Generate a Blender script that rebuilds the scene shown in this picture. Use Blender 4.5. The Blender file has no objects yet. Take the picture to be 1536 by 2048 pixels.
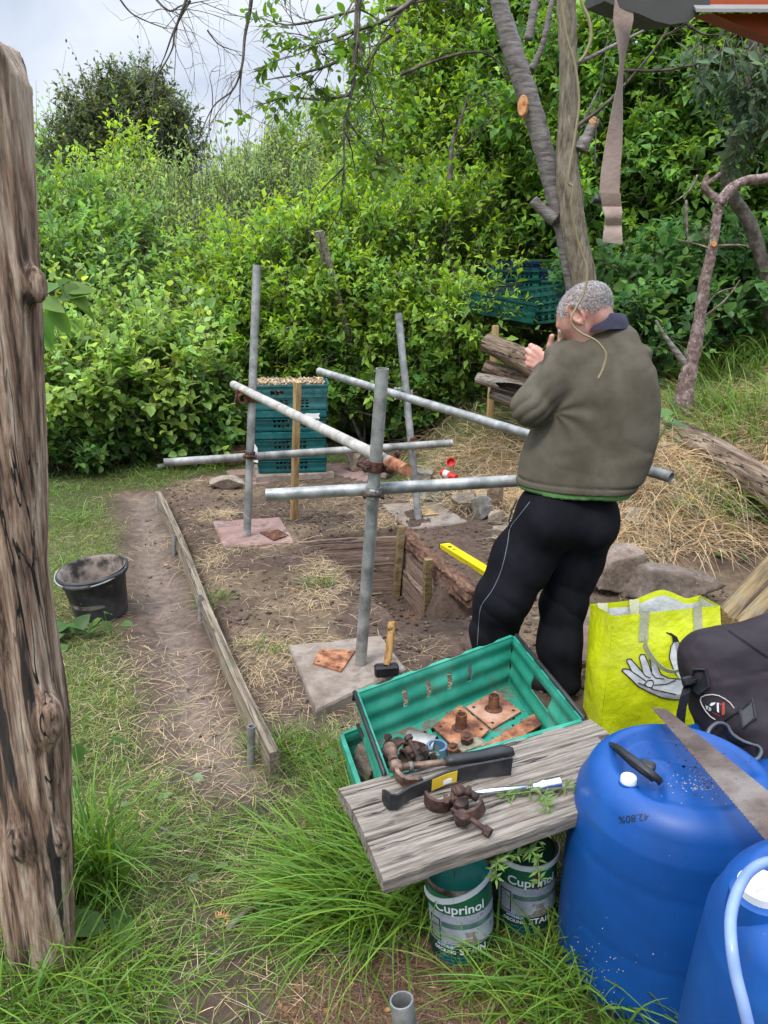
import bpy, math, random
import numpy as np
from mathutils import Vector, Matrix
R = math.radians
scene = bpy.context.scene
C = scene.collection
rnd = random.Random(7)
rng = np.random.default_rng(11)
# ---------------------------------------------------------------- camera, sky, sun, exposure
cd = bpy.data.cameras.new('camera'); cam = bpy.data.objects.new('camera', cd); C.objects.link(cam)
cam.location = (0, 0, 1.6); cam.rotation_euler = (R(90 - 17), 0, 0)
cd.sensor_fit = 'VERTICAL'; cd.sensor_height = 36; cd.lens = 18 * 1538 / 1024
cd.clip_start = 0.05; cd.clip_end = 1500
scene.camera = cam
SUN_EL, SUN_AZ = 58, 215
w = bpy.data.worlds.new('World'); scene.world = w; w.use_nodes = True
nt = w.node_tree; nt.nodes.clear()
wo = nt.nodes.new('ShaderNodeOutputWorld'); bg = nt.nodes.new('ShaderNodeBackground')
sky = nt.nodes.new('ShaderNodeTexSky'); sky.sky_type = 'NISHITA'; sky.sun_disc = False
sky.sun_elevation = R(SUN_EL); sky.sun_rotation = R(SUN_AZ); sky.air_density = 1.0; sky.dust_density = 2.0
tc = nt.nodes.new('ShaderNodeTexCoord'); mp = nt.nodes.new('ShaderNodeMapping')
mp.inputs['Scale'].default_value = (1.0, 1.0, 2.6)
n1 = nt.nodes.new('ShaderNodeTexNoise'); n1.inputs['Scale'].default_value = 2.1; n1.inputs['Detail'].default_value = 7; n1.inputs['Roughness'].default_value = .52
n1.inputs['Distortion'].default_value = .6
cr = nt.nodes.new('ShaderNodeValToRGB')
cr.color_ramp.elements[0].position = .36; cr.color_ramp.elements[0].color = (4.3, 5.1, 6.7, 1)
cr.color_ramp.elements[1].position = .66; cr.color_ramp.elements[1].color = (7.8, 8.4, 9.3, 1)
cr2 = nt.nodes.new('ShaderNodeValToRGB'); cr2.color_ramp.elements[0].position = .30; cr2.color_ramp.elements[1].position = .42
mx = nt.nodes.new('ShaderNodeMix'); mx.data_type = 'RGBA'
L = nt.links.new
L(tc.outputs['Generated'], mp.inputs['Vector']); L(mp.outputs[0], n1.inputs['Vector']); L(n1.outputs['Fac'], cr.inputs[0]); L(n1.outputs['Fac'], cr2.inputs[0])
L(cr2.outputs['Color'], mx.inputs['Factor']); L(sky.outputs[0], mx.inputs['A']); L(cr.outputs['Color'], mx.inputs['B'])
# an overcast sky is about three times as bright overhead as at the horizon
sx_ = nt.nodes.new('ShaderNodeSeparateXYZ'); L(tc.outputs['Generated'], sx_.inputs[0]); mrz = nt.nodes.new('ShaderNodeMapRange')
mrz.inputs['From Min'].default_value = .28; mrz.inputs['From Max'].default_value = 1; mrz.inputs['To Min'].default_value = 1; mrz.inputs['To Max'].default_value = 4.4
vm = nt.nodes.new('ShaderNodeVectorMath'); vm.operation = 'SCALE'; L(sx_.outputs['Z'], mrz.inputs['Value']); L(mx.outputs['Result'], vm.inputs[0]); L(mrz.outputs[0], vm.inputs['Scale'])
L(vm.outputs[0], bg.inputs['Color']); bg.inputs['Strength'].default_value = .07
L(bg.outputs[0], wo.inputs['Surface'])
sd = bpy.data.lights.new('sun', 'SUN'); sun = bpy.data.objects.new('sun', sd); C.objects.link(sun)
sd.energy = 1.5; sd.angle = R(12); sd.color = (1, .96, .9)
el, az = R(SUN_EL), R(SUN_AZ)
sdir = Vector((math.sin(az) * math.cos(el), math.cos(az) * math.cos(el), math.sin(el)))
sun.rotation_euler = sdir.to_track_quat('Z', 'Y').to_euler()
scene.view_settings.view_transform = 'Standard'; scene.view_settings.look = 'None'
scene.view_settings.exposure = 0.75; scene.view_settings.gamma = 1
scene.cycles.max_bounces = 6; scene.cycles.transparent_max_bounces = 6; scene.cycles.diffuse_bounces = 3
scene.cycles.glossy_bounces = 2; scene.cycles.transmission_bounces = 3; scene.cycles.caustics_reflective = False

# ---------------------------------------------------------------- helpers
F_, CT, ST = 1538., math.cos(R(17)), math.sin(R(17))
def ray(px, py):
    u = (px - 768) / F_; v = (1024 - py) / F_
    return (u, CT + v * ST, -ST + v * CT)
def G(px, py, z=0.):
    d = ray(px, py); t = (z - 1.6) / d[2]; return Vector((d[0] * t, d[1] * t, z))
def P(px, py, Y):
    d = ray(px, py); t = Y / d[1]; return Vector((d[0] * t, Y, 1.6 + d[2] * t))
def _h(ix, iy, iz, s):
    n = (ix * 374761393 + iy * 668265263 + iz * 2147483647 + s * 974711) & 0xffffffff
    n = ((n ^ (n >> 13)) * 1274126177) & 0xffffffff
    return ((n ^ (n >> 16)) & 0xffffff) / float(0xffffff)
def vn(p, s=0):
    p = np.asarray(p, float); i = np.floor(p).astype(np.int64); f = p - i; f = f * f * (3 - 2 * f); r = 0
    for a in (0, 1):
        for b in (0, 1):
            for c in (0, 1):
                wgt = (f[..., 0] if a else 1 - f[..., 0]) * (f[..., 1] if b else 1 - f[..., 1]) * (f[..., 2] if c else 1 - f[..., 2])
                r = r + wgt * _h(i[..., 0] + a, i[..., 1] + b, i[..., 2] + c, s)
    return r
def fbm(p, o=4, s=0, g=.5):
    p = np.asarray(p, float); r = 0; a = 1; t = 0
    for k in range(o):
        r = r + a * vn(p * 2 ** k, s + k * 17); t += a; a *= g
    return r / t - .5
def fb2(x, y, sc, o=4, s=0):
    x, y = np.broadcast_arrays(np.asarray(x, float), np.asarray(y, float))
    return fbm(np.stack([x * sc, y * sc, x * 0 + .37], -1), o, s)
def sst(a, b, x):
    t = np.clip((x - a) / (b - a), 0, 1); return t * t * (3 - 2 * t)
def nrm(v):
    return v / np.maximum(np.linalg.norm(v, axis=-1, keepdims=True), 1e-9)
class MB:
    def __init__(s): s.v = []; s.f = []; s.m = []
    def add(s, vs, fs, mi=0):
        o = len(s.v); s.v += [tuple(x) for x in vs]; s.f += [tuple(i + o for i in f) for f in fs]; s.m += [mi] * len(fs); return s
    def box(s, c, d, rot=None, mi=0, bev=0.):
        c = Vector(c); hx, hy, hz = d[0] / 2, d[1] / 2, d[2] / 2; M = rot if rot is not None else Matrix.Identity(3)
        if bev > 0:
            b = min(bev, hx * .9, hy * .9, hz * .9); vs = []; 
            for (z, k) in ((-hz, b), (-hz + b, 0), (hz - b, 0), (hz, b)):
                for (sx, sy) in ((-1, -1), (1, -1), (1, 1), (-1, 1)):
                    X, Y = hx - k, hy - k
                    e = b if k == 0 else b * .6
                    for q in ((0, 1) if sx * sy > 0 else (1, 0)):
                        vs.append((sx * (X - (e if q else 0)), sy * (Y - (0 if q else e)), z))
            # order corners consistently
            rows = []
            for r in range(4):
                row = vs[r * 8:r * 8 + 8]; row = sorted(row, key=lambda p: math.atan2(p[1] / hy, p[0] / hx)); rows += row
            fs = [tuple(range(7, -1, -1)), tuple(range(24, 32))]
            for r in range(3):
                for i in range(8):
                    j = (i + 1) % 8; fs.append((r * 8 + i, r * 8 + j, r * 8 + 8 + j, r * 8 + 8 + i))
            return s.add([c + M @ Vector(p) for p in rows], fs, mi)
        vs = [c + M @ Vector((x * hx, y * hy, z * hz)) for z in (-1, 1) for (x, y) in ((-1, -1), (1, -1), (1, 1), (-1, 1))]
        return s.add(vs, [(3, 2, 1, 0), (4, 5, 6, 7), (0, 1, 5, 4), (1, 2, 6, 5), (2, 3, 7, 6), (3, 0, 4, 7)], mi)
    def tube(s, pts, r, n=10, cap=True, mi=0, flat=1., twist=0., ref=None):
        pts = [Vector(p) for p in pts]; k = len(pts); rs = r if isinstance(r, (list, tuple)) else [r] * k
        t0 = (pts[1] - pts[0]).normalized(); up = Vector(ref) if ref is not None else (Vector((0, 0, 1)) if abs(t0.z) < .9 else Vector((1, 0, 0)))
        a = t0.cross(up).normalized(); vs = []
        for i, p in enumerate(pts):
            t = (pts[min(i + 1, k - 1)] - pts[max(i - 1, 0)]).normalized()
            a = (a - t * a.dot(t)).normalized(); b = t.cross(a)
            for j in range(n):
                q = 2 * math.pi * j / n + twist * i
                vs.append(p + a * (math.cos(q) * rs[i]) + b * (math.sin(q) * rs[i] * flat))
        fs = [(i * n + j, i * n + (j + 1) % n, (i + 1) * n + (j + 1) % n, (i + 1) * n + j) for i in range(k - 1) for j in range(n)]
        if cap: fs += [tuple(range(n - 1, -1, -1)), tuple(range((k - 1) * n, k * n))]
        return s.add(vs, fs, mi)
    def cyl(s, a, b, r, n=16, mi=0): return s.tube([a, b], r, n, True, mi)
    def lathe(s, prof, c=(0, 0, 0), n=32, mi=0, capb=False, capt=False):
        c = Vector(c); vs = [c + Vector((r * math.cos(2 * math.pi * j / n), r * math.sin(2 * math.pi * j / n), z)) for r, z in prof for j in range(n)]
        fs = [(i * n + j, i * n + (j + 1) % n, (i + 1) * n + (j + 1) % n, (i + 1) * n + j) for i in range(len(prof) - 1) for j in range(n)]
        if capb: fs.append(tuple(range(n - 1, -1, -1)))
        if capt: fs.append(tuple(range((len(prof) - 1) * n, len(prof) * n)))
        return s.add(vs, fs, mi)
    def prism(s, poly, z0, z1, M=None, mi=0):
        n = len(poly); f = (lambda v: M @ Vector(v)) if M is not None else Vector
        vs = [f((x, y, z)) for z in (z0, z1) for x, y in poly]
        return s.add(vs, [tuple(range(n - 1, -1, -1)), tuple(range(n, 2 * n))] + [(i, (i + 1) % n, n + (i + 1) % n, n + i) for i in range(n)], mi)
def link(name, me, mats, parent=None, smooth=False):
    o = bpy.data.objects.new(name, me); C.objects.link(o)
    for m in (mats if isinstance(mats, (list, tuple)) else [mats]): me.materials.append(m)
    if parent is not None:
        o.parent = parent
    return o
def ob(name, mb, mats, parent=None, smooth=False, world=False, auto=None):
    me = bpy.data.meshes.new(name); me.from_pydata(mb.v, [], mb.f); 
    if any(mb.m): me.polygons.foreach_set('material_index', mb.m)
    me.validate()
    o = link(name, me, mats, parent)
    if world and parent is not None: o.matrix_local = parent_world(parent).inverted()
    if smooth:
        me.polygons.foreach_set('use_smooth', [True] * len(me.polygons))
        if auto: me.set_sharp_from_angle(angle=R(auto))
    me.update(); return o
def parent_world(p):
    M = p.matrix_basis.copy()
    return parent_world(p.parent) @ M if p.parent else M
def tag(o, label, cat, group=None, kind=None):
    if label: o['label'] = label
    if cat: o['category'] = cat
    if group: o['group'] = group
    if kind: o['kind'] = kind
    return o
def thing(name, label, cat, loc=(0, 0, 0), rz=0., group=None, rot=None):
    o = bpy.data.objects.new(name, None); C.objects.link(o); o.location = loc
    o.rotation_euler = rot if rot is not None else (0, 0, rz); o.empty_display_size = .1
    return tag(o, label, cat, group)
def kids(o): return [x for x in bpy.data.objects if x.parent == o]
def dup(o, loc, rot=None, label=None, parent=None):
    c = o.copy(); C.objects.link(c); c.parent = parent
    if loc is not None: c.location = loc
    if rot is not None: c.rotation_euler = rot
    if label: c['label'] = label
    for k in kids(o):
        d = dup(k, None, None, None, c); d.parent = c
    return c
def npmesh(name, V, Fq, mats, parent=None, cols=None, smooth=False, world=False):
    V = np.asarray(V, np.float32); Fq = np.asarray(Fq, np.int32); me = bpy.data.meshes.new(name)
    k = Fq.shape[1]; me.vertices.add(len(V)); me.vertices.foreach_set('co', V.ravel())
    me.loops.add(Fq.size); me.loops.foreach_set('vertex_index', Fq.ravel())
    me.polygons.add(len(Fq)); me.polygons.foreach_set('loop_start', np.arange(0, Fq.size, k, dtype=np.int32))
    if smooth: me.polygons.foreach_set('use_smooth', np.ones(len(Fq), bool))
    if cols is not None:
        a = me.color_attributes.new('Col', 'FLOAT_COLOR', 'POINT')
        cc = np.ones((len(V), 4), np.float32); cc[:, :cols.shape[1]] = cols; a.data.foreach_set('color', cc.ravel())
    me.update(calc_edges=True)
    o = link(name, me, mats, parent)
    if world and parent is not None: o.matrix_local = parent_world(parent).inverted()
    return o
def snet(f, lo, hi, h):
    lo = np.array(lo, float); hi = np.array(hi, float); n = np.ceil((hi - lo) / h).astype(int) + 1
    ax = [lo[i] + h * np.arange(n[i]) for i in range(3)]
    g = np.stack(np.meshgrid(*ax, indexing='ij'), -1); v = f(g.reshape(-1, 3)).reshape(n)
    s = v < 0; c = n - 1; acc = np.zeros((*c, 3)); cnt = np.zeros(c)
    def sl(a, o): return a[o[0]:o[0] + c[0], o[1]:o[1] + c[1], o[2]:o[2] + c[2]]
    offs = [(a, b, d) for a in (0, 1) for b in (0, 1) for d in (0, 1)]
    for o in offs:
        for k in range(3):
            if o[k] == 0:
                q = list(o); q[k] = 1
                va, vb = sl(v, o), sl(v, q); cr_ = (va < 0) != (vb < 0)
                t = np.where(cr_, va / np.where(cr_, va - vb, 1), 0)
                for j in range(3):
                    acc[..., j] += np.where(cr_, o[j] + (t if j == k else 0), 0)
                cnt += cr_
    m = cnt > 0; idx = -np.ones(c, int); idx[m] = np.arange(m.sum())
    cell = np.stack(np.nonzero(m), -1); V = lo + h * (cell + acc[m] / cnt[m][:, None]); Fs = []
    for k in range(3):
        a, b = [(1, 2), (2, 0), (0, 1)][k]
        s0 = [slice(1, c[i]) for i in range(3)]; s0[k] = slice(0, c[k]); s1 = list(s0); s1[k] = slice(1, c[k] + 1)
        A, B = s[tuple(s0)], s[tuple(s1)]
        for (w_, flip) in ((A & ~B, False), (~A & B, True)):
            e = np.stack(np.nonzero(w_), -1)
            for i in range(3): e[:, i] += (0 if i == k else 1)
            if not len(e): continue
            def cid(da, db):
                q = e.copy(); q[:, a] += da; q[:, b] += db; return idx[q[:, 0], q[:, 1], q[:, 2]]
            q = np.stack([cid(-1, -1), cid(0, -1), cid(0, 0), cid(-1, 0)], -1)
            Fs.append(q[:, ::-1] if flip else q)
    return V, np.concatenate(Fs)
def smin(a, b, k): 
    h = np.clip(.5 + .5 * (b - a) / k, 0, 1); return b * (1 - h) + a * h - k * h * (1 - h)
def cone(p, a, b, ra, rb):
    a = np.array(a, float); b = np.array(b, float); d = b - a; t = np.clip(((p - a) @ d) / (d @ d), 0, 1)
    return np.linalg.norm(p - a - t[:, None] * d, axis=1) - (ra + (rb - ra) * t)
def ell(p, c, r, M=None):
    q = p - np.array(c, float)
    if M is not None: q = q @ np.array(M)
    r = np.array(r, float); k0 = np.linalg.norm(q / r, axis=1); k1 = np.linalg.norm(q / (r * r), axis=1)
    return k0 * (k0 - 1) / np.maximum(k1, 1e-9)
# ---------------------------------------------------------------- materials
def mat(name, c1, c2=None, c3=None, scale=6., stretch=(1, 1, 1), detail=6, nr=.6, lo=.35, hi=.65, rough=.75, metal=0., bump=.3, bscale=None, bstr=None, bdist=.004,
        spot=None, spec=.4, dist=0., attr=False, spot2=None, rvar=0., crack=None, fine=0.):
    m = bpy.data.materials.new(name); m.use_nodes = True; t = m.node_tree; N = t.nodes; l = t.links.new
    pb = N['Principled BSDF']; pb.inputs['Roughness'].default_value = rough; pb.inputs['Metallic'].default_value = metal
    pb.inputs['Specular IOR Level'].default_value = spec
    c2 = c2 or c1; tcn = N.new('ShaderNodeTexCoord'); mpn = N.new('ShaderNodeMapping'); mpn.inputs['Scale'].default_value = stretch
    l(tcn.outputs['Object'], mpn.inputs['Vector'])
    def noise(sc, vec=mpn, de=detail, ro=nr):
        n = N.new('ShaderNodeTexNoise'); n.inputs['Scale'].default_value = sc; n.inputs['Detail'].default_value = de; n.inputs['Roughness'].default_value = ro
        n.inputs['Distortion'].default_value = dist; l(vec.outputs[0 if vec is mpn else 'Object'], n.inputs['Vector']); return n
    nz = noise(scale); rp = N.new('ShaderNodeValToRGB'); l(nz.outputs['Fac'], rp.inputs[0]); e = rp.color_ramp.elements
    e[0].position = lo; e[0].color = (*c1, 1); e[1].position = hi; e[1].color = (*(c3 or c2), 1)
    if c3: q = e.new((lo + hi) / 2); q.color = (*c2, 1)
    col = rp.outputs['Color']
    for k, sp in enumerate((spot, spot2)):
        if sp:
            sc_, thr, cc = sp[:3]; sn = noise(sc_, mpn if len(sp) > 4 else tcn, 5, .65); r2 = N.new('ShaderNodeValToRGB'); l(sn.outputs['Fac'], r2.inputs[0])
            r2.color_ramp.elements[0].position = thr; r2.color_ramp.elements[1].position = min(1, thr + (sp[3] if len(sp) > 3 else .05))
            mxn = N.new('ShaderNodeMix'); mxn.data_type = 'RGBA'; l(r2.outputs['Color'], mxn.inputs['Factor']); l(col, mxn.inputs['A']); mxn.inputs['B'].default_value = (*cc, 1); col = mxn.outputs['Result']
    ckh = None
    if fine:
        fn = noise(scale * 5.3, mpn, 4, .6); fr = N.new('ShaderNodeMapRange'); fr.inputs['From Min'].default_value = .3; fr.inputs['From Max'].default_value = .7; fr.inputs['To Min'].default_value = 1 - fine; fr.inputs['To Max'].default_value = 1 + fine; l(fn.outputs['Fac'], fr.inputs['Value'])
        fv_ = N.new('ShaderNodeVectorMath'); fv_.operation = 'SCALE'; l(col, fv_.inputs[0]); l(fr.outputs[0], fv_.inputs['Scale']); col = fv_.outputs[0]
    if crack:
        kn = noise(crack[0], mpn, 3, .5); s1 = N.new('ShaderNodeMath'); s1.operation = 'SUBTRACT'; s1.inputs[1].default_value = .5; l(kn.outputs['Fac'], s1.inputs[0]); s2 = N.new('ShaderNodeMath'); s2.operation = 'ABSOLUTE'; l(s1.outputs[0], s2.inputs[0])
        km = N.new('ShaderNodeMapRange'); km.inputs['From Min'].default_value = crack[1] * .35; km.inputs['From Max'].default_value = crack[1]; km.inputs['To Min'].default_value = 1; km.inputs['To Max'].default_value = 0; l(s2.outputs[0], km.inputs['Value'])
        k2 = noise(crack[0] * .5, mpn, 2, .5); k3 = N.new('ShaderNodeMapRange'); k3.inputs['From Min'].default_value = .48; k3.inputs['From Max'].default_value = .56; l(k2.outputs['Fac'], k3.inputs['Value']); k4 = N.new('ShaderNodeMath'); k4.operation = 'MULTIPLY'; l(km.outputs[0], k4.inputs[0]); l(k3.outputs[0], k4.inputs[1])
        kx = N.new('ShaderNodeMix'); kx.data_type = 'RGBA'; l(k4.outputs[0], kx.inputs['Factor']); l(col, kx.inputs['A']); kx.inputs['B'].default_value = (*crack[2], 1); col = kx.outputs['Result']; ckh = k4
    if attr:
        an = N.new('ShaderNodeVertexColor'); an.layer_name = 'Col'; mm = N.new('ShaderNodeMix'); mm.data_type = 'RGBA'; mm.blend_type = 'MULTIPLY'; mm.inputs['Factor'].default_value = 1
        l(col, mm.inputs['A']); l(an.outputs['Color'], mm.inputs['B']); col = mm.outputs['Result']
    l(col, pb.inputs['Base Color'])
    if rvar:
        mr = N.new('ShaderNodeMapRange'); mr.inputs['To Min'].default_value = rough - rvar; mr.inputs['To Max'].default_value = rough + rvar; l(nz.outputs['Fac'], mr.inputs['Value']); l(mr.outputs[0], pb.inputs['Roughness'])
    if bump:
        bn = noise(bscale or scale * 2.5); b = N.new('ShaderNodeBump'); b.inputs['Strength'].default_value = bump; b.inputs['Distance'].default_value = bdist
        hh = bn.outputs['Fac']
        if ckh: hs_ = N.new('ShaderNodeMath'); hs_.operation = 'SUBTRACT'; l(hh, hs_.inputs[0]); l(ckh.outputs[0], hs_.inputs[1]); hh = hs_.outputs[0]
        l(hh, b.inputs['Height']); l(b.outputs[0], pb.inputs['Normal'])
    return m
def leafmat(name, rough=.48, trans=.42, spec=.32):
    m = bpy.data.materials.new(name); m.use_nodes = True; t = m.node_tree; N = t.nodes; l = t.links.new
    pb = N['Principled BSDF']; pb.inputs['Roughness'].default_value = rough; pb.inputs['Specular IOR Level'].default_value = spec
    an = N.new('ShaderNodeVertexColor'); an.layer_name = 'Col'; tr = N.new('ShaderNodeBsdfTranslucent'); hs = N.new('ShaderNodeHueSaturation')
    hs.inputs['Hue'].default_value = .485; hs.inputs['Saturation'].default_value = 1.1; hs.inputs['Value'].default_value = 1.7
    ms = N.new('ShaderNodeMixShader'); ms.inputs[0].default_value = trans
    l(an.outputs['Color'], pb.inputs['Base Color']); l(an.outputs['Color'], hs.inputs['Color']); l(hs.outputs[0], tr.inputs['Color'])
    l(pb.outputs[0], ms.inputs[1]); l(tr.outputs[0], ms.inputs[2]); l(ms.outputs[0], N['Material Output'].inputs['Surface']); return m
M_leaf = leafmat('leaf'); M_grass = leafmat('grass_blade', .5, .3, .3); M_straw = leafmat('straw', .7, .15, .2)
M_galv = mat('galvanised steel', (.20, .205, .195), (.32, .32, .305), (.45, .445, .42), scale=14, detail=8, rough=.5, metal=.55, bump=.25, bscale=60, rvar=.12, spot=(9, .62, (.30, .26, .22), .12), spot2=(90, .66, (.16, .14, .13), .05))
M_galvd = mat('weathered galvanised steel', (.15, .145, .13), (.26, .25, .23), (.40, .385, .35), scale=12, stretch=(1, 1, .4), detail=8, rough=.6, metal=.35, bump=.3, bscale=60, spot=(14, .60, (.45, .40, .34), .1))
M_rust = mat('rusty iron', (.035, .018, .014), (.10, .040, .024), (.22, .085, .035), scale=30, rough=.85, metal=.15, bump=.6, bscale=90)
M_rustd = mat('dark rusty iron', (.028, .018, .016), (.065, .036, .028), (.12, .065, .045), scale=26, rough=.7, metal=.35, bump=.5, bscale=90)
M_rusto = mat('orange rust', (.09, .035, .02), (.27, .10, .045), (.42, .20, .10), scale=20, detail=9, rough=.85, bump=.4, bscale=90, spot=(60, .60, (.07, .03, .02), .06))
M_rustp = mat('pink rusted plate', (.16, .06, .04), (.36, .17, .10), (.45, .27, .19), scale=14, detail=9, rough=.85, bump=.3, bscale=90, spot=(40, .63, (.10, .05, .03), .06))
M_dark = mat('dark inside', (.02, .018, .016), rough=.9, bump=0)
M_slabg = mat('grey concrete slab', (.145, .108, .082), (.24, .19, .15), (.30, .25, .205), scale=7, detail=10, nr=.7, rough=.95, bump=.7, bscale=60, bdist=.003, spot=(9, .55, (.11, .08, .06), .16), spot2=(120, .66, (.36, .33, .30), .05))
M_slabp = mat('pink concrete slab', (.18, .105, .085), (.27, .165, .14), (.32, .21, .185), scale=7, detail=10, nr=.7, rough=.95, bump=.7, bscale=60, bdist=.003, spot=(8, .56, (.13, .095, .075), .10), spot2=(130, .66, (.5, .42, .40), .05))
M_stone = mat('rubble stone', (.115, .098, .078), (.235, .205, .168), (.38, .345, .295), scale=9, detail=12, nr=.75, rough=.95, bump=1., bscale=28, bdist=.012, spot=(60, .62, (.46, .43, .40), .06), attr=True)
M_sawn = mat('sawn pine', (.26, .155, .060), (.40, .26, .11), (.50, .36, .18), scale=4, stretch=(9, 9, .8), detail=7, rough=.75, bump=.3, bscale=20, spot=(14, .66, (.17, .10, .05), .08), fine=.15)
M_timb = mat('treated timber', (.07, .046, .022), (.185, .125, .055), (.29, .205, .095), scale=4, stretch=(.8, 20, 20), detail=8, rough=.8, bump=.4, bscale=20, spot=(5, .54, (.20, .19, .155), .2))
M_gwood = mat('grey weathered wood', (.055, .042, .032), (.20, .165, .13), (.32, .28, .235), scale=3.2, stretch=(.9, 22, 22), detail=11, nr=.72, lo=.34, hi=.62, rough=.88, bump=.9, bscale=5, bdist=.006, spot=(4, .62, (.19, .14, .10), .2), fine=.28, crack=(2.2, .018, (.02, .015, .012)))
M_edge = mat('edging board wood', (.06, .045, .03), (.18, .14, .095), (.29, .235, .165), scale=3, stretch=(.8, 24, 24), detail=10, nr=.7, lo=.36, hi=.62, rough=.9, bump=.9, bscale=5, bdist=.006, spot=(3, .60, (.10, .10, .055), .2), fine=.25, crack=(2.5, .015, (.03, .022, .016)))
M_pitw = mat('old pit plank', (.055, .036, .026), (.22, .145, .105), (.38, .29, .225), scale=3, stretch=(1.2, 24, 24), detail=10, nr=.75, lo=.38, hi=.64, rough=.9, bump=.7, bscale=8, bdist=.005, spot=(13, .68, (.42, .38, .33), .03), fine=.3, crack=(2.5, .018, (.015, .01, .008)))
M_rot = mat('rotten red wood', (.030, .016, .012), (.13, .062, .038), (.27, .16, .10), scale=20, stretch=(.6, 2, 2), detail=10, nr=.75, rough=.95, bump=1.2, bscale=40, bdist=.012)
# ---------------------------------------------------------------- ground
def inpoly(x, y, poly):
    r = np.zeros(x.shape, bool); n = len(poly)
    for i in range(n):
        x1, y1 = poly[i][:2]; x2, y2 = poly[(i + 1) % n][:2]
        c = ((y1 > y) != (y2 > y)) & (x < (x2 - x1) * (y - y1) / ((y2 - y1) or 1e-9) + x1); r ^= c
    return r
def sdp(x, y, poly):
    d = np.full(x.shape, 1e9); n = len(poly)
    for i in range(n):
        x1, y1 = poly[i][:2]; x2, y2 = poly[(i + 1) % n][:2]; dx, dy = x2 - x1, y2 - y1
        t = np.clip(((x - x1) * dx + (y - y1) * dy) / max(dx * dx + dy * dy, 1e-9), 0, 1)
        d = np.minimum(d, np.hypot(x - x1 - t * dx, y - y1 - t * dy))
    return np.where(inpoly(x, y, poly), -d, d)
def Gp(pts, z=0.): return [tuple(G(a, b, z))[:2] for a, b in pts]
PATH = Gp([(240, 985), (318, 985), (352, 1080), (402, 1250), (510, 1515), (575, 1575), (470, 1610), (360, 1540), (315, 1440), (300, 1330), (262, 1200), (255, 1080)])
BED = Gp([(322, 985), (400, 955), (690, 955), (800, 985), (1000, 1010), (1300, 1040), (1700, 1120), (1700, 1440), (1180, 1450), (700, 1490), (548, 1515)])
NEAR = Gp([(390, 1830), (470, 1850), (480, 2080), (380, 2080)])
CHIP = Gp([(560, 1990), (700, 1930), (930, 1900), (1110, 1960), (1400, 2000), (1400, 2300), (500, 2300)])
PIT = [(-.52, 4.53), (.12, 4.78), (.345, 3.93), (.62, 3.78), (.60, 3.45), (.10, 3.38), (-.02, 3.55), (-.16, 3.9), (-.30, 4.25)]
PITW = [(-.45, 5.2), (.6, 5.2), (.6, 4.05), (.22, 4.0), (-.28, 4.35)]
def hgt(x, y, fine=True):
    x = np.asarray(x, float); y = np.asarray(y, float)
    h = fb2(x, y, .7, 3, 5) * (.04 + .08 * sst(6, 9, y)) + .06 * sst(6.6, 12, y) * (y - 6)
    b1 = sst(5.7, 7.7, y + .35 * fb2(x, y, 1., 2, 9)) * sst(.1, 1.0, x) * .85          # bank behind the stones
    b2 = sst(4.05, 5.9, y + x * .12 + .3 * fb2(x, y, 1.3, 2, 3)) * sst(1.0, 1.75, x) * .62  # bank behind the big rocks
    h = h + np.maximum(b1, b2) + sst(7, 14, y) * sst(0, 4, x) * 1.2 + sst(2.0, 5, x) * .8
    h = h + .035 * sst(0, -.05, sdp(x, y, BED)) * (1 - sst(3.3, 2.6, y)) - .03 * sst(.02, -.12, sdp(x, y, PATH))
    d = sdp(x, y, PIT); h = h - .38 * np.where(inpoly(x, y, PITW), sst(.0, -.02, d), sst(.03, -.16, d)) + .0 
    if fine:
        soil = sst(.15, -.1, np.minimum(sdp(x, y, BED), sdp(x, y, PATH) + .12)); near = (y < 9)
        h = h + near * (fb2(x, y, 5, 4, 21) * .05 * (.35 + soil * .9) + soil * np.maximum(fb2(x, y, 26, 3, 4), 0) * .035)
    return h
def grid_axis(parts):
    a = []
    for lo, hi, st in parts: a += list(np.arange(lo, hi, st))
    return np.array(a + [parts[-1][1]])
gx = grid_axis([(-300, -30, 30), (-30, -6, 1.5), (-6, -2.6, .12), (-2.6, 2.6, .022), (2.6, 6, .12), (6, 30, 1.5), (30, 300, 30)])
gy = grid_axis([(-60, -4, 8), (-4, .6, .4), (.6, 4.9, .02), (4.9, 8, .05), (8, 14, .25), (14, 40, 2), (40, 400, 30)])
X, Y = np.meshgrid(gx, gy, indexing='ij'); Z = hgt(X, Y)
def grassmask(x, y):
    d = np.minimum(np.minimum(sdp(x, y, PATH), sdp(x, y, BED)), sdp(x, y, NEAR))
    m = sst(-.02, .16, d + .16 * fb2(x, y, 3.2, 3, 31)); m = m * sst(-.30, .02, fb2(x, y, 1.6, 4, 44) + .06)
    return m * sst(-.02, .1, sdp(x, y, CHIP))
BARE = Gp([(800, 1035), (1010, 1040), (1010, 1230), (930, 1230), (830, 1110)])
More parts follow.
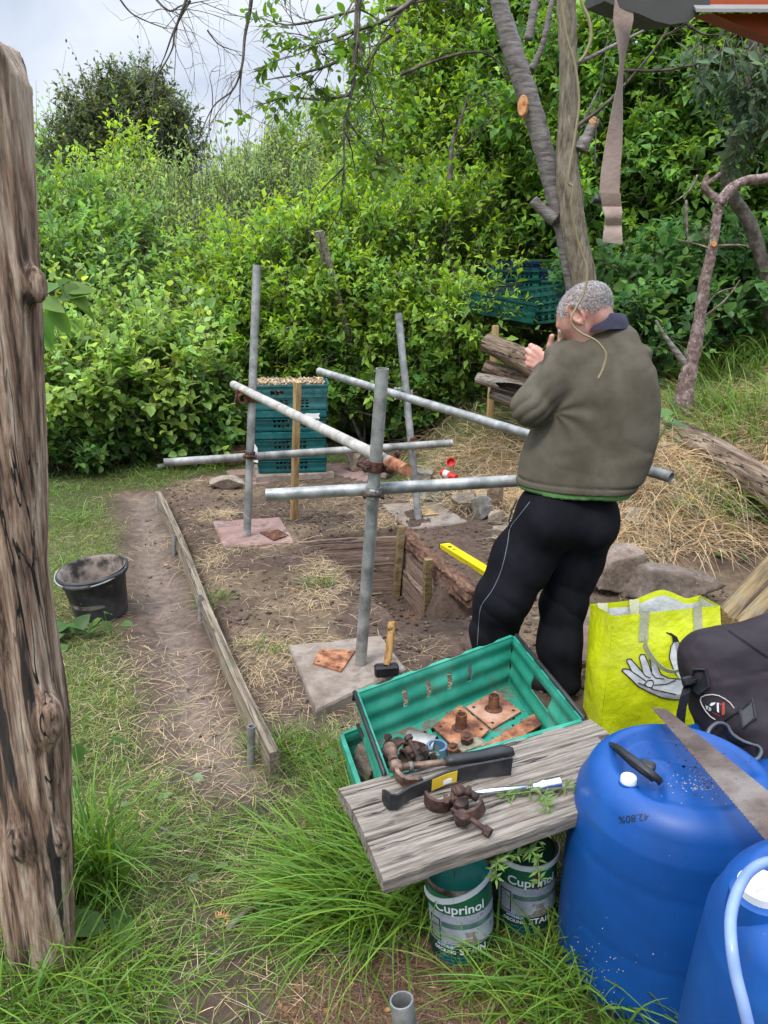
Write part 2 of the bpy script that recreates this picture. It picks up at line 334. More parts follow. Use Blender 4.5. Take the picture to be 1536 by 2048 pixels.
def strawmask(x, y):
    bed = sst(.1, -.1, sdp(x, y, BED)) * sst(.06, .16, fb2(x, y, 2.6, 3, 61) + .09) * sst(-.02, .06, sdp(x, y, PIT))
    bank = np.maximum(sst(5.35, 5.7, y) * sst(.25, .6, x) * sst(8, 7, y), sst(4.25, 4.5, y + .1 * x + .3 * fb2(x, y, 2, 2, 8)) * sst(1.0, 1.2, x)) * sst(6.8, 6.2, y)
    path = .22 * sst(.3, -.1, sdp(x, y, PATH)) * sst(0, .12, fb2(x, y, 2.2, 3, 70)) + .25 * sst(1.9, 2.3, y) * sst(3.0, 2.2, y) * sst(.4, -.2, sdp(x, y, PATH)) 
    return np.clip(np.maximum(np.maximum(bed * .9, bank), path), 0, 1) * sst(-.02, .06, sdp(x, y, BARE))
gm = grassmask(X, Y); sm = strawmask(X, Y); cm = sst(.03, -.05, sdp(X, Y, CHIP)); 
bankm = np.maximum(sst(5.3, 5.6, Y) * sst(.2, .5, X), sst(4.2, 4.4, Y) * sst(1.0, 1.2, X))
pm = sst(.05, -.15, sdp(X, Y, PATH))
soil = np.array([.100, .069, .051]); path_c = np.array([.178, .135, .107]); grass_c = np.array([.060, .082, .022]); straw_c = np.array([.30, .22, .125]); chip_c = np.array([.15, .085, .055])
nn = fb2(X, Y, 3, 4, 90)[..., None]; n2_ = fb2(X, Y, 17, 3, 91)[..., None]
col = soil * (1 + 1.1 * nn + .9 * n2_)
col = col * (1 - pm[..., None]) + path_c * (1 + .5 * nn + .6 * n2_) * pm[..., None]
clay = (sst(.0, -.12, sdp(X, Y, PIT)) * sst(.02, .16, fb2(X, Y, 4, 2, 97)))[..., None] * .5; col = col * (1 - clay) + np.array([.22, .12, .065]) * clay
for mk, cc in ((sm * (.28 + .4 * bankm), straw_c), (gm * .75, grass_c), (cm * .8, chip_c)):
    k = mk[..., None]; col = col * (1 - k) + cc * (1 + .8 * nn + .5 * n2_) * k
far = sst(9, 14, np.hypot(X, Y))[..., None]; col = col * (1 - far) + np.array([.05, .09, .025]) * far
nxn, nyn = X.shape; ii = np.arange(nxn * nyn).reshape(nxn, nyn)
quads = np.stack([ii[:-1, :-1], ii[1:, :-1], ii[1:, 1:], ii[:-1, 1:]], -1).reshape(-1, 4)
M_ground = mat('soil', (.62, .60, .58), (1., 1., 1.), (1.35, 1.3, 1.25), scale=24, detail=12, nr=.75, rough=.97, spec=.15, bump=1., bscale=70, bdist=.010, attr=True, spot=(150, .66, (1.9, 1.8, 1.7), .05))
ground = npmesh('ground', np.stack([X, Y, Z], -1).reshape(-1, 3), quads, M_ground, cols=np.clip(col, .01, 1).reshape(-1, 3), smooth=True)
ground['kind'] = 'structure'
def gz(x, y): return float(hgt(np.array([x]), np.array([y]))[0])
def gpt(px, py, it=4):   # pixel onto the real ground
    z = 0.
    for _ in range(12):
        q = G(px, py, z); z = z * .4 + .6 * gz(q.x, q.y)
    return Vector((q.x, q.y, z))

# ---------------------------------------------------------------- blades, straw, leaves
def vcol(n, base, var=.25, hue=.12, r=rng):
    base = np.asarray(base, float); base = np.broadcast_to(base, (n, 3)) if base.ndim == 1 else base
    k = 1 + var * r.normal(0, 1, (n, 1)); t = hue * r.normal(0, 1, (n, 1))
    return np.clip(base * np.maximum(k, .35) * np.concatenate([1 + t, 1 + t * .2, 1 - t], 1), .004, .9)
def blades(name, P0, D, H, W, col, bend, mats, parent=None, seg=4, world=False, droop=None):
    n = len(P0); a = rng.uniform(0, 2 * np.pi, n); side = np.stack([np.cos(a), np.sin(a), 0 * a], -1)
    side = nrm(np.cross(D, np.cross(side, D) + 1e-6)); bd = nrm(np.stack([D[:, 0], D[:, 1], 0 * a], -1) + .35 * np.stack([np.sin(a), -np.cos(a), 0 * a], -1))
    rows = []; cs = []
    for k in range(seg + 1):
        t = k / seg; c = P0 + D * (H * t)[:, None] + bd * (H * bend * t * t)[:, None] - np.array([0, 0, 1]) * (H * bend * .75 * t ** 2.6)[:, None]
        w_ = (W * (1 - t ** 1.8) * (.55 + .9 * t * (1 - t)) * .5 + .0002)[:, None]
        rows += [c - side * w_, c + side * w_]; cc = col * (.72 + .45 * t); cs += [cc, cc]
    V = np.stack(rows, 1).reshape(-1, 3); cs = np.stack(cs, 1).reshape(-1, 3); m = 2 * (seg + 1)
    q = np.concatenate([np.array([[2 * k, 2 * k + 1, 2 * k + 3, 2 * k + 2]]) for k in range(seg)]); F = (np.arange(n)[:, None, None] * m + q[None]).reshape(-1, 4)
    return npmesh(name, V, F, mats, parent, cols=np.clip(cs, 0, 1), world=world)
def scatter(n, x0, x1, y0, y1, fn, k=6):
    x = rng.uniform(x0, x1, n * k); y = rng.uniform(y0, y1, n * k); p = fn(x, y); m = rng.uniform(0, 1, n * k) < p
    return x[m][:n], y[m][:n]
def dirs(n, tilt):
    a = rng.uniform(0, 2 * np.pi, n); t = np.abs(rng.normal(0, tilt, n)); return np.stack([np.cos(a) * np.sin(t), np.sin(a) * np.sin(t), np.cos(t)], -1)
def inview(x, y, z=0.):
    dep = y * CT - (z - 1.6) * ST; return (np.abs(x) < .66 * dep + .2) & (dep > .3)
GC = np.array([.165, .245, .045])
def lawn(n, x0, x1, y0, y1, fn, h, wd, tilt, c=GC, bend=.5, dead=.25):
    x, y = scatter(n, x0, x1, y0, y1, lambda a, b: fn(a, b) * inview(a, b)); m = len(x)
    cc = vcol(m, c, .25, .12); d = rng.uniform(0, 1, m) < dead + .5 * sst(.0, .2, fb2(x, y, 1.9, 3, 202)); cc[d] = vcol(int(d.sum()), (.30, .25, .115), .2, .06)
    return np.stack([x, y, hgt(x, y) - .004], -1), dirs(m, tilt), h * rng.uniform(.4, 1.3, m), np.full(m, wd) * rng.uniform(.6, 1.3, m), cc, np.full(m, bend)
def mergeb(L_): return [np.concatenate(a) for a in zip(*L_)]
near_fn = lambda x, y: grassmask(x, y) * (.35 + .65 * sst(-.1, .12, fb2(x, y, 4, 3, 55)))
tab = [lawn(36000, -1.4, 1.6, .75, 2.4, near_fn, .040, .0036, .85),
       lawn(26000, -2.2, .4, 2.2, 5.0, near_fn, .035, .0032, .8, c=GC * [1.15, 1.1, 1.1]),
       lawn(16000, -4.5, 1.2, 5.0, 9, lambda x, y: near_fn(x, y) * (1 - sst(.1, .4, x) * sst(5.1, 5.4, y) * sst(7.1, 6.8, y)), .07, .0055, .6, c=GC * [1, 1.15, .9], dead=.05),
       lawn(9000, 0.2, 6, 6.2, 9.5, lambda x, y: .05 + .9 * sst(6.7, 7.4, y), .13, .005, .6, dead=.1, c=GC * .9)]
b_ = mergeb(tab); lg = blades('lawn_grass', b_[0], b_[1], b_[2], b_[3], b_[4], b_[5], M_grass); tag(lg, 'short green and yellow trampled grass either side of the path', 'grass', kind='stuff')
def sdirs(n, lift=.12):
    a = rng.uniform(0, 2 * np.pi, n); return nrm(np.stack([np.cos(a), np.sin(a), np.abs(rng.normal(0, lift, n))], -1))
def straw(n, x0, x1, y0, y1, fn, ln, wd, lift, c, hh):
    x, y = scatter(n, x0, x1, y0, y1, lambda a, b: fn(a, b) * inview(a, b)); m = len(x)
    return np.stack([x, y, hgt(x, y) + hh * rng.uniform(0, 1, m) ** 1.5 + .002], -1), sdirs(m, lift), ln * rng.uniform(.3, 1.4, m), np.full(m, wd) * rng.uniform(.6, 1.4, m), vcol(m, c, .25, .07), rng.uniform(.05, .5, m)
SC = (.54, .41, .245)
cl = lambda s, t: (lambda x, y: strawmask(x, y) * sst(t, t + .2, fb2(x, y, s, 3, 77)))
tab = [straw(7500, -1.6, 1.4, 2.4, 6, cl(3, -.02), .10, .0026, .16, SC, .012), straw(38000, .2, 3.4, 4.1, 7.4, cl(2, -.35), .18, .0048, .40, SC, .08),
       straw(5200, -1.3, .3, 1.0, 3.2, lambda x, y: .22 + .78 * strawmask(x, y), .075, .0019, .12, SC, .006), straw(2600, -2.2, 0, 2.5, 6, lambda x, y: .5 * sst(-.12, .05, sdp(x, y, PATH)) + .06, .07, .0024, .12, SC, .006),
       straw(4500, -.3, 1.2, .75, 1.7, lambda x, y: sst(.03, -.05, sdp(x, y, CHIP)), .07, .0016, .12, (.20, .12, .075), .01),
       straw(2500, -1.5, 1.5, 1.5, 5, lambda x, y: .5 + 0 * x, .03, .0022, .2, (.11, .07, .05), .004)]
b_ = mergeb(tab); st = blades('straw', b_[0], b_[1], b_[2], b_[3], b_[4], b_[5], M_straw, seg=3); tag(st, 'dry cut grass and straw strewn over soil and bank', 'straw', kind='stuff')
# clods and pebbles
def pebbles(name, n, region, smin_, smax_, c, label, cat):
    x, y = scatter(n, *region[:4], region[4]); m = len(x); s = smin_ * (smax_ / smin_) ** (rng.uniform(0, 1, m) ** 2.2)
    ico = np.array([(0, 0, 1), (.9, 0, .2), (.28, .85, .2), (-.72, .52, .2), (-.72, -.52, .2), (.28, -.85, .2), (.1, 0, -.6)]); fi = np.array([(0, 1, 2), (0, 2, 3), (0, 3, 4), (0, 4, 5), (0, 5, 1), (6, 2, 1), (6, 3, 2), (6, 4, 3), (6, 5, 4), (6, 1, 5)])
    V = ico[None] * (1 + .35 * rng.normal(0, 1, (m, 7, 3))) * s[:, None, None]; V[..., 2] *= .7; V += np.stack([x, y, hgt(x, y) + s * .15], -1)[:, None]
    F = (np.arange(m)[:, None, None] * 7 + fi[None]).reshape(-1, 3); cc = np.repeat(vcol(m, c, .3, .06), 7, 0)
    o = npmesh(name, V.reshape(-1, 3), F, M_ground, cols=cc); tag(o, label, cat, kind='stuff')
pebbles('soil_clods', 12000, (-1.7, 1.8, 2.2, 5.9, lambda x, y: np.clip(sst(.05, -.1, sdp(x, y, BED)) * (.3 + .7 * sst(0, .15, fb2(x, y, 3, 2, 13))) + .12 * sst(0, -.1, sdp(x, y, PATH)) + sst(.1, -.05, sdp(x, y, PIT)), 0, 1)), .002, .015, (.14, .10, .078), 'loose brown soil clods on the dug bed', 'soil')
pebbles('wood_chips', 1500, (-.4, 1.1, .8, 1.6, lambda x, y: sst(.05, -.05, sdp(x, y, CHIP))), .004, .012, (.30, .17, .09), 'reddish wood chips on the ground by the tins', 'chips')

def leaves(name, Pn, D, U, Ln, Wn, col, mats, parent=None, fold=.35, droop=.25, big=False, world=True):
    D = nrm(D); S = nrm(np.cross(D, U)); Nn = np.cross(S, D); l = Ln[:, None]; w_ = Wn[:, None] * .5
    if not big:
        rows = [Pn, Pn + D * l * .45 - S * w_ + Nn * w_ * fold, Pn + D * l * .48, Pn + D * l * .45 + S * w_ + Nn * w_ * fold, Pn + D * l - Nn * l * droop]
        T = np.array([(0, 2, 1), (0, 3, 2), (1, 2, 4), (2, 3, 4)]); cw = np.array([.8, 1, .9, 1.05, 1.1])
    else:
        f = lambda t, s, z: Pn + D * l * t + S * w_ * s + Nn * (w_ * z - l * droop * t * t)
        rows = [Pn, f(.2, -.8, fold * .8), f(.22, 0, 0), f(.2, .8, fold * .8), f(.5, -1, fold), f(.5, 0, 0), f(.5, 1, fold), f(.8, -.55, fold * .5), f(.8, 0, 0), f(.8, .55, fold * .5), f(1, 0, 0)]
        T = np.array([(0, 2, 1), (0, 3, 2), (1, 2, 5), (1, 5, 4), (2, 3, 6), (2, 6, 5), (4, 5, 8), (4, 8, 7), (5, 6, 9), (5, 9, 8), (7, 8, 10), (8, 9, 10)]); cw = np.array([.85, 1, .85, 1, 1, .85, 1, 1, .85, 1, 1.1])
    m = len(rows); V = np.stack(rows, 1).reshape(-1, 3); F = (np.arange(len(Pn))[:, None, None] * m + T[None]).reshape(-1, 3)
    cc = (col[:, None] * cw[None, :, None]).reshape(-1, 3)
    return npmesh(name, V, F, mats, parent, cols=cc, world=world)
def sprigs(O, D, Ls, k, ll, lw, r=rng, spread=.9):
    """k leaves along every sprig; gives the leaf arrays"""
    n = len(O); up = np.array([0, 0, 1.]); t = (np.arange(k) + .6) / k; a0 = r.uniform(0, 6.28, n)
    A = nrm(np.cross(D, up + .01 * r.normal(0, 1, (n, 3)))); B = np.cross(D, A)
    curve = r.normal(0, .12, (n, 3)); Ps, Ds, Us = [], [], []
    for i in range(k):
        c = O + D * (Ls * t[i])[:, None] + curve * (Ls * t[i] ** 2)[:, None]; a = a0 + i * 2.4
        out = A * np.cos(a)[:, None] + B * np.sin(a)[:, None]; d = nrm(out * spread + D * (.35 + .8 * t[i]) + up * .12 + r.normal(0, .18, (n, 3)))
        Ps.append(c); Ds.append(d); Us.append(nrm(up * .8 + D * .35 + r.normal(0, .33, (n, 3))))
    Pn = np.concatenate(Ps); m = len(Pn); s = r.uniform(.45, 1.3, m) * np.tile(1, m) * np.repeat(1 - .35 * t ** 3, n)
    return Pn, np.concatenate(Ds), np.concatenate(Us), ll * s, lw * s, np.tile(np.arange(n), k), np.repeat(t, n)
def prisms(O, E, r0, r1=None):
    """many thin three-sided stems"""
    n = len(O); D = nrm(E - O); A = nrm(np.cross(D, np.array([.3, .5, .8]))); B = np.cross(D, A); r0 = np.broadcast_to(r0, (n,)); r1 = r0 * .4 if r1 is None else np.broadcast_to(r1, (n,)); rows = []
    for c, rr in ((O, r0), (E, r1)):
        for j in range(3):
            a = j * 2.0944; rows.append(c + (A * math.cos(a) + B * math.sin(a)) * rr[:, None])
    V = np.stack(rows, 1).reshape(-1, 3); T = np.array([(0, 1, 4, 3), (1, 2, 5, 4), (2, 0, 3, 5)]); return V, (np.arange(n)[:, None, None] * 6 + T[None]).reshape(-1, 4)
M_twig = mat('twig bark', (.05, .04, .03), (.11, .09, .07), (.19, .17, .14), scale=18, rough=.9, bump=.3)
def bush(name, label, cat, blobs, n, k=7, ls=.28, ll=.06, lw=.034, c=(.10, .19, .035), base=None, group=None, shoots=0, updir=.45, var=.2, big=False, rough=.22, seed=1, inner=.25, gap=-.11, clump=1., tipc=(1.35, 1.22, .9), fold=.35, droop=.2, stems=30, hue=.1, zmin=None, face=True):
    r = np.random.default_rng(seed); bl = [(np.array(b[0], float), np.array(b[1], float)) for b in blobs]
    vol = np.array([b[1][0] * b[1][2] + b[1][1] * b[1][2] for b in bl]); ch = r.choice(len(bl), n * 4, p=vol / vol.sum())
    ce = np.array([b[0] for b in bl])[ch]; ra = np.array([b[1] for b in bl])[ch]
    d = nrm(r.normal(0, 1, (n * 4, 3))); rad = r.uniform(0, 1, n * 4) ** .3; ins = r.uniform(0, 1, n * 4) < inner; rad[ins] *= r.uniform(.4, .85, ins.sum())
    lump = 1 + rough * 2.2 * fbm(d * 2.2 + ce * .7, 3, seed); O = ce + ra * d * (rad * lump)[:, None]
    if clump:      # gather the sprigs along boughs, so that the crown has clumps and dark hollows
        m4 = len(O); hub = r.choice(m4, max(8, int(m4 / 11))); k_ = hub[r.integers(0, len(hub), m4)]; al = r.uniform(-.6, 1, m4); ax_ = nrm(d + .5 * r.normal(0, 1, (m4, 3)))[k_]; O = O[k_] + ax_ * (al * ls * 1.1)[:, None] + r.normal(0, ls * .26 * clump, (m4, 3)); d = nrm(d[k_] + .35 * r.normal(0, 1, (m4, 3))); rad = rad[k_]; ce = ce[k_]
    keep = O[:, 2] > (hgt(O[:, 0], O[:, 1], False) + .04 if zmin is None else zmin)
    if face: keep &= (((O - [0, 0, 1.6]) * d).sum(1) < .45 * np.linalg.norm(O - [0, 0, 1.6], axis=1))      # thin the side nobody can see
    # gaps: drop sprigs where a coarse noise is low
    keep &= fbm(O * 1.7, 3, seed + 5) > gap
    O = O[keep][:n]; d = d[keep][:n]; rad = rad[keep][:n]; m = len(O)
    D = nrm(d * .75 + np.array([0, 0, updir]) + r.normal(0, .38, (m, 3))); Ls = ls * r.uniform(.6, 1.3, m)
    if shoots:
        j = r.choice(m, shoots); D[j] = nrm(np.array([0, 0, 1.]) + r.normal(0, .22, (shoots, 3))); Ls[j] = ls * r.uniform(1.6, 3., shoots)
    Pn, Dn, Un, Ln, Wn, si, t = sprigs(O, D, Ls, k, ll, lw, r)
    c = np.array(c) * [1.10, 1.13, 1.35]; cs = vcol(m, c, var, hue, r)[si] * (1 + .14 * r.normal(0, 1, (len(si), 1))); tc_ = 1 + (np.array(tipc) - 1) * (t[:, None] ** 2); cs = np.clip(cs * tc_, .006, .8)
    if base is None: b = bl[0][0]; base = (b[0], b[1], gz(b[0], b[1]) - .02)
    root = thing(name, label, cat, base, group=group)
    leaves('foliage', Pn, Dn, Un, Ln, Wn, cs, M_leaf, root, fold, droop, big)
    V, F = prisms(O - D * Ls[:, None] * .3, O + D * Ls[:, None], .0025 + ls * .008)
    # limbs: from the base up to points inside the crown
    Ov = np.array([base]) + r.normal(0, .12, (stems, 3)) * [1.5, .6, 0]; tgt = O[r.choice(m, stems)]; mid = Ov * .45 + tgt * .55 + r.normal(0, .12, (stems, 3)); mid[:, 2] += .15
    rr = .012 + .02 * r.uniform(0, 1, stems); V1, F1 = prisms(Ov, mid, rr, rr * .6); V2, F2 = prisms(mid, tgt, rr * .6, rr * .25)
    VV = np.concatenate([V, V1, V2]); FF = np.concatenate([F, F1 + len(V), F2 + len(V) + len(V1)])
    npmesh('stems', VV, FF, M_twig, root, world=True); return root
def blob(px, py, Y, rx, ry, rz): return (tuple(P(px, py, Y)), (rx, ry, rz))
HG = 'shrubs and trees behind the plot'
YG = (.22, .34, .05)
bush('evergreen_tree', 'tall dark glossy evergreen tree rising against the sky', 'tree', [blob(245, 340, 15, 1.15, 1.0, 1.2), blob(265, 215, 15, .62, .8, .62), blob(205, 430, 15, 1.1, 1, .9), blob(325, 300, 15.2, .6, .7, .6), blob(255, 500, 15, 1.1, .8, .8), blob(170, 290, 15.2, .5, .6, .5), blob(265, 280, 14.6, 1.0, .6, .8)], 8000, 8, .24, .10, .048, (.050, .072, .026), seed=3, var=.35, rough=.25, shoots=160, tipc=(2.6, 2.2, 1.3), group=HG, stems=20, gap=-.4, clump=.7)
bush('ash_tree', 'pale feathery tree half hidden behind the dark evergreen', 'tree', [blob(105, 360, 18, .9, .8, 1.0), blob(90, 480, 18, 1.3, .8, 1.0)], 800, 8, .45, .17, .06, (.17, .29, .07), seed=4, group=HG, rough=.4, shoots=60, stems=10)
bush('far_hedge', 'distant mixed hedge along the skyline in the middle', 'hedge', [blob(430, 430, 15, 1.2, .8, .7), blob(560, 400, 16, 1.2, .8, 1.0), blob(650, 360, 16, 1.1, .8, 1.2), blob(370, 500, 13, 1.1, .8, .7), blob(760, 330, 15, 1.2, .8, 1.5), blob(560, 480, 14, 1.6, .8, .8)], 4200, 7, .30, .135, .062, (.19, .28, .06), seed=5, group=HG, rough=.35, shoots=160, var=.3)
bush('willow_shrub', 'grey green sprawling willow shrub left of the fruit tree', 'shrub', [blob(350, 500, 10.8, 1.2, .8, .72), blob(480, 470, 11.2, 1.0, .8, .70), blob(300, 600, 10, 1.2, .8, .7), blob(430, 610, 9.8, .9, .7, .7), blob(590, 450, 11, .8, .7, .6)], 4800, 8, .36, .095, .034, (.20, .285, .085), seed=6, group=HG, rough=.38, shoots=300, updir=.8, hue=.08)
bush('hazel_shrub', 'broad leafed green shrub beside the weathered post', 'shrub', [blob(150, 500, 9.6, .9, .8, .7), blob(120, 640, 8.6, .8, .7, .7), blob(230, 590, 9, .75, .7, .6), blob(60, 540, 9.2, .9, .7, .8)], 3000, 7, .30, .115, .056, (.15, .27, .05), seed=7, group=HG, rough=.35, shoots=90)
bush('elder_shrub', 'leafy shrub in front of the dark evergreen tree', 'shrub', [blob(255, 460, 11.8, .7, .6, .6), blob(150, 500, 11.5, .8, .6, .5), blob(265, 370, 12, .35, .4, .4)], 1500, 7, .34, .13, .06, YG, seed=27, group=HG, rough=.35, shoots=70)
bush('apple_bush', 'dense bright green fruit bush behind the scaffold tubes', 'shrub', [blob(600, 590, 8.1, .9, .8, .75), blob(760, 580, 8.0, .95, .8, .85), blob(520, 650, 7.8, .5, .6, .55), blob(900, 540, 8.2, .75, .7, .75), blob(690, 690, 7.7, 1.0, .7, .55), blob(860, 660, 7.8, .7, .6, .5), blob(430, 560, 8.6, .45, .5, .4), blob(950, 560, 7.2, .30, .3, .22), blob(925, 640, 6.9, .22, .2, .2)], 6000, 8, .26, .096, .046, (.17, .295, .040), seed=8, group=HG, rough=.38, shoots=160, tipc=(1.6, 1.3, .9), gap=-.11)
bush('raspberry_patch', 'pale green raspberry canes at the left edge of the plot', 'shrub', [blob(180, 740, 7.0, .75, .6, .45), blob(320, 750, 6.9, .65, .5, .45), blob(230, 670, 7.4, .6, .5, .28), blob(400, 800, 6.9, .35, .4, .3), blob(120, 800, 6.6, .5, .5, .4)], 1700, 6, .24, .095, .068, (.24, .36, .075), seed=9, group=HG, rough=.35, shoots=80, inner=.35, big=True, tipc=(1.35, 1.2, 1.1), gap=-.10)
bush('nettle_bed', 'dark green nettles under the pale raspberry canes', 'nettles', [blob(180, 855, 6.8, .75, .35, .24), blob(330, 840, 6.9, .6, .35, .30), blob(410, 850, 6.9, .35, .3, .24), blob(120, 900, 6.5, .45, .3, .2)], 1100, 8, .20, .085, .048, (.085, .17, .035), seed=10, group=HG, updir=1.0, inner=.4, big=True, stems=10)
bush('plum_tree', 'leafy plum tree behind the cut grey trunk', 'tree', [blob(890, 290, 9.6, .9, .9, .9), blob(960, 340, 9.2, 1.0, .8, .9), blob(960, 80, 9.8, .95, .9, 1.0), blob(790, 400, 9.8, .7, .7, .5), blob(1020, 120, 9.6, 1.2, .9, 1.2), blob(1110, 360, 8.8, .6, .6, .6)], 5000, 8, .28, .105, .052, (.165, .285, .042), seed=12, group=HG, rough=.35, shoots=140, tipc=(1.6, 1.35, .9), gap=-.11)
bush('beech_hedge', 'tall dense green hedge filling the right side', 'hedge', [blob(1250, 150, 8.2, 1.1, .8, 1.1), blob(1420, 120, 8.0, 1.2, .8, 1.2), blob(1280, 380, 7.8, .9, .7, .9), blob(1450, 380, 7.7, 1.0, .7, 1.0), blob(1190, 480, 8.2, .6, .6, .6), blob(1600, 250, 7.6, 1.1, .8, 1.5), blob(1340, 560, 7.6, .9, .6, .65), blob(1520, 560, 7.4, .9, .6, .6), blob(1120, 200, 9, .9, .7, 1.2)], 6200, 8, .24, .105, .062, (.115, .225, .038), seed=13, group=HG, rough=.3, shoots=80, tipc=(1.7, 1.45, .9), droop=.35, gap=-.12)
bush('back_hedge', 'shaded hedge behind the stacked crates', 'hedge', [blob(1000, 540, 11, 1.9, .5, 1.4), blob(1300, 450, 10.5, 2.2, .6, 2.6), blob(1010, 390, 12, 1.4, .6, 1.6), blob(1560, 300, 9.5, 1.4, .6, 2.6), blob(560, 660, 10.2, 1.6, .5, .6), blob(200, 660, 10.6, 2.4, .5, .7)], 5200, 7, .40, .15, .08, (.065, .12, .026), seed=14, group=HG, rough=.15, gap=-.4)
bush('bramble_patch', 'bramble and bindweed on the bank right of the man', 'brambles', [blob(1250, 610, 6.8, .5, .35, .4), blob(1400, 590, 6.6, .6, .35, .4), blob(1530, 600, 6.5, .5, .35, .5), blob(1290, 720, 6.4, .3, .25, .3)], 800, 6, .22, .105, .075, (.095, .195, .05), seed=15, group=HG, big=True, inner=.4, tipc=(1.4, 1.35, 1.2))
wc_ = bush('weed_clump', 'low leafy weeds under the fruit bush by the crates', 'weeds', [blob(740, 790, 7.3, .55, .3, .22), blob(860, 770, 7.3, .5, .3, .25), blob(680, 750, 7.4, .3, .3, .3), blob(930, 740, 7.2, .35, .3, .3)], 650, 7, .16, .08, .055, (.14, .26, .05), seed=16, group=HG, big=True, updir=.8, stems=8); wc_['kind'] = 'stuff'
# ---------------------------------------------------------------- scaffold tubes and couplers
def hollow(a, b, r=.0242, n=20, wall=.0035):
    a, b = Vector(a), Vector(b); m = MB(); t = (b - a).normalized(); up = Vector((0, 0, 1)) if abs(t.z) < .9 else Vector((1, 0, 0)); u = t.cross(up).normalized(); v = t.cross(u); vs = []
    k = max(2, int((b - a).length / .12))
    rings = [(a + t * .05, r - wall), (a, r - wall), (a, r)] + [(a + (b - a) * (i / k), r) for i in range(1, k)] + [(b, r), (b, r - wall), (b - t * .05, r - wall)]
    for c, rr in rings: vs += [c + u * math.cos(2 * math.pi * j / n) * rr + v * math.sin(2 * math.pi * j / n) * rr for j in range(n)]
    q = len(rings); fs = [(i * n + j, i * n + (j + 1) % n, (i + 1) * n + (j + 1) % n, (i + 1) * n + j) for i in range(q - 1) for j in range(n)]
    m.add(vs, fs); m.add([rings[0][0] + (u * math.cos(2 * math.pi * j / n) + v * math.sin(2 * math.pi * j / n)) * (r - wall) for j in range(n)], [tuple(range(n))], 1)
    m.add([rings[-1][0] + (u * math.cos(2 * math.pi * j / n) + v * math.sin(2 * math.pi * j / n)) * (r - wall) for j in range(n)], [tuple(range(n))], 1); return m
GT = 'galvanised scaffold tubes of the frame'
def tube(a, b, label, m=None, grp=GT, r=.0242, plug=None):
    o = thing('scaffold_tube', label, 'scaffold tube', tuple(b if b[2] < a[2] else a), group=grp)
    ob('pipe', hollow(a, b, r), [m or M_galv, plug or M_dark], o, True, True, 40); return o
T_c = (P(765, 737, 2.83), G(721, 1328, .045)); T_l = (P(514, 530, 4.62), G(494, 1072, .055)); T_r = (P(797, 627, 5.15), G(837, 1038, .045))
tube(*T_c, 'thick upright tube in the middle, nearest the camera, on the grey slab'); tube(*T_l, 'tallest upright tube, standing on the pink slab'); tube(*T_r, 'leaning upright tube on the far grey slab')
A_ = (P(467, 769, 4.80), P(813, 941, 2.72)); tube(*A_, 'sloping tube with a rusty mud filled end at the middle upright', mat('cement dusted tube', (.22, .20, .175), (.37, .345, .305), (.50, .47, .42), scale=11, detail=9, rough=.75, metal=.1, bump=.3, bscale=70, spot=(16, .62, (.24, .17, .12), .1)), plug=M_rusto)
dA = (A_[0] - A_[1]).normalized(); oA = [o for o in bpy.data.objects if o.name.startswith('scaffold_tube')][-1]; ob('rusty_end', MB().tube([A_[1] - dA * .002, A_[1] + dA * .05, A_[1] + dA * .13], .0248, 20), M_rusto, oA, True, True, 40)
B_ = (P(328, 925, 4.50), P(904, 886, 4.93)); tube(*B_, 'low thin looking crossbar at the back between two uprights', M_galvd)
C_ = (P(532, 990, 2.86), P(1270, 948, 2.98)); tube(*C_, 'level tube in front running behind the man, open end on the left')
D_ = (P(638, 742, 5.22), P(1343, 955, 3.20)); tube(*D_, 'long tube slanting down behind the man with a dark end on the right')
tube(gpt(314, 941) + Vector((0, 0, .03)), gpt(500, 905) + Vector((0, 0, .03)), 'loose tube lying on the grass behind the crossbar', M_galvd, None)
dD = (D_[0] - D_[1]).normalized(); oD = [o for o in bpy.data.objects if o.name.startswith('scaffold_tube') and 'slanting' in o['label']][-1]; ob('dark_end', MB().tube([D_[1] + dD * .001, D_[1] + dD * .12, D_[1] + dD * .30], .0247, 20, False), mat('tarnished tube', (.05, .05, .045), (.13, .13, .12), (.22, .22, .21), scale=12, rough=.6, metal=.3, bump=.3), oD, True, True, 40)
q = G(800, 1998, .22); tube(P(803, 2000, q.y), (q.x + .03, q.y - .03, 0), 'short upright tube end at the bottom edge of the ground', M_galv, None)
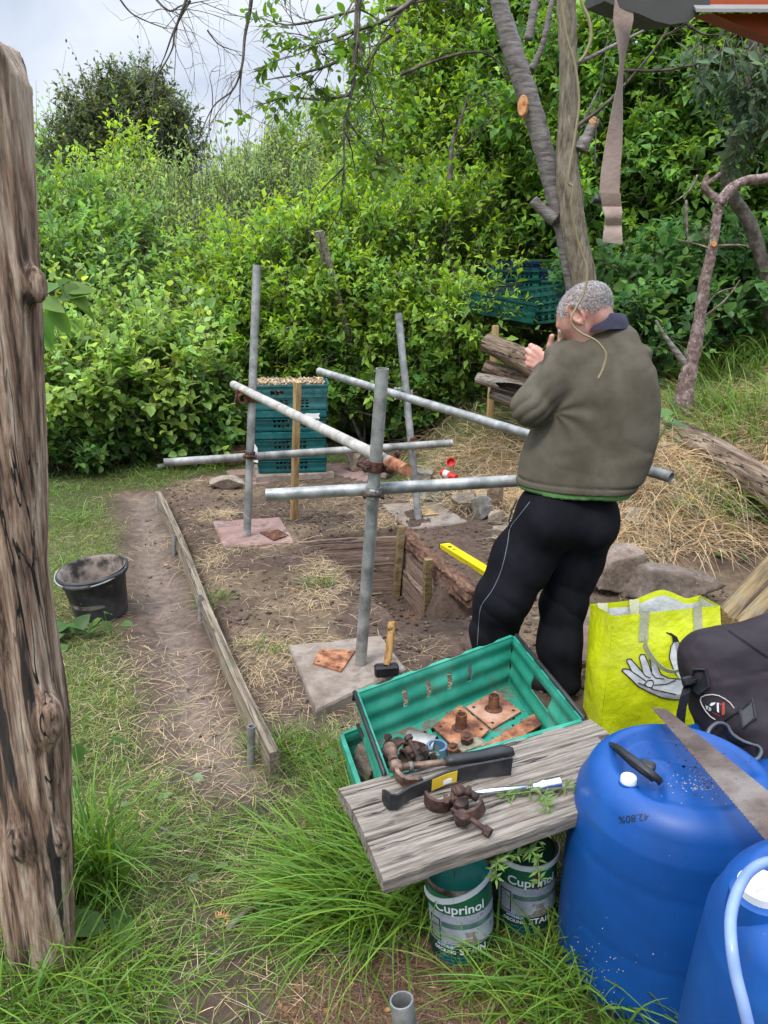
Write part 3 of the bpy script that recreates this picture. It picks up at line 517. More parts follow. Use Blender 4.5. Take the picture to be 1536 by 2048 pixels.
def coupler_parts(root, m, m2, sc=1.):
    b = MB(); ro, ri = .032, .0248; n = 18   # band round the local Z axis
    for k in range(n):
        a0, a1 = 2 * math.pi * k / n, 2 * math.pi * (k + 1) / n; b.add([(r * math.cos(a), r * math.sin(a), z) for a in (a0, a1) for r in (ri, ro) for z in (-.021, .021)], [(0, 1, 3, 2), (6, 7, 5, 4), (2, 3, 7, 6), (4, 5, 1, 0), (1, 5, 7, 3), (0, 2, 6, 4)])
    b.box((.036, 0, 0), (.02, .03, .05), bev=.005); b.box((-.038, .006, 0), (.022, .026, .044), bev=.005); b.box((-.036, -.012, 0), (.02, .012, .034), bev=.004)
    ob('band', b, m, root)
    b = MB(); b.tube([(-.052, .045, 0), (-.046, -.035, 0)], .0065, 10); b.tube([(-.047, -.038, 0), (-.047, -.026, 0)], .0125, 6); b.tube([(-.052, .030, 0), (-.0515, .042, 0)], .0125, 6); ob('bolt', b, m2, root)
    b = MB()   # second band round the local Y axis, beside the first
    for k in range(n):
        a0, a1 = 2 * math.pi * k / n, 2 * math.pi * (k + 1) / n; b.add([(.058 + .0 + r * math.cos(a), y, r * math.sin(a)) for a in (a0, a1) for r in (ri, ro) for y in (-.02, .02)], [(0, 1, 3, 2), (6, 7, 5, 4), (2, 3, 7, 6), (4, 5, 1, 0), (1, 5, 7, 3), (0, 2, 6, 4)])
    b.box((.060, 0, .036), (.03, .04, .018), bev=.005); b.tube([(.105, 0, -.03), (.09, 0, .05)], .0065, 10); b.tube([(.093, 0, .034), (.091, 0, .046)], .0125, 6); ob('second_band', b, m, root)
def coupler(p1, d1, p2, d2, label, m, m2):
    """p1,d1 the upright, p2,d2 the tube that crosses it"""
    d1 = Vector(d1).normalized(); x = Vector(p2) - Vector(p1); x = (x - d1 * x.dot(d1)).normalized(); d2 = Vector(d2).normalized(); y = d1.cross(x)
    M = Matrix((x, y, d1)).transposed(); o = thing('scaffold_coupler', label, 'coupler', tuple(p1), group='couplers on the scaffold joints', rot=M.to_euler()); coupler_parts(o, m, m2); return o
def on(T, py):   # point of a tube at picture row py
    lo, hi = 0., 1.; a, b = Vector(T[0]), Vector(T[1])
    def row(t): q = a + (b - a) * t; z = q.z - 1.6; return 1024 - F_ * (q.y * ST + z * CT) / (q.y * CT - z * ST)
    for _ in range(30):
        m = (lo + hi) / 2
        if (row(m) < py) == (row(0) < row(1)): lo = m
        else: hi = m
    return a + (b - a) * lo
def near_on(T, p):
    a, b = Vector(T[0]), Vector(T[1]); t = (p - a).dot(b - a) / (b - a).length_squared; return a + (b - a) * t
for T, U, row, lab, m, m2 in ((T_c, A_, 932, 'red rusty coupler holding the sloping tube to the middle upright', M_rust, M_rustd), (T_c, C_, 983, 'silver coupler low on the middle upright', M_galv, M_rustd),
        (T_l, A_, 797, 'dark red rusty coupler high on the tallest upright', M_rust, M_rust), (T_l, B_, 910, 'brown coupler low on the tallest upright', M_rustd, M_rust),
        (T_r, D_, 788, 'grey coupler high on the leaning upright', M_galvd, M_rustd), (T_r, B_, 889, 'rusty orange coupler low on the leaning upright', M_rust, M_rusto)):
    p = on(T, row); q = near_on(U, p); coupler(p, T[0] - T[1], q, U[1] - U[0], lab, m, m2)

# ---------------------------------------------------------------- slabs, boards, stakes, stones
def slab(pts, th, z, m, label, cat='paving slab', grp='paving slabs'):
    """four corners in the photograph, laid flat at height z"""
    c = [G(a, b, z) for a, b in pts]; ce = sum(c, Vector()) / 4; o = thing('paving_slab', label, cat, (ce.x, ce.y, z - th), group=grp); V = []; Fs = []
    n = 14; r_ = np.random.default_rng(int(ce.x * 1000) % 9999 + 5)
    for k, (zz, ins) in enumerate(((0, 0), (th * .82, 0), (th, .006))):
        for i in range(4):
            a, b = c[i] - ce, c[(i + 1) % 4] - ce
            for j in range(n):
                q = a.lerp(b, j / n); q = q * (1 - ins / q.length); e = .0035 * (r_.random() - .5) + (.010 * (r_.random() < .08) if k == 2 else 0); q = q * (1 - e / .3); V.append((q.x, q.y, zz + (-.006 * (r_.random() < .08) if k == 2 else 0)))
    N = 4 * n
    for k in range(2): Fs += [(k * N + i, k * N + (i + 1) % N, (k + 1) * N + (i + 1) % N, (k + 1) * N + i) for i in range(N)]
    mb = MB().add(V, Fs); mb.add([V[2 * N + i] for i in range(N)], [tuple(range(N))]); o2 = ob('block', mb, m, o); return o
slab([(577, 1290), (762, 1270), (812, 1335), (632, 1420)], .05, .045, M_slabg, 'big grey slab under the middle upright and the hammer')
slab([(425, 1042), (560, 1034), (590, 1082), (447, 1092)], .045, .055, M_slabp, 'pink slab under the tallest upright')
slab([(765, 1008), (868, 1001), (935, 1042), (818, 1058)], .05, .045, M_slabg, 'grey slab under the leaning upright')
slab([(452, 940), (530, 934), (560, 962), (470, 972)], .045, .03, M_slabp, 'pink slab to the left of the crate stack')
slab([(640, 925), (705, 925), (748, 960), (672, 967)], .045, .03, M_slabp, 'pink slab sticking out right of the crate stack')
slab([(508, 928), (640, 925), (668, 944), (512, 952)], .055, .085, M_slabg, 'grey slab carrying the stack of teal crates')
slab([(1120, 1215), (1200, 1210), (1215, 1318), (1152, 1325)], .05, .05, M_slabp, 'reddish slab between the man and the yellow bag')
def stone(px, py, Yo, s, label, tint=(1, 1, 1), seed=0, rz=0., cat='stone', grp='rough stones edging the plot', name='stone', embed=.18, sharp=1.):
    """px,py: picture centre of the stone"""
    s = np.array(s, float); r_ = np.random.default_rng(seed + 400); ortho = np.linalg.qr(np.eye(3) + .28 * r_.normal(0, 1, (3, 3)))[0]; pl = nrm(np.concatenate([ortho, -ortho, r_.normal(0, 1, (5, 3))]) + .12 * r_.normal(0, 1, (11, 3))); off = np.concatenate([r_.uniform(.62, .82, 6), r_.uniform(.70, .95, 5)])
    def f(p):
        q = p / s; d = np.linalg.norm(q, axis=1) - 1.25; 
        for a, b in zip(pl, off): d = np.maximum(d, (q @ a) - b * sharp)
        d = np.maximum(d, np.abs(q[:, 2]) - .78)
        return (d + .06 * fbm(q * 1.7 + seed, 2, seed) + .09 * fbm(q * 6 + seed, 4, seed)) * s.min()
    V, Fq = snet(f, -1.35 * s, 1.35 * s, float(s.max()) / 22); p = gpt(px, py + 1538 * s[2] * .45 / 5)
    s = s * 1.0; z = p.z - s[2] * .22; o = thing(name, label, cat, (p.x, p.y, z), group=grp, rz=rz); V[:, 2] += s[2]
    cc = np.ones((len(V), 3)) * np.array(tint); npmesh('rock', V, Fq, M_stone, o, cols=cc, smooth=False); return o
for a in [(718, 925, None, (.13, .11, .13), 'pinkish triangular stone right of the crate stack', (1.15, .95, .85)), (760, 940, None, (.14, .12, .09), 'brown stone behind the middle upright', (1., .85, .75)),
          (455, 968, None, (.15, .09, .065), 'grey squared block left of the tallest upright', (1.25, 1.15, 1.05)), (842, 960, None, (.10, .09, .10), 'pale grey pointed stone right of the leaning upright', (1.1, 1.1, 1.0)),
          (866, 990, None, (.13, .10, .07), 'greenish grey flat stone under the level tube', (.95, 1.05, .9)), (905, 988, None, (.085, .08, .075), 'square brown stone under the level tube', (1.05, .9, .8)),
          (945, 982, None, (.08, .075, .075), 'rounded brown stone in the row of rubble', (.85, .75, .68)), (985, 1000, None, (.07, .07, .13), 'upright orange brown stone beside the black trousers', (1.15, .95, .78)),
          (935, 1012, None, (.10, .08, .08), 'leaning brown stone in front of the rubble row', (.85, .78, .7)), (962, 1022, None, (.075, .07, .11), 'blue grey upright stone in front of the rubble row', (.85, .9, .95)),
          (990, 1040, None, (.05, .05, .06), 'small pale stone just left of the black trousers', (1.2, 1.1, 1)), (1000, 1070, None, (.06, .06, .05), 'small stone half hidden behind the black trousers', (1, .9, .8)),
          (1198, 1135, None, (.10, .09, .15), 'tall narrow rock right behind the trousers', (.9, .78, .7)), (1222, 1158, None, (.145, .12, .16), 'big angular brown rock behind the yellow bag', (1.08, .92, .85)),
          (1325, 1180, None, (.27, .12, .115), 'long flat dark rock behind the yellow bag', (.8, .7, .66)), (1275, 1030, None, (.09, .08, .06), 'white topped stone in the straw bank', (1.6, 1.6, 1.55)),
          (332, 1130, None, (.018, .014, .008), 'small orange stone chip on the path', (1.6, .95, .7)), (745, 1510, None, (.075, .07, .085), 'grey pink lump of stone in the lower green crate', (1.05, .95, .92))]:
    i = len(bpy.data.objects); o_ = stone(a[0], a[1], a[2], a[3], a[4], a[5], i, rnd.uniform(-.4, .4))
    if 'lower green crate' in a[4]: LUMP = o_
# edging board with its pegs
A0, A1 = G(316, 985, .10), G(548, 1503, .115); ax = (A1 - A0); ang = math.atan2(ax.y, ax.x); Lb = math.hypot(ax.x, ax.y)
o = thing('edging_board', 'long weathered ribbed board edging the dirt path', 'board', ((A0.x + A1.x) / 2, (A0.y + A1.y) / 2, -.06), ang)
m = MB(); nseg = 40; V = []; prof = [(.019, 0)] + [(.019 - .0028 * (k % 2), .012 + .0105 * k) for k in range(14)] + [(.017, .17), (-.017, .17)] + [(-.019 + .0028 * (k % 2), .012 + .0105 * k) for k in range(13, -1, -1)] + [(-.019, 0)]
for i in range(nseg + 1):
    x = -Lb / 2 + Lb * i / nseg; dy = .012 * math.sin(i * .16) ; V += [(x, y + dy, z + .003 * math.sin(i * .5)) for y, z in prof]
k = len(prof); m.add(V, [(i * k + j, i * k + (j + 1) % k, (i + 1) * k + (j + 1) % k, (i + 1) * k + j) for i in range(nseg) for j in range(k)] + [tuple(range(k - 1, -1, -1)), tuple(range(nseg * k, nseg * k + k))]); ob('plank', m, M_edge, o)
nv = Vector((-ax.y, ax.x, 0)).normalized() * -.001
for px, py, lab, hh in ((315, 990, 'farthest steel peg, at the far end of the edging board', .10), (348, 1070, 'second steel peg from the far end of the edging board', .12), (401, 1192, 'third steel peg, halfway along the edging board', .13), (503, 1452, 'nearest steel peg, at the near end of the edging board', .15)):
    t = G(px, py, hh); bt = Vector((t.x - .012, t.y, -.05)); o = thing('steel_peg', lab, 'peg', tuple(bt), group='steel pegs along the edging board'); ob('pipe', hollow(t, bt, .0135, 14, .0022), [M_galv, M_dark], o, True, True, 40)
def stake(top, bot, w_, label, m=None, cat='stake', grp='sawn wooden stakes', name='wooden_stake', rz=.3):
    top, bot = Vector(top), Vector(bot); o = thing(name, label, cat, tuple(bot), group=grp); t = (top - bot); q = t.to_track_quat('Z', 'Y').to_matrix() @ Matrix.Rotation(rz, 3, 'Z')
    b = MB().box((top + bot) / 2, (w_, w_, t.length), q, bev=.002); ob('shaft', b, m or M_sawn, o, False, True); return o
stake(P(595, 763, 4.75), G(587, 1060, -.05), .038, 'tall pale stake in front of the teal crates')
stake(P(991, 651, 6.5), P(979, 835, 6.5), .045, 'pale stake in front of the log pile')
stake(P(803, 1052, 4.53), P(791, 1195, 4.53), .042, 'greenish stake in the far corner of the pit', M_timb)
stake(P(856, 1117, 4.02), G(852, 1252, -.34), .042, 'greenish stake against the right side of the pit', M_timb)
def plank(a, b, h_, th, label, m=M_pitw, grp=None, cat='plank', name='wooden_plank', tilt=0., part='board'):
    """upright board whose top edge runs from a to b"""
    a, b = Vector(a), Vector(b); d = b - a; L_ = d.length; o = thing(name, label, cat, tuple((a + b) / 2 - Vector((0, 0, h_))), group=grp); x = d.normalized(); y = Vector((0, 0, 1)).cross(x).normalized(); z = x.cross(y); M = Matrix((x, y, z)).transposed()
    o.rotation_euler = (M @ Matrix.Rotation(tilt, 3, 'X')).to_euler(); mb = MB(); n = 10; V = []
    r_ = np.random.default_rng(int(abs(a.x) * 997) + 1)
    for i in range(n + 1):
        xx = -L_ / 2 + L_ * i / n; j1, j2 = r_.normal(0, .003, 2); V += [(xx, -th / 2, j2), (xx, th / 2, j2), (xx, th / 2, h_ - .003 + j1), (xx, th / 2 - .003, h_ + j1), (xx, -th / 2 + .003, h_ + j1), (xx, -th / 2, h_ - .003 + j1)]
    mb.add(V, [(i * 6 + j, i * 6 + (j + 1) % 6, (i + 1) * 6 + (j + 1) % 6, (i + 1) * 6 + j) for i in range(n) for j in range(6)] + [(5, 4, 3, 2, 1, 0), tuple(range(n * 6, n * 6 + 6))]); ob(part, mb, m, o); return o
PB = 'boards lining the pit'
p0, p1 = G(592, 1083, .05), G(800, 1072, .05); plank(p0, p1, .18, .022, 'upper dark board across the back of the pit', grp=PB)
plank(G(640, 1133, -.12), G(800, 1126, -.135), .20, .030, 'lower dark board across the back of the pit', grp=PB)
plank(G(806, 1078, .01), G(885, 1150, .0), .19, .02, 'upper paint spotted board on the right side of the pit', grp=PB)
plank(G(800, 1130, -.17), G(862, 1200, -.18), .18, .03, 'lower root covered board on the right side of the pit', grp=PB)
o = plank(G(790, 1300, .0), G(1078, 1234, .03), .05, .018, 'thin board edging the trench in front of the slab', M_gwood, cat='board')
# rotten sleeper
a, b = G(808, 1064, .035), G(948, 1188, .03); d = b - a; o = thing('rotten_beam', 'crumbling red brown beam along the right edge of the pit', 'beam', tuple((a + b) / 2 - Vector((0, 0, .07))), math.atan2(d.y, d.x))
def f(p):
    q = np.abs(p) - np.array([d.length / 2, .042, .05]); return np.maximum(np.maximum(q[:, 0], q[:, 1]), q[:, 2]) + .045 * fbm(p * [7, 26, 26], 4, 3) + .02 * fbm(p * 60, 2, 4)
V, Fq = snet(f, (-d.length / 2 - .05, -.08, -.09), (d.length / 2 + .05, .08, .09), .007); V[:, 2] += .04; npmesh('wood', V, Fq, M_rot, o)
# baseplates
def baseplate(corner, z, m, label, spig=None, th=.006, grp='square steel base plates', stem=True, mt=None):
    c = [G(a, b, z) if len(corner[0]) == 2 else Vector(q) for q in corner for a, b in [q[:2]]] if len(corner[0]) == 2 else [Vector(q) for q in corner]
    ce = sum(c, Vector()) / 4; o = thing('base_plate', label, 'base plate', tuple(ce), group=grp); b = MB(); lo = [q - Vector((0, 0, 0)) for q in c]; hi = [q + Vector((0, 0, th)) for q in c]
    b.add(lo + hi, [(3, 2, 1, 0), (4, 5, 6, 7), (0, 1, 5, 4), (1, 2, 6, 5), (2, 3, 7, 6), (3, 0, 4, 7)])
    for i in range(4): q = ce.lerp(c[i], .72) + Vector((0, 0, th + .0006)); b.lathe([(.0001, 0), (.006, 0)], q, 10, 1)
    ob('plate', b, [m, M_dark], o, False, True)
    if stem:
        s_ = MB().lathe([(.030, 0), (.026, .004), (.0185, .006), (.0175, .045), (.0165, .05), (.0125, .05), (.0115, .012)], ce + Vector((0, 0, th)), 16); ob('spigot', s_, mt or M_rust, o, True, True, 40)
    return o
baseplate([(640, 1300), (711, 1303), (682, 1345), (626, 1328)], .047, M_rusto, 'orange rusted plate lying flat on the big grey slab', stem=False)
nb = MB(); q = G(672, 1316, .056); nb.box(q, (.035, .006, .002)); nb.box(q + Vector((.01, -.02, 0)), (.006, .035, .002)); 
baseplate([(520, 1066), (556, 1060), (577, 1072), (548, 1082)], .058, M_rust, 'dark red plate on the pink slab', stem=False)
o = baseplate([(842, 1018), (850, 1012), (877, 1029), (846, 1032)], .048, M_sawn, 'yellowish plate on the far grey slab', stem=False)
# spirit level, red tube and cap, pot, rod
a, b = G(888, 1092, .05), G(1062, 1196, .06); M_yel = mat('yellow level paint', (.62, .50, .01), (.72, .58, .02), scale=20, rough=.35, bump=.05, spot=(40, .68, (.3, .22, .05), .04)); M_blk = mat('black plastic', (.012, .012, .013), (.025, .025, .027), scale=20, rough=.45, bump=.1)
d = b - a; o = thing('spirit_level', 'yellow spirit level lying beside the rotten beam', 'spirit level', tuple((a + b) / 2 - Vector((0, 0, .025))), math.atan2(d.y, d.x)); l_ = d.length; b_ = MB(); b_.box((0, 0, .025), (l_, .058, .024), bev=.002); b_.box((0, .026, .025), (l_ - .03, .006, .030)); b_.box((0, -.026, .025), (l_ - .03, .006, .030)); ob('body', b_, M_yel, o)
for sx in (-1, 1): ob('end_cap', MB().box((sx * (l_ / 2 + .003), 0, .025), (.01, .062, .032), bev=.002), M_blk, o)
ob('vial', MB().lathe([(.0001, .0005), (.014, .0005)], (-l_ / 2 + .07, 0, .0378), 16), M_blk, o); ob('hang_hole', MB().lathe([(.0001, .0005), (.008, .0005)], (-l_ / 2 + .12, 0, .0378), 16), M_blk, o)
M_red = mat('red plastic', (.62, .012, .010), (.70, .03, .02), rough=.4, bump=.1); M_wht = mat('white plastic', (.68, .68, .66), (.80, .80, .78), scale=20, rough=.5, bump=.1, spot=(30, .66, (.35, .33, .3), .1))
q = P(903, 926, 5.9); o = thing('plastic_cup', 'small open red cup lying on the straw bank', 'cup', tuple(q), rot=(R(60), 0, R(-20))); ob('shell', MB().lathe([(.028, -.02), (.036, .025), (.033, .025), (.025, -.015), (.001, -.016)], n=20, capb=True), M_red, o, True, auto=40)
q0, q1 = P(884, 944, 5.75), P(912, 956, 5.65); o = thing('red_tube', 'red tube with a white label behind the level tube', 'tube', tuple(q1)); ob('tube_body', MB().tube([q0, q1], .026, 16), M_red, o, True, True, 40); ob('label_band', MB().tube([q0.lerp(q1, .18), q0.lerp(q1, .5)], .0268, 16), M_wht, o, True, True, 40)
M_terra = mat('terracotta', (.26, .13, .08), (.36, .19, .12), (.42, .26, .18), scale=8, rough=.9, bump=.3); q = gpt(466, 925); o = thing('terracotta_pot', 'low terracotta bowl left of the crate stack', 'pot', tuple(q - Vector((0, 0, .01)))); ob('bowl', MB().lathe([(.10, 0), (.145, .115), (.155, .115), (.158, .14), (.142, .14), (.135, .11), (.09, .03), (.001, .03)], n=28, capb=True), M_terra, o, True, auto=40)
o = thing('metal_rod', 'thin bright metal rod sticking out right of the man', 'rod', tuple(P(1260, 835, 3.6))); ob('rod', MB().tube([P(1240, 832, 3.6), P(1320, 853, 3.5)], .0055, 10), M_galv, o, True, True, 40)
# leaning board in the fruit bush
o = thing('leaning_board', 'brown board leaning upright inside the fruit bush', 'board', tuple(P(725, 790, 7.35))); a, b = P(637, 462, 7.08), P(725, 790, 7.35); t = a - b; ob('board', MB().box((a + b) / 2, (.13, .03, t.length), t.to_track_quat('Z', 'Y').to_matrix(), bev=.003), M_gwood, o, False, True)
# ---------------------------------------------------------------- weathered post
M_post = mat('weathered post wood', (.045, .027, .019), (.27, .165, .108), (.47, .36, .27), scale=3.4, stretch=(11, 11, .8), detail=12, nr=.68, lo=.38, hi=.60, rough=.85, bump=1., bscale=5, bdist=.012, dist=.4, spot=(1.5, .565, (.030, .022, .018), .05, 1), spot2=(9, .68, (.020, .016, .014), .04), fine=.35, crack=(2.6, .014, (.012, .009, .007)))
zs = [0, .66, 1.03, 1.6, 2.05]; xs = [-.845, -.785, -.776, -.712, -.672]; rs_ = [.086, .078, .068, .066, .060]
def f(p):
    z = p[:, 2]; cx = np.interp(z, zs, xs); r = np.interp(z, zs, rs_); q = np.stack([p[:, 0] - cx, p[:, 1] - 1.50], -1); a = np.arctan2(q[:, 1], q[:, 0]); rr = np.linalg.norm(q, axis=1)
    n = .030 * fbm(np.stack([np.cos(a) * 1.1, np.sin(a) * 1.1, z * 1.1], -1), 3, 2) + .016 * fbm(np.stack([np.cos(a) * 6, np.sin(a) * 6, z * 1.6 + 9], -1), 3, 8) + .006 * fbm(np.stack([np.cos(a) * 16, np.sin(a) * 16, z * 4], -1), 2, 18)
    d = rr - r - n * 1.1
    for ka, kz, kr in ((-.35, 1.585, .017), (-.65, .69, .027), (-.5, .37, .015), (-1.6, .40, .022), (-2.0, 1.05, .02)):
        kc = np.array([np.interp(kz, zs, xs) + np.cos(ka) * .083, 1.5 + np.sin(ka) * .083, kz]); d = smin(d, np.linalg.norm((p - kc) * [1, 1, .55], axis=1) - kr, .03)
        d = np.maximum(d, -(np.linalg.norm((p - kc - np.array([np.cos(ka), np.sin(ka), 0]) * kr * 1.1) * [1, 1, .6], axis=1) - kr * .42))
    top = z - (2.0 - .25 * (p[:, 0] + .70) - 2.2 * np.maximum(p[:, 0] + .65, 0) ** 1 * (p[:, 0] > -.65) + .02 * fbm(p * 9, 3, 6))
    return np.maximum(smin(d, d, .001), top * .8)
V, Fq = snet(f, (-1.0, 1.36, -.04), (-.52, 1.66, 2.06), .0058)
o = thing('wooden_post', 'thick weathered knotty tree trunk post at the left edge', 'post', (-.845, 1.5, 0)); npmesh('trunk', V, Fq, M_post, o, smooth=True, world=True)
# ---------------------------------------------------------------- bucket
M_bkt = mat('scuffed black bucket plastic', (.010, .010, .011), (.028, .028, .030), (.06, .058, .055), scale=9, detail=9, rough=.55, bump=.2, spot=(30, .64, (.12, .105, .09), .1), spot2=(5, .62, (.05, .04, .035), .15))
M_bin = mat('mortar crusted inside', (.02, .018, .016), (.13, .10, .08), (.24, .19, .155), scale=11, detail=8, lo=.4, hi=.56, rough=.9, bump=.5)
q = gpt(186, 1248); BK = (q.x, q.y + .13, q.z)
o = thing('bucket', 'black plastic builder bucket with mud crusted inside', 'bucket', BK, -.1, rot=(R(5), R(-4), -.1))
b_ = MB(); n = 40; prof = [(.118, 0), (.124, .004), (.150, .22), (.152, .225), (.168, .228), (.170, .240), (.165, .246), (.158, .246)]
V = [((r + .012 * (z > .2) * max(0, math.cos(2 * math.pi * j / n * 1 + .3)) ** 8) * math.cos(2 * math.pi * j / n), r * math.sin(2 * math.pi * j / n), z) for r, z in prof for j in range(n)]
b_.add(V, [(i * n + j, i * n + (j + 1) % n, (i + 1) * n + (j + 1) % n, (i + 1) * n + j) for i in range(len(prof) - 1) for j in range(n)] + [tuple(range(n - 1, -1, -1))]); ob('shell', b_, M_bkt, o, True, auto=40)
ob('inner_wall', MB().lathe([(.158, .246), (.147, .235), (.135, .09), (.12, .03), (.001, .02)], n=n), M_bin, o, True)
b_ = MB(); pts = [(.172 * math.cos(a), .172 * math.sin(a) - .0, .243 - .02 * math.sin(-a)) for a in np.linspace(-math.pi, 0, 24)]; b_.tube(pts, .004, 8); ob('wire_handle', b_, M_galvd, o, True)
b_ = MB(); pts = [(.174 * math.cos(a), .174 * math.sin(a), .243 - .02 * math.sin(-a)) for a in np.linspace(-math.pi * .62, -math.pi * .38, 8)]; b_.tube(pts, .012, 10); ob('grip', b_, M_bkt, o, True)
# ---------------------------------------------------------------- slotted panels and crates
def panel(mb, S, us, vs, holes, th, mi=0):
    """S(u,v)->(point, normal); cells of the grid inside a hole (u0,u1,v0,v1) are left open"""
    us = sorted(set([round(u, 5) for u in us] + [round(h[k], 5) for h in holes for k in (0, 1)])); vs = sorted(set([round(v, 5) for v in vs] + [round(h[k], 5) for h in holes for k in (2, 3)]))
    nu, nv_ = len(us), len(vs); V = []
    for s_ in (0, 1):
        for u in us:
            for v in vs: p, nn_ = S(u, v); V.append(Vector(p) + Vector(nn_) * (th if s_ else 0))
    I = lambda s_, i, j: s_ * nu * nv_ + i * nv_ + j
    solid = lambda i, j: 0 <= i < nu - 1 and 0 <= j < nv_ - 1 and not any(h[0] - 1e-6 < (us[i] + us[i + 1]) / 2 < h[1] and h[2] - 1e-6 < (vs[j] + vs[j + 1]) / 2 < h[3] for h in holes)
    Fs = []
    for i in range(nu - 1):
        for j in range(nv_ - 1):
            if not solid(i, j): continue
            Fs += [(I(1, i, j), I(1, i + 1, j), I(1, i + 1, j + 1), I(1, i, j + 1)), (I(0, i, j), I(0, i, j + 1), I(0, i + 1, j + 1), I(0, i + 1, j))]
            if not solid(i - 1, j): Fs.append((I(0, i, j), I(1, i, j), I(1, i, j + 1), I(0, i, j + 1)))
            if not solid(i + 1, j): Fs.append((I(0, i + 1, j), I(0, i + 1, j + 1), I(1, i + 1, j + 1), I(1, i + 1, j)))
            if not solid(i, j - 1): Fs.append((I(0, i, j), I(0, i + 1, j), I(1, i + 1, j), I(1, i, j)))
            if not solid(i, j + 1): Fs.append((I(0, i, j + 1), I(1, i, j + 1), I(1, i + 1, j + 1), I(0, i + 1, j + 1)))
    return mb.add(V, Fs, mi)
def crate(o, c, h, taper, mt, holes, floor_holes=(), rim=.012, wave=.0025, wth=.004, lipdrop=.025, mb_cut=.012, rimwave=0.):
    """c: four rim corners (local, counter-clockwise from above, wall k runs c[k]->c[k+1])"""
    c = [Vector(q) for q in c]; ce = sum(c, Vector()) / 4; bt = [ce + (q - ce) * (1 - taper / (q - ce).length) - Vector((0, 0, h)) for q in c]; walls = MB(); rimm = MB()
    for k in range(4):
        a, b, a2, b2 = c[k], c[(k + 1) % 4], bt[k], bt[(k + 1) % 4]; n = (b - a).cross(Vector((0, 0, 1))).normalized(); Lw = (b - a).length
        def S(u, v, a=a, b=b, a2=a2, b2=b2, n=n): p = (a2.lerp(b2, u)).lerp(a.lerp(b, u), v); return p + n * wave * math.sin(v * 19), n
        panel(walls, S, np.linspace(0, 1, 9), np.linspace(0, 1, max(4, int(h / mb_cut))), holes[k] if k < len(holes) else [], wth)
        m = int(Lw / .02); V = []
        for i in range(m + 1):
            u = i / m; p = a.lerp(b, u); e = rimwave * (1 if (int(u * 9) % 2) else 0) * (0 if i in (0, m) else 1)
            for dn, dz in ((-.001, .003), (rim, .003 - e), (rim, -lipdrop), (rim - .003, -lipdrop), (rim - .003, -.001 - e), (-.001, -.001)): V.append(p + n * dn + Vector((0, 0, dz)))
        rimm.add(V, [(i * 6 + j, i * 6 + (j + 1) % 6, (i + 1) * 6 + (j + 1) % 6, (i + 1) * 6 + j) for i in range(m) for j in range(6)] + [(5, 4, 3, 2, 1, 0), tuple(range(m * 6, m * 6 + 6))])
    S = lambda u, v: (bt[0].lerp(bt[1], u).lerp(bt[3].lerp(bt[2], u), v), (0, 0, 1)); fl = MB(); panel(fl, S, np.linspace(0, 1, 5), np.linspace(0, 1, 5), list(floor_holes), .004)
    ob('walls', walls, mt, o); ob('rim', rimm, mt, o); ob('floor', fl, mt if not isinstance(mt, tuple) else mt[0], o); return bt
M_gcr = mat('green crate plastic', (.012, .17, .105), (.018, .225, .145), (.05, .31, .21), scale=7, detail=8, rough=.5, bump=.15, spot=(9, .60, (.11, .12, .085), .22), spot2=(70, .66, (.09, .075, .055), .06))
M_gdirt = mat('dirty green crate floor', (.012, .21, .14), (.018, .27, .185), scale=7, rough=.6, bump=.3, spot=(7, .50, (.13, .095, .065), .08), spot2=(60, .56, (.10, .065, .045), .05))
RZ = .42
cc = [G(717, 1387, RZ), G(778, 1550, RZ), G(1160, 1440, RZ), G(1026, 1274, RZ)]; ce = sum(cc, Vector()) / 4; org = Vector((ce.x, ce.y, .235))
o = thing('green_crate', 'open green plastic crate of rusty scaffold fittings beyond the bench', 'crate', tuple(org)); loc = [q - org for q in cc]
wh = [[(.38, .66, .55, .72)], [(x, x + .028, .45, .78) for x in (.2, .3, .4, .5, .6, .7)], [(.36, .64, .48, .80)], [(x, x + .030, .42, .74) for x in (.29, .43, .57, .72)]]
fh = [(x, x + .022, y, y + .055) for y in (.12, .22, .32, .68, .78, .88) for x in np.arange(.06, .93, .055)] + [(x, x + .018, y, y + .045) for y in (.42, .5, .58) for x in (.05, .11, .86, .92)]
# wall order: left short, near long, right short, far long; the floor runs along wall 0 in u
fh = [(v0, v1, u0, u1) for (u0, u1, v0, v1) in fh]
bt = crate(o, loc, .178, .022, M_gcr, wh, fh, rimwave=.006, wave=.0035, mb_cut=.006)
o2 = [x for x in kids(o) if x.name.startswith('floor')][0]; o2.data.materials[0] = M_gdirt
for k, nm in ((0, 'bar'), (2, 'bar')):
    a, b = loc[k], loc[(k + 1) % 4]; n = (b - a).cross(Vector((0, 0, 1))).normalized(); ob('bale_bar', MB().tube([a + n * .014 + Vector((0, 0, -.02)), a + n * .012 + Vector((0, 0, .006)), b + n * .012 + Vector((0, 0, .006)), b + n * .014 + Vector((0, 0, -.02))], .0065, 8), M_blk, o, True)
CR = o; CO = org; CB = bt
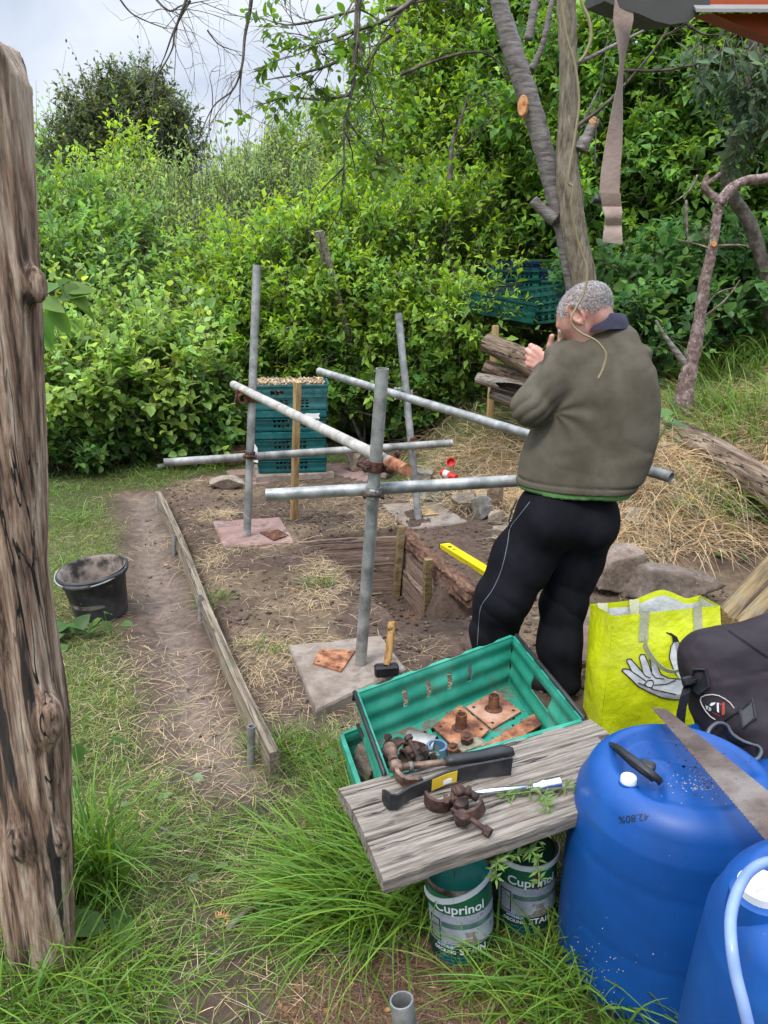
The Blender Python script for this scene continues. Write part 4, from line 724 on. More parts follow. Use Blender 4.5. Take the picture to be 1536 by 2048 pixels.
# lower crate
z2 = .235; c2_ = [G(687, 1470, z2), G(735, 1605, z2), G(1130, 1500, z2), G(1005, 1345, z2)]; org2 = Vector((sum(c2_, Vector()).x / 4, sum(c2_, Vector()).y / 4, .02)); o = thing('green_crate', 'lower green crate holding a stone, under the crate of fittings', 'crate', tuple(org2))
crate(o, [q - org2 for q in c2_], .21, .03, M_gcr, [[(.3, .6, .5, .7)], [], [], []], [], rimwave=.004, wave=.004)
a, b = c2_[0] - org2, c2_[1] - org2; n = (b - a).cross(Vector((0, 0, 1))).normalized(); ob('bale_bar', MB().tube([a - n * .045 + Vector((0, 0, .03)), b - n * .06 + Vector((0, 0, .0))], .006, 8), M_blk, o, True)
ob('shade_sheet', MB().add([tuple(q) for q in [(o.matrix_basis.inverted() @ Vector((v.x, v.y, .075))) for v in [c2_[k].lerp(sum(c2_, Vector()) / 4, .1) for k in range(4)]]], [(0, 1, 2, 3)]), mat('painted slot shade', (.012, .009, .007), (.03, .022, .017), scale=30, rough=1, bump=.6), o)  # dark sheet painting in the shade seen through the upper crate's floor slots
LUMP.location = tuple(G(745, 1530, .12) + Vector((.0, .02, -.085)))
# fittings inside the crate, on its floor
FZ = CO.z + CB[0].z + .004
def wp(px, py, z=FZ): return G(px, py, z)
baseplate([tuple(wp(865, 1455, FZ + .012)), tuple(wp(925, 1512, FZ + .012)), tuple(wp(978, 1462, FZ + .012)), tuple(wp(920, 1412, FZ + .012))], 0, M_rusto, 'orange base plate with spigot in the crate, the left one', th=.005, mt=M_rust)
baseplate([tuple(wp(932, 1416, FZ + .004)), tuple(wp(984, 1460, FZ + .004)), tuple(wp(1042, 1425, FZ + .004)), tuple(wp(990, 1384, FZ + .004))], 0, M_rustp, 'pinkish base plate with spigot in the crate, the right one', th=.005, mt=M_rust)
o = thing('steel_strip', 'rusty flat steel strip along the near side inside the crate', 'steel strip', tuple(wp(1030, 1450))); m = MB(); c4 = [wp(965, 1495, FZ + .02), wp(985, 1512, FZ + .02), wp(1085, 1450, FZ + .02), wp(1070, 1428, FZ + .02)]
m.add([q for q in c4] + [q + Vector((0, 0, .005)) for q in c4], [(3, 2, 1, 0), (4, 5, 6, 7), (0, 1, 5, 4), (1, 2, 6, 5), (2, 3, 7, 6), (3, 0, 4, 7)]); ob('strip', m, M_rusto, o, False, True)
def bolt(p, q, r, label, grp='bolts in the crate'):
    o = thing('rusty_bolt', label, 'bolt', tuple(p), group=grp); ob('shank', MB().tube([p, q], r, 10), M_rust, o, True, True, 40); t = (q - p).normalized(); ob('nut', MB().tube([p + t * r * 1.5, p + t * r * 3.2], r * 2.1, 6), M_rust, o, False, True)
bolt(wp(935, 1488, FZ + .02), wp(933, 1470, FZ + .055), .010, 'upright rusty bolt on the pale stone in the crate'); bolt(wp(907, 1508, FZ + .01), wp(905, 1490, FZ + .045), .009, 'upright rusty bolt beside the left base plate in the crate')
sl = stone(938, 1492, None, (.055, .035, .016), 'flat pale slate piece under the base plates in the crate', (1.3, 1.3, 1.1), 77, .5); sl.location = tuple(wp(945, 1500, FZ + .0)); sl['group'] = 'loose things in the crate'
M_bluem = mat('blue painted steel', (.06, .13, .24), (.16, .24, .34), scale=30, rough=.5, metal=.3, spot=(30, .55, (.25, .22, .19), .08))
# half sleeve fitting with a blue clamp end
p = wp(842, 1490); o = thing('sleeve_coupler', 'shiny half round sleeve coupler with blue end in the crate', 'coupler', tuple(p), -.35); b_ = MB(); n = 16; V = []
for i in range(2):
    for j in range(n + 1):
        a = math.radians(10 + 160 * j / n)
        for r in (.034, .037): V.append((-.045 + .09 * i, -r * math.cos(a), r * math.sin(a)))
k = 2 * (n + 1)
for j in range(n): q = 2 * j; b_.f += [(q, q + 2, q + 3, q + 1), (k + q, k + q + 1, k + q + 3, k + q + 2), (q + 1, q + 3, k + q + 3, k + q + 1), (q, k + q, k + q + 2, q + 2)]; b_.m += [0] * 4
b_.v = V; ob('half_sleeve', b_, M_galvd, o, True, auto=40); b_ = MB()
for j in range(14):
    a0, a1 = math.radians(-60 + 22 * j), math.radians(-60 + 22 * (j + 1)); b_.add([(.06 + r * math.cos(a), -.035 + r * math.sin(a), z) for a in (a0, a1) for r in (.024, .032) for z in (.0, .035)], [(0, 1, 3, 2), (6, 7, 5, 4), (2, 3, 7, 6), (4, 5, 1, 0), (1, 5, 7, 3), (0, 2, 6, 4)])
ob('clamp_ring', b_, M_bluem, o); ob('bolt', MB().tube([(.075, -.06, .02), (.02, -.08, .03)], .006, 8), M_galvd, o, True)
for k, (px, py, rr, lab) in enumerate(((800, 1500, .5, 'dark rusty coupler at the left corner inside the crate'), (822, 1515, 1.9, 'brown rusty coupler beside the sleeve in the crate'))):
    p = wp(px, py, FZ + .045); o = thing('scaffold_coupler', lab, 'coupler', tuple(p), group='loose couplers', rot=(R(80), R(20 + 40 * k), rr)); coupler_parts(o, M_rustd, M_rustd)
# ---------------------------------------------------------------- bench of three planks
BZ = .42; e0 = [G(674, 1573, BZ), G(704, 1617, BZ), G(733, 1680, BZ), G(768, 1762, BZ)]; far1, near1 = G(1190, 1434, BZ), G(1150, 1622, BZ)
df = (far1 - e0[0]).normalized(); dn = (near1 - e0[3]).normalized(); o = thing('plank_bench', 'weathered grey bench of three planks carrying the tools', 'bench', (e0[1].x + .3, e0[1].y + .2, 0)); BLn = .75
for k in range(3):
    d = df.lerp(dn, (k + .5) / 3).normalized(); a, b = e0[k], e0[k + 1]; g = .005; w0 = (b - a); L_ = BLn - .04 * k; n = 24; V = []; rr = np.random.default_rng(k + 3); th = .036
    sd_ = w0.normalized(); 
    for i in range(n + 1):
        p0 = a + sd_ * g + d * (L_ * i / n); wd = w0.length - 2 * g + (.018 if k == 2 else 0) * i / n; e1, e2, e3 = rr.normal(0, .0012, 3); e1 += .002 * math.sin(i * .5 + k)
        for s_, z in ((0, -th), (0, -.004), (.004, 0), (.3 * wd, e3), (.7 * wd, e3 * .5), (wd - .004, 0), (wd + e1, -.004), (wd + e1, -th)): V.append(p0 + sd_ * (s_ + (e1 if s_ == 0 else 0)) + Vector((0, 0, z)))
    m = MB().add(V, [(i * 8 + j, i * 8 + (j + 1) % 8, (i + 1) * 8 + (j + 1) % 8, (i + 1) * 8 + j) for i in range(n) for j in range(8)] + [tuple(range(7, -1, -1)), tuple(range(n * 8, n * 8 + 8))])
    x = d; y = Vector((0, 0, 1)).cross(x); M = Matrix.Rotation(math.atan2(x.y, x.x), 4, 'Z'); M.translation = a
    pl = ob('seat_plank', m, M_gwood, o); pl.data.transform(M.inverted()); pl.matrix_local = parent_world(o).inverted() @ M
for (px, py) in ((.50, .05), (.56, .26), (.70, .10), (.70, .26)):
    q = e0[0] + df * px + (e0[3] - e0[0]).normalized() * py; ob('leg', MB().box((q.x, q.y, (BZ - .038) / 2 - .01), (.06, .04, BZ - .058), bev=.004), M_gwood, o, False, True)
for px in (.57, .70):
    q0 = e0[0] + df * px + (e0[3] - e0[0]).normalized() * .02; q1 = e0[0] + df * px + (e0[3] - e0[0]).normalized() * .30
    t = q1 - q0; ob('cross_rail', MB().box(((q0 + q1) / 2).to_tuple()[:2] + (BZ - .067,), (t.length, .045, .058), Matrix.Rotation(math.atan2(t.y, t.x), 3, 'Z'), bev=.003), M_gwood, o, False, True)
# ---------------------------------------------------------------- tools on the bench
TZ = BZ + .002
M_steelb = mat('browned hammer steel', (.08, .045, .032), (.19, .115, .08), (.30, .21, .16), scale=30, rough=.5, metal=.5, bump=.25, bscale=80)
def bz(px, py, z=0): return G(px, py, TZ + z)
def strip(mb, pts, wdv, w_, th, mi=0):
    k = len(pts); V = []
    for i, p in enumerate(pts):
        p = Vector(p); t = (Vector(pts[min(i + 1, k - 1)]) - Vector(pts[max(i - 1, 0)])).normalized(); s_ = Vector(wdv).normalized(); nn_ = t.cross(s_).normalized(); ww = w_[i] if isinstance(w_, list) else w_
        for a, b in ((-1, -1), (1, -1), (1, 1), (-1, 1)): V.append(p + s_ * a * ww / 2 + nn_ * b * th / 2)
    return mb.add(V, [(i * 4 + j, i * 4 + (j + 1) % 4, (i + 1) * 4 + (j + 1) % 4, (i + 1) * 4 + j) for i in range(k - 1) for j in range(4)] + [(3, 2, 1, 0), tuple(range(k * 4 - 4, k * 4))], mi)
o = thing('claw_hammer', 'old claw hammer with a black grip at the top edge of the bench', 'hammer', tuple(bz(820, 1530)))
hp = bz(818, 1536, .022); sh = [bz(812, 1533, .024), bz(888, 1525, .024)]; ob('shaft', MB().tube([bz(806, 1534, .024), bz(893, 1524, .024)], [.0095, .0085], 12), M_steelb, o, True, True)
ob('grip', MB().tube([bz(890, 1524, .024), bz(905, 1520, .024), bz(960, 1512, .024), bz(1005, 1502, .026), bz(1022, 1506, .024), bz(1025, 1510, .022)], [.012, .0165, .0165, .0185, .017, .008], 14, flat=.85), M_blk, o, True, True)
ob('collar', MB().tube([bz(818, 1533, .024), bz(826, 1532, .024)], .0115, 12), M_galvd, o, True, True)
b_ = MB(); b_.tube([bz(779, 1494, .024), bz(780, 1498, .024), bz(783, 1508, .024), bz(784, 1510, .024), bz(788, 1522, .024)], [.0155, .0168, .0168, .0125, .0120], 16); b_.box(bz(793, 1533, .024), (.030, .036, .026), Matrix.Rotation(.25, 3, 'Z'), bev=.006); pts = [bz(791, 1540, .024), bz(796, 1552, .024), bz(806, 1561, .023), bz(818, 1565, .020), bz(832, 1564, .016), bz(844, 1561, .010)]; strip(b_, pts, (0, -.2, 1), [.028, .030, .029, .027, .024, .020], .010); ob('head', b_, M_steelb, o, True, True, 50)
M_blks = mat('black painted steel', (.010, .011, .013), (.022, .023, .026), (.05, .05, .052), scale=12, rough=.38, metal=.1, bump=.1, spot=(40, .7, (.15, .12, .10), .05))
o = thing('pry_bar', 'flat black pry bar with a yellow sticker on the bench', 'pry bar', tuple(bz(880, 1570)))
pts = [bz(766, 1588, .020), bz(771, 1596, .024), bz(781, 1604, .024), bz(794, 1604, .024), bz(806, 1596, .024), bz(820, 1586, .024), bz(850, 1574, .024), bz(890, 1557, .024), bz(930, 1545, .024), bz(980, 1538, .024), bz(1023, 1532, .023)]
b_ = MB(); strip(b_, pts, (.05, 0, 1), [.026, .040, .042, .040, .038, .036, .036, .036, .038, .042, .05], .006); ob('bar', b_, M_blks, o, True, True, 40)
yv = (Vector((pts[8] - pts[6])).cross(Vector((.05, 0, 1)))).normalized(); yv = yv if yv.y < 0 else -yv; b_ = MB(); strip(b_, [q + yv * .0040 for q in (pts[6].lerp(pts[7], .3), pts[7], pts[7].lerp(pts[8], .55))], (.05, 0, 1), .031, .001); M_ysk = mat('yellow sticker', (.60, .38, .02), (.68, .45, .04), scale=30, rough=.5, bump=0); ob('sticker', b_, M_ysk, o, False, True)
b_ = MB(); strip(b_, [q + yv * .0050 - Vector((0, 0, .006)) for q in (pts[7].lerp(pts[8], -.2), pts[7].lerp(pts[8], .28))], (.05, 0, 1), .012, .001); ob('price_label', b_, M_wht, o, False, True)
# socket wrench
M_chr = mat('chrome', (.62, .62, .62), (.74, .74, .74), scale=40, rough=.22, metal=1., bump=.05, bscale=100)
o = thing('box_spanner', 'chrome podger spanner with a hinged socket on the bench', 'spanner', tuple(bz(1050, 1570))); ob('shaft', MB().tube([bz(938, 1588, .012), bz(985, 1582, .013), bz(1072, 1574, .014)], [.006, .0075, .008], 12), M_chr, o, True, True)
ob('socket', MB().tube([bz(1076, 1574, .018), bz(1085, 1572, .018), bz(1090, 1571, .018), bz(1118, 1566, .018)], [.011, .016, .0155, .0165], 12), M_chr, o, True, True, 40); ob('hinge', MB().tube([bz(1066, 1575, .016), bz(1082, 1573, .018)], [.010, .013], 8), M_chr, o, True, True, 40)
ob('socket_mouth', MB().tube([bz(1117.6, 1566, .018), bz(1118.4, 1565.9, .018)], .0125, 6), M_dark, o, False, True)
# loose coupler, custom pose
o = thing('scaffold_coupler', 'dark brown open coupler with a long bolt on the front plank', 'coupler', tuple(bz(930, 1620))); b_ = MB()
ce = bz(868, 1612, .024)
def arc(mb, c, ux, uy, r, a0, a1, w_, th, n=12):
    c, ux, uy = Vector(c), Vector(ux).normalized(), Vector(uy).normalized(); uz = ux.cross(uy).normalized(); strip(mb, [c + ux * r * math.cos(math.radians(a0 + (a1 - a0) * i / n)) + uy * r * math.sin(math.radians(a0 + (a1 - a0) * i / n)) for i in range(n + 1)], uz, w_, th)
ux = (bz(915, 1610) - bz(860, 1612)).normalized(); uy = Vector((0, 0, 1)).cross(ux)
arc(b_, bz(878, 1590, .026), ux, uy + Vector((0, 0, .25)), .032, 185, 355, .040, .007); ob('open_jaw', b_, M_rustd, o, True, True, 45)
b_ = MB(); b_.box(bz(918, 1592, .030), (.030, .034, .05), Matrix.Rotation(.4, 3, 'Z'), bev=.006); b_.box(bz(922, 1612, .02), (.034, .028, .034), Matrix.Rotation(.9, 3, 'Z'), bev=.006); b_.box(bz(925, 1636, .02), (.030, .034, .034), Matrix.Rotation(.7, 3, 'Z'), bev=.007); b_.tube([bz(912, 1640, .012), bz(940, 1632, .026)], .014, 12); ob('body', b_, M_rustd, o, True, True, 40)
b_ = MB(); arc(b_, bz(935, 1612, .026), uy * -1, ux + Vector((0, 0, .3)), .036, -75, 75, .030, .007); ob('closed_jaw', b_, M_rustd, o, True, True, 45)
b_ = MB(); b_.tube([bz(940, 1637, .022), bz(982, 1667, .012)], .0062, 10); b_.tube([bz(968, 1658, .016), bz(971, 1660, .015)], .011, 12); b_.tube([bz(972, 1661, .015), bz(981, 1667, .013)], .0115, 6); ob('long_bolt', b_, M_rustd, o, False, True)
b_ = MB(); b_.tube([bz(888, 1600, .034), bz(955, 1590, .040)], .0065, 10); b_.tube([bz(888, 1600, .034), bz(897, 1599, .035)], .012, 6); b_.tube([bz(902, 1598, .035), bz(906, 1597.6, .035)], .0105, 12); ob('cross_bolt', b_, M_rustd, o, False, True)
b_ = MB(); b_.tube([bz(922, 1590, .048), bz(914, 1572, .055)], [.010, .006], 8); b_.tube([bz(935, 1590, .046), bz(938, 1574, .05)], [.010, .006], 8); b_.tube([bz(930, 1580, .045), bz(955, 1596, .038)], [.008, .010], 8); ob('claws', b_, M_rustd, o, True, True)
# lump hammer on the slab
M_hk = mat('hammer handle wood', (.16, .07, .02), (.42, .22, .07), (.52, .31, .12), scale=5, stretch=(6, 6, 1.5), rough=.5, bump=.2, spot=(22, .60, (.06, .035, .02), .05)); M_iron = mat('black iron', (.012, .013, .016), (.03, .03, .034), scale=30, rough=.45, metal=.4, bump=.2)
q = G(773, 1350, .045); o = thing('lump_hammer', 'lump hammer standing on its head on the slab, handle up', 'hammer', tuple(q)); t = P(784, 1243, q.y + .045)
hd = Matrix.Rotation(.15, 3, 'Z'); ob('head', MB().box(q + Vector((0, 0, .024)), (.098, .046, .046), hd, bev=.007), M_iron, o, False, True); ob('handle', MB().tube([q + Vector((0, 0, .045)), q.lerp(t, .3), q.lerp(t, .6), q.lerp(t, .93), t], [.0145, .016, .0165, .0175, .013], 12, flat=.85), M_hk, o, True, True, 50)
from mathutils.bvhtree import BVHTree
bvh = None
def hit(px, py, e=.002, tree=None):
    d = Vector(ray(px, py)).normalized(); h_ = (tree or bvh).ray_cast(Vector((0, 0, 1.6)), d); 
    return (h_[0] + (h_[1] if h_[1].dot(d) < 0 else -h_[1]) * e) if h_[0] is not None else P(px, py, 1.95)
# ---------------------------------------------------------------- lettering
def text_tris(s, size=1., bold=0.):
    cu = bpy.data.curves.new('t', 'FONT'); cu.body = s; cu.size = size; cu.offset = bold; cu.resolution_u = 3; o = bpy.data.objects.new('t', cu); C.objects.link(o); bpy.context.view_layer.update()
    me = bpy.data.meshes.new_from_object(o.evaluated_get(bpy.context.evaluated_depsgraph_get())); V = [tuple(v.co) for v in me.vertices]; Fs = [tuple(p.vertices) for p in me.polygons]
    bpy.data.objects.remove(o); bpy.data.curves.remove(cu); bpy.data.meshes.remove(me); return V, Fs
def textmap(mb, s, size, f, bold=0., mi=0, center=False, squeeze=1.):
    V, Fs = text_tris(s, size, bold); w_ = max(v[0] for v in V); off = w_ / 2 if center else 0
    return mb.add([f((v[0] - off) * squeeze, v[1]) for v in V], Fs, mi)
def flat(name, c, rough=.5): return mat(name, c, tuple(x * 1.08 for x in c), rough=rough, bump=.05)
K_white, K_black, K_cyan, K_blue = flat('white print', (.72, .72, .70)), flat('black print', (.01, .01, .01)), flat('cyan print', (.03, .32, .38)), flat('blue print', (.02, .16, .40))
# ---------------------------------------------------------------- paint tins
M_tin = mat('dark green tin', (.006, .030, .022), (.012, .055, .038), scale=9, rough=.35, bump=.08, spot=(22, .62, (.055, .028, .016), .06), spot2=(6, .60, (.02, .02, .015), .12)); M_tgrn = mat('green tin band', (.012, .10, .045), (.02, .14, .065), scale=8, rough=.35, bump=.05, spot=(30, .64, (.08, .04, .02), .05))
M_lid = mat('teal lid', (.01, .20, .17), (.02, .27, .22), rough=.3, bump=.1, spot=(12, .6, (.02, .08, .07), .1)); M_pic = mat('washed out deck picture', (.22, .23, .27), (.38, .40, .44), (.50, .51, .54), scale=7, rough=.4, bump=.05, spot=(60, .60, (.17, .14, .11), .06)); M_deck = mat('printed decking', (.12, .10, .085), (.26, .23, .19), scale=12, stretch=(6, 1, .3), rough=.4, bump=0); M_tree_ = mat('printed hedge', (.04, .10, .08), (.12, .20, .16), scale=40, rough=.4, bump=0); M_rim = mat('tin rim rust', (.05, .035, .025), (.20, .15, .11), (.35, .32, .3), scale=22, rough=.5, metal=.5, bump=.2)
def tin(cx, cy, r, h, face, label, tilt, lid_open, sm=1.):
    o = thing('paint_tin', label, 'paint tin', (cx, cy, gz(cx, cy) - .004), group='paint tins under the bench', rot=tilt); n = 48
    ob('can', MB().lathe([(r * .97, 0), (r * 1.01, .003), (r * 1.01, .010), (r, .013), (r, h - .012)], n=n, capb=True), M_tin, o, True, auto=40)
    ob('rim', MB().lathe([(r, h - .013), (r * 1.025, h - .009), (r * 1.025, h - .002), (r * .97, h), (r * .93, h - .006)], n=n), M_rim, o, True, auto=40)
    ob('lid', MB().lathe([(r * .94, h - .008), (r * .90, h - .030 if lid_open else h - .006), (r * .86, h - .032 if lid_open else h - .004), (.001, h - .034 if lid_open else h - .004)], n=n), M_lid if lid_open else M_tin, o, True, auto=40)
    cyl = lambda e: (lambda x, y: ((r + e) * math.cos(face + x / r), (r + e) * math.sin(face + x / r), y))
    def patch(mb, x0, x1, y0, y1, e, mi=0, quad=None):
        k = 40; V = []; f = cyl(e + .0008)
        for i in range(k + 1):
            u = i / k
            for v in (0, 1):
                if quad: (ax_, ay_), (bx_, by_), (cx_, cy_), (dx_, dy_) = quad; lx, ly, hx, hy = ax_ + (bx_ - ax_) * u, ay_ + (by_ - ay_) * u, dx_ + (cx_ - dx_) * u, dy_ + (cy_ - dy_) * u; V.append(f(*((lx, ly) if v == 0 else (hx, hy))))
                else: V.append(f(x0 + (x1 - x0) * u, y0 + (y1 - y0) * v))
        mb.add(V, [(2 * i, 2 * i + 2, 2 * i + 3, 2 * i + 1) for i in range(k)], mi)
    q = h / .21; m = MB()
    patch(m, -.075, .14, .145 * q, h - .014, .0004, 1); patch(m, -.075, .14, .060 * q, .145 * q, .0006, 0); patch(m, -.03, .14, .108 * q, .122 * q, .0009, 3)
    patch(m, 0, 0, 0, 0, .0010, 2, ((-.02, .062 * q), (.10, .062 * q), (.055, .098 * q), (.025, .098 * q)))
    patch(m, -.065, -.062, .068 * q, .128 * q, .0011, 4); patch(m, -.036, -.033, .064 * q, .122 * q, .0011, 4); patch(m, -.065, -.033, .122 * q, .126 * q, .0011, 4); patch(m, -.065, -.033, .066 * q, .069 * q, .0011, 4)
    patch(m, -.045, .0, .052 * q, .062 * q, .0013, 5); ob('label', m, [M_pic, M_tgrn, M_deck, M_tree_, K_black, K_blue], o)
    m = MB(); F2 = cyl(.0030); textmap(m, 'Cuprinol', .034 * q, lambda x, y: F2(x - .045, y + .152 * q), .0006); ob('brand_lettering', m, K_white, o); m = MB(); textmap(m, 'ANTI-SLIP', .0095 * q, lambda x, y: F2(x - .044, y + .0538 * q), .0002); ob('lettering', m, K_white, o); m = MB(); textmap(m, 'DECKING', .0125 * q, lambda x, y: F2(x - .052, y + .040 * q), .0003); ob('lettering', m, K_white, o); m = MB(); textmap(m, 'STAIN', .024 * q, lambda x, y: F2(x + .012, y + .040 * q), .0005)
    ob('lettering', m, K_white, o); m = MB(); textmap(m, 'Natural', .007 * q, lambda x, y: F2(x + .022, y + .082 * q)); ob('lettering', m, K_white, o)
    m = MB(); textmap(m, 'HARD WEARING', .0085 * q, lambda x, y: F2(x - .035, y + .027 * q)); textmap(m, 'LONG LASTING NON-SLIP', .0065 * q, lambda x, y: F2(x - .045, y + .018 * q)); textmap(m, 'ANTI-SLIP FINISH', .0065 * q, lambda x, y: F2(x - .045, y + .009 * q)); ob('small_print', m, K_cyan, o)
    return o
M_bail = mat('white plastic handle', (.60, .61, .60), (.72, .73, .72), rough=.4, bump=.05)
b0 = G(930, 1944, 0); t1 = tin(b0.x, b0.y + .083, .080, .215, -math.pi / 2 - .28, 'nearer open paint tin with a teal inside, rusty and mud splashed', (R(-3), R(-4), 0), True)
m = MB(); pts = [(.084 * math.cos(a), .084 * math.sin(a), .200 + .012 * math.cos(a) * 2.4) for a in np.linspace(-math.pi * .97, -.10, 16)]; strip(m, pts, (0, 0, 1), .015, .003); ob('handle', m, M_bail, t1, True, auto=50)
b0 = G(1058, 1880, 0); t2 = tin(b0.x, b0.y + .085, .078, .215, -math.pi / 2 - .18, 'farther paint tin with a white rim band, beside the blue drum', (0, R(-1), 0), False)
m = MB(); pts = [(.083 * math.cos(a), .083 * math.sin(a), .212) for a in np.linspace(-math.pi * 1.05, .05, 20)]; strip(m, pts, (0, 0, 1), .014, .003); ob('handle', m, M_bail, t2, True, auto=50)
m = MB(); k = [(.0795 * math.cos(a), .0795 * math.sin(a)) for a in (-math.pi / 2 + .05, -math.pi / 2 + .22, -math.pi / 2 + .38)]; m.add([(x, y, z) for x, y in k for z in (.145, .196)], [(0, 2, 3, 1), (2, 4, 5, 3)]); ob('rust_stain', m, M_rust, t2)
# ---------------------------------------------------------------- blue drums
M_blue = mat('blue drum plastic', (.003, .045, .19), (.004, .064, .265), (.012, .10, .36), scale=3, detail=10, lo=.3, hi=.75, rough=.46, bump=.14, bscale=18, rvar=.08, spot=(150, .69, (.16, .26, .42), .04), spot2=(7, .60, (.02, .07, .20), .2))
M_dirtp = mat('dried mud', (.05, .04, .035), (.16, .13, .11), scale=60, rough=.95, bump=.5)
def drum(name, label, c, r, h, tp=.13, rz=0., mt=M_blue):
    o = thing(name, label, 'drum', c, rz, group='blue plastic drums'); n = 96; prof = [(r * .92, 0), (r * .97, .012), (r, .04)] + [(r * (1 - tp * (z / h) ** 3 + .004 * math.sin(z / h * math.pi)) - .0022 * max(math.exp(-((z - h * .36) / .006) ** 2), math.exp(-((z - h * .68) / .006) ** 2)), z) for z in np.linspace(.06, h - .09, 40)]
    r = r * (1 - tp)
    for a in np.linspace(0, 90, 10)[1:]: prof.append((r - .075 + .075 * math.cos(R(a)), h - .075 + .075 * math.sin(R(a))))
    for rr in np.linspace(r - .075, .004, 34)[1:]: prof.append((rr, h))
    P_ = np.array([(p[0] * math.cos(2 * math.pi * j / n), p[0] * math.sin(2 * math.pi * j / n), p[1]) for p in prof for j in range(n)]); x, y = P_[:, 0], P_[:, 1]
    t = P_[:, 2] > h - .05; w_ = r - .045
    bowl = sst(w_ * .98, w_ * .80, np.hypot(x, y)); arm = np.maximum(sst(.052, .068, np.abs(x * .94 + y * .34)) * sst(-.02, .02, np.abs(-x * .34 + y * .94)), 0)
    rec = bowl * (.026 + .016 * sst(.045, .06, np.abs(y + .25 * x)) * 0) ; half = bowl * .022 * sst(.015, .05, (y + .35 * x) + .01) + bowl * .006
    tri = sst(.02, 0, np.abs(x + .10) - .035 + np.abs(y + .02) * .3) * bowl * .010
    P_[:, 2] -= t * (half + tri + .006 * bowl * (1 + np.sin(x * 40)) * .3)
    V = P_; F = np.array([(i * n + j, i * n + (j + 1) % n, (i + 1) * n + (j + 1) % n, (i + 1) * n + j) for i in range(len(prof) - 1) for j in range(n)]); npmesh('shell', V, F, mt, o, smooth=True)
    ob('base', MB().lathe([(.001, .001), (r * .95, .001)], n=n), mt, o); return o
DC = (.680, 1.50, -.01); d1 = drum('plastic_drum', 'big blue plastic drum with a handsaw lying on its top', DC, .248, .555); zt = .555
def bung(o, x, y, z, r, lab='bung_cap'):
    ob('bung_neck', MB().lathe([(r * 1.35, -.012), (r * 1.25, .004), (r * 1.2, .016)], (x, y, z), 24, capt=True), M_blue, o, True, auto=40)
    ob(lab, MB().lathe([(r, .016), (r * 1.0, .026), (r * .9, .029), (r * .72, .029), (r * .68, .022), (.001, .022)], (x, y, z), 24), M_wht, o, True, auto=40)
bx = G(1258, 1552, zt); bung(d1, bx.x - DC[0], bx.y - DC[1], zt - .020, .0175)
def dl(px, py, z): q = G(px, py, z + DC[2]); return (q.x - DC[0], q.y - DC[1], z)
m = MB(); m.tube([dl(1222, 1487, zt - .005), dl(1232, 1492, zt + .022), dl(1262, 1516, zt + .034), dl(1300, 1545, zt + .034), dl(1320, 1562, zt + .018), dl(1318, 1566, zt + .002)], [.006, .0085, .0105, .0105, .0085, .006], 12, flat=.7); ob('handle', m, M_blk, d1, True)
m = MB(); m.tube([dl(1228, 1497, zt - .0), dl(1266, 1530, zt + .012), dl(1306, 1561, zt + .006)], [.004, .006, .004], 8); ob('handle_under', m, M_blk, d1, True)
ob('clip', MB().box(dl(1294, 1533, zt + .018), (.034, .026, .022), Matrix.Rotation(-.6, 3, 'Z'), bev=.004), M_blk, d1)
m = MB(); rr = np.random.default_rng(5)
for _ in range(60):
    q = Vector(dl(1385 + rr.normal(0, 24), 1540 + rr.normal(0, 16), zt)); q.z = zt - .0035 - .012 * 0; s_ = .0012 + .0028 * rr.random(); m.add([q + Vector((s_ * math.cos(a) * (1 + .5 * rr.random()), s_ * math.sin(a), .0016)) for a in (0, 1.2, 2.4, 3.6, 5)], [(0, 1, 2, 3, 4)])
# marker writing on the side, upside down as in the photograph
dme = kids(d1); dsh = [x for x in dme if x.name.startswith('shell')][0].data; bv_d = BVHTree.FromPolygons([tuple(Vector(v.co) + Vector(DC)) for v in dsh.vertices], [tuple(p.vertices) for p in dsh.polygons])
Dl = lambda px, py, e=.0012: hit(px, py, e, bv_d) - Vector(DC)
rr = np.random.default_rng(8); m = MB(); m2 = MB()
for _ in range(300):
    if rr.random() < .45: px, py, s_, mm = 1395 + rr.normal(0, 30), 1568 + rr.normal(0, 13), .0006 + .0012 * rr.random(), m
    elif rr.random() < .35: px, py, s_, mm = 1180 + rr.normal(0, 35), 1930 + rr.normal(0, 40), .0005 + .0011 * rr.random(), m
    else: px, py, s_, mm = 1400 + rr.normal(0, 45), 1545 + rr.normal(0, 28), .0008 + .0022 * rr.random() ** 2, m2
    q = Dl(px, py, .0006); t1 = Vector((1, 0, 0)) * s_; t2 = Vector((0, .5, .85)) * s_; mm.add([q + t1 * math.cos(a) * (1 + .5 * rr.random()) + t2 * math.sin(a) for a in (0, 1.2, 2.4, 3.6, 5)], [(0, 1, 2, 3, 4)])
for k, (mm, c_, nm) in enumerate(((m, (.34, .30, .25), 'pale_grit'), (m2, (.05, .035, .02), 'dark_debris'))): g_ = ob(nm, mm, flat(nm.replace('_', ' '), c_, .9), d1); g_['kind'] = 'stuff'
m = MB(); fa = math.atan2(-1, -.66)
def side(x, y): a = fa - x / .225; rr_ = .2325; return (rr_ * math.cos(a) * (1 - .12 * (y - .02)), rr_ * math.sin(a) * (1 - .12 * (y - .02)), .455 - y)
textmap(m, '42.80%', 21, lambda x, y: Dl(1298 - x, 1626 + y + x * .12, .0015), .0); ob('marker_writing', m, K_black, d1)
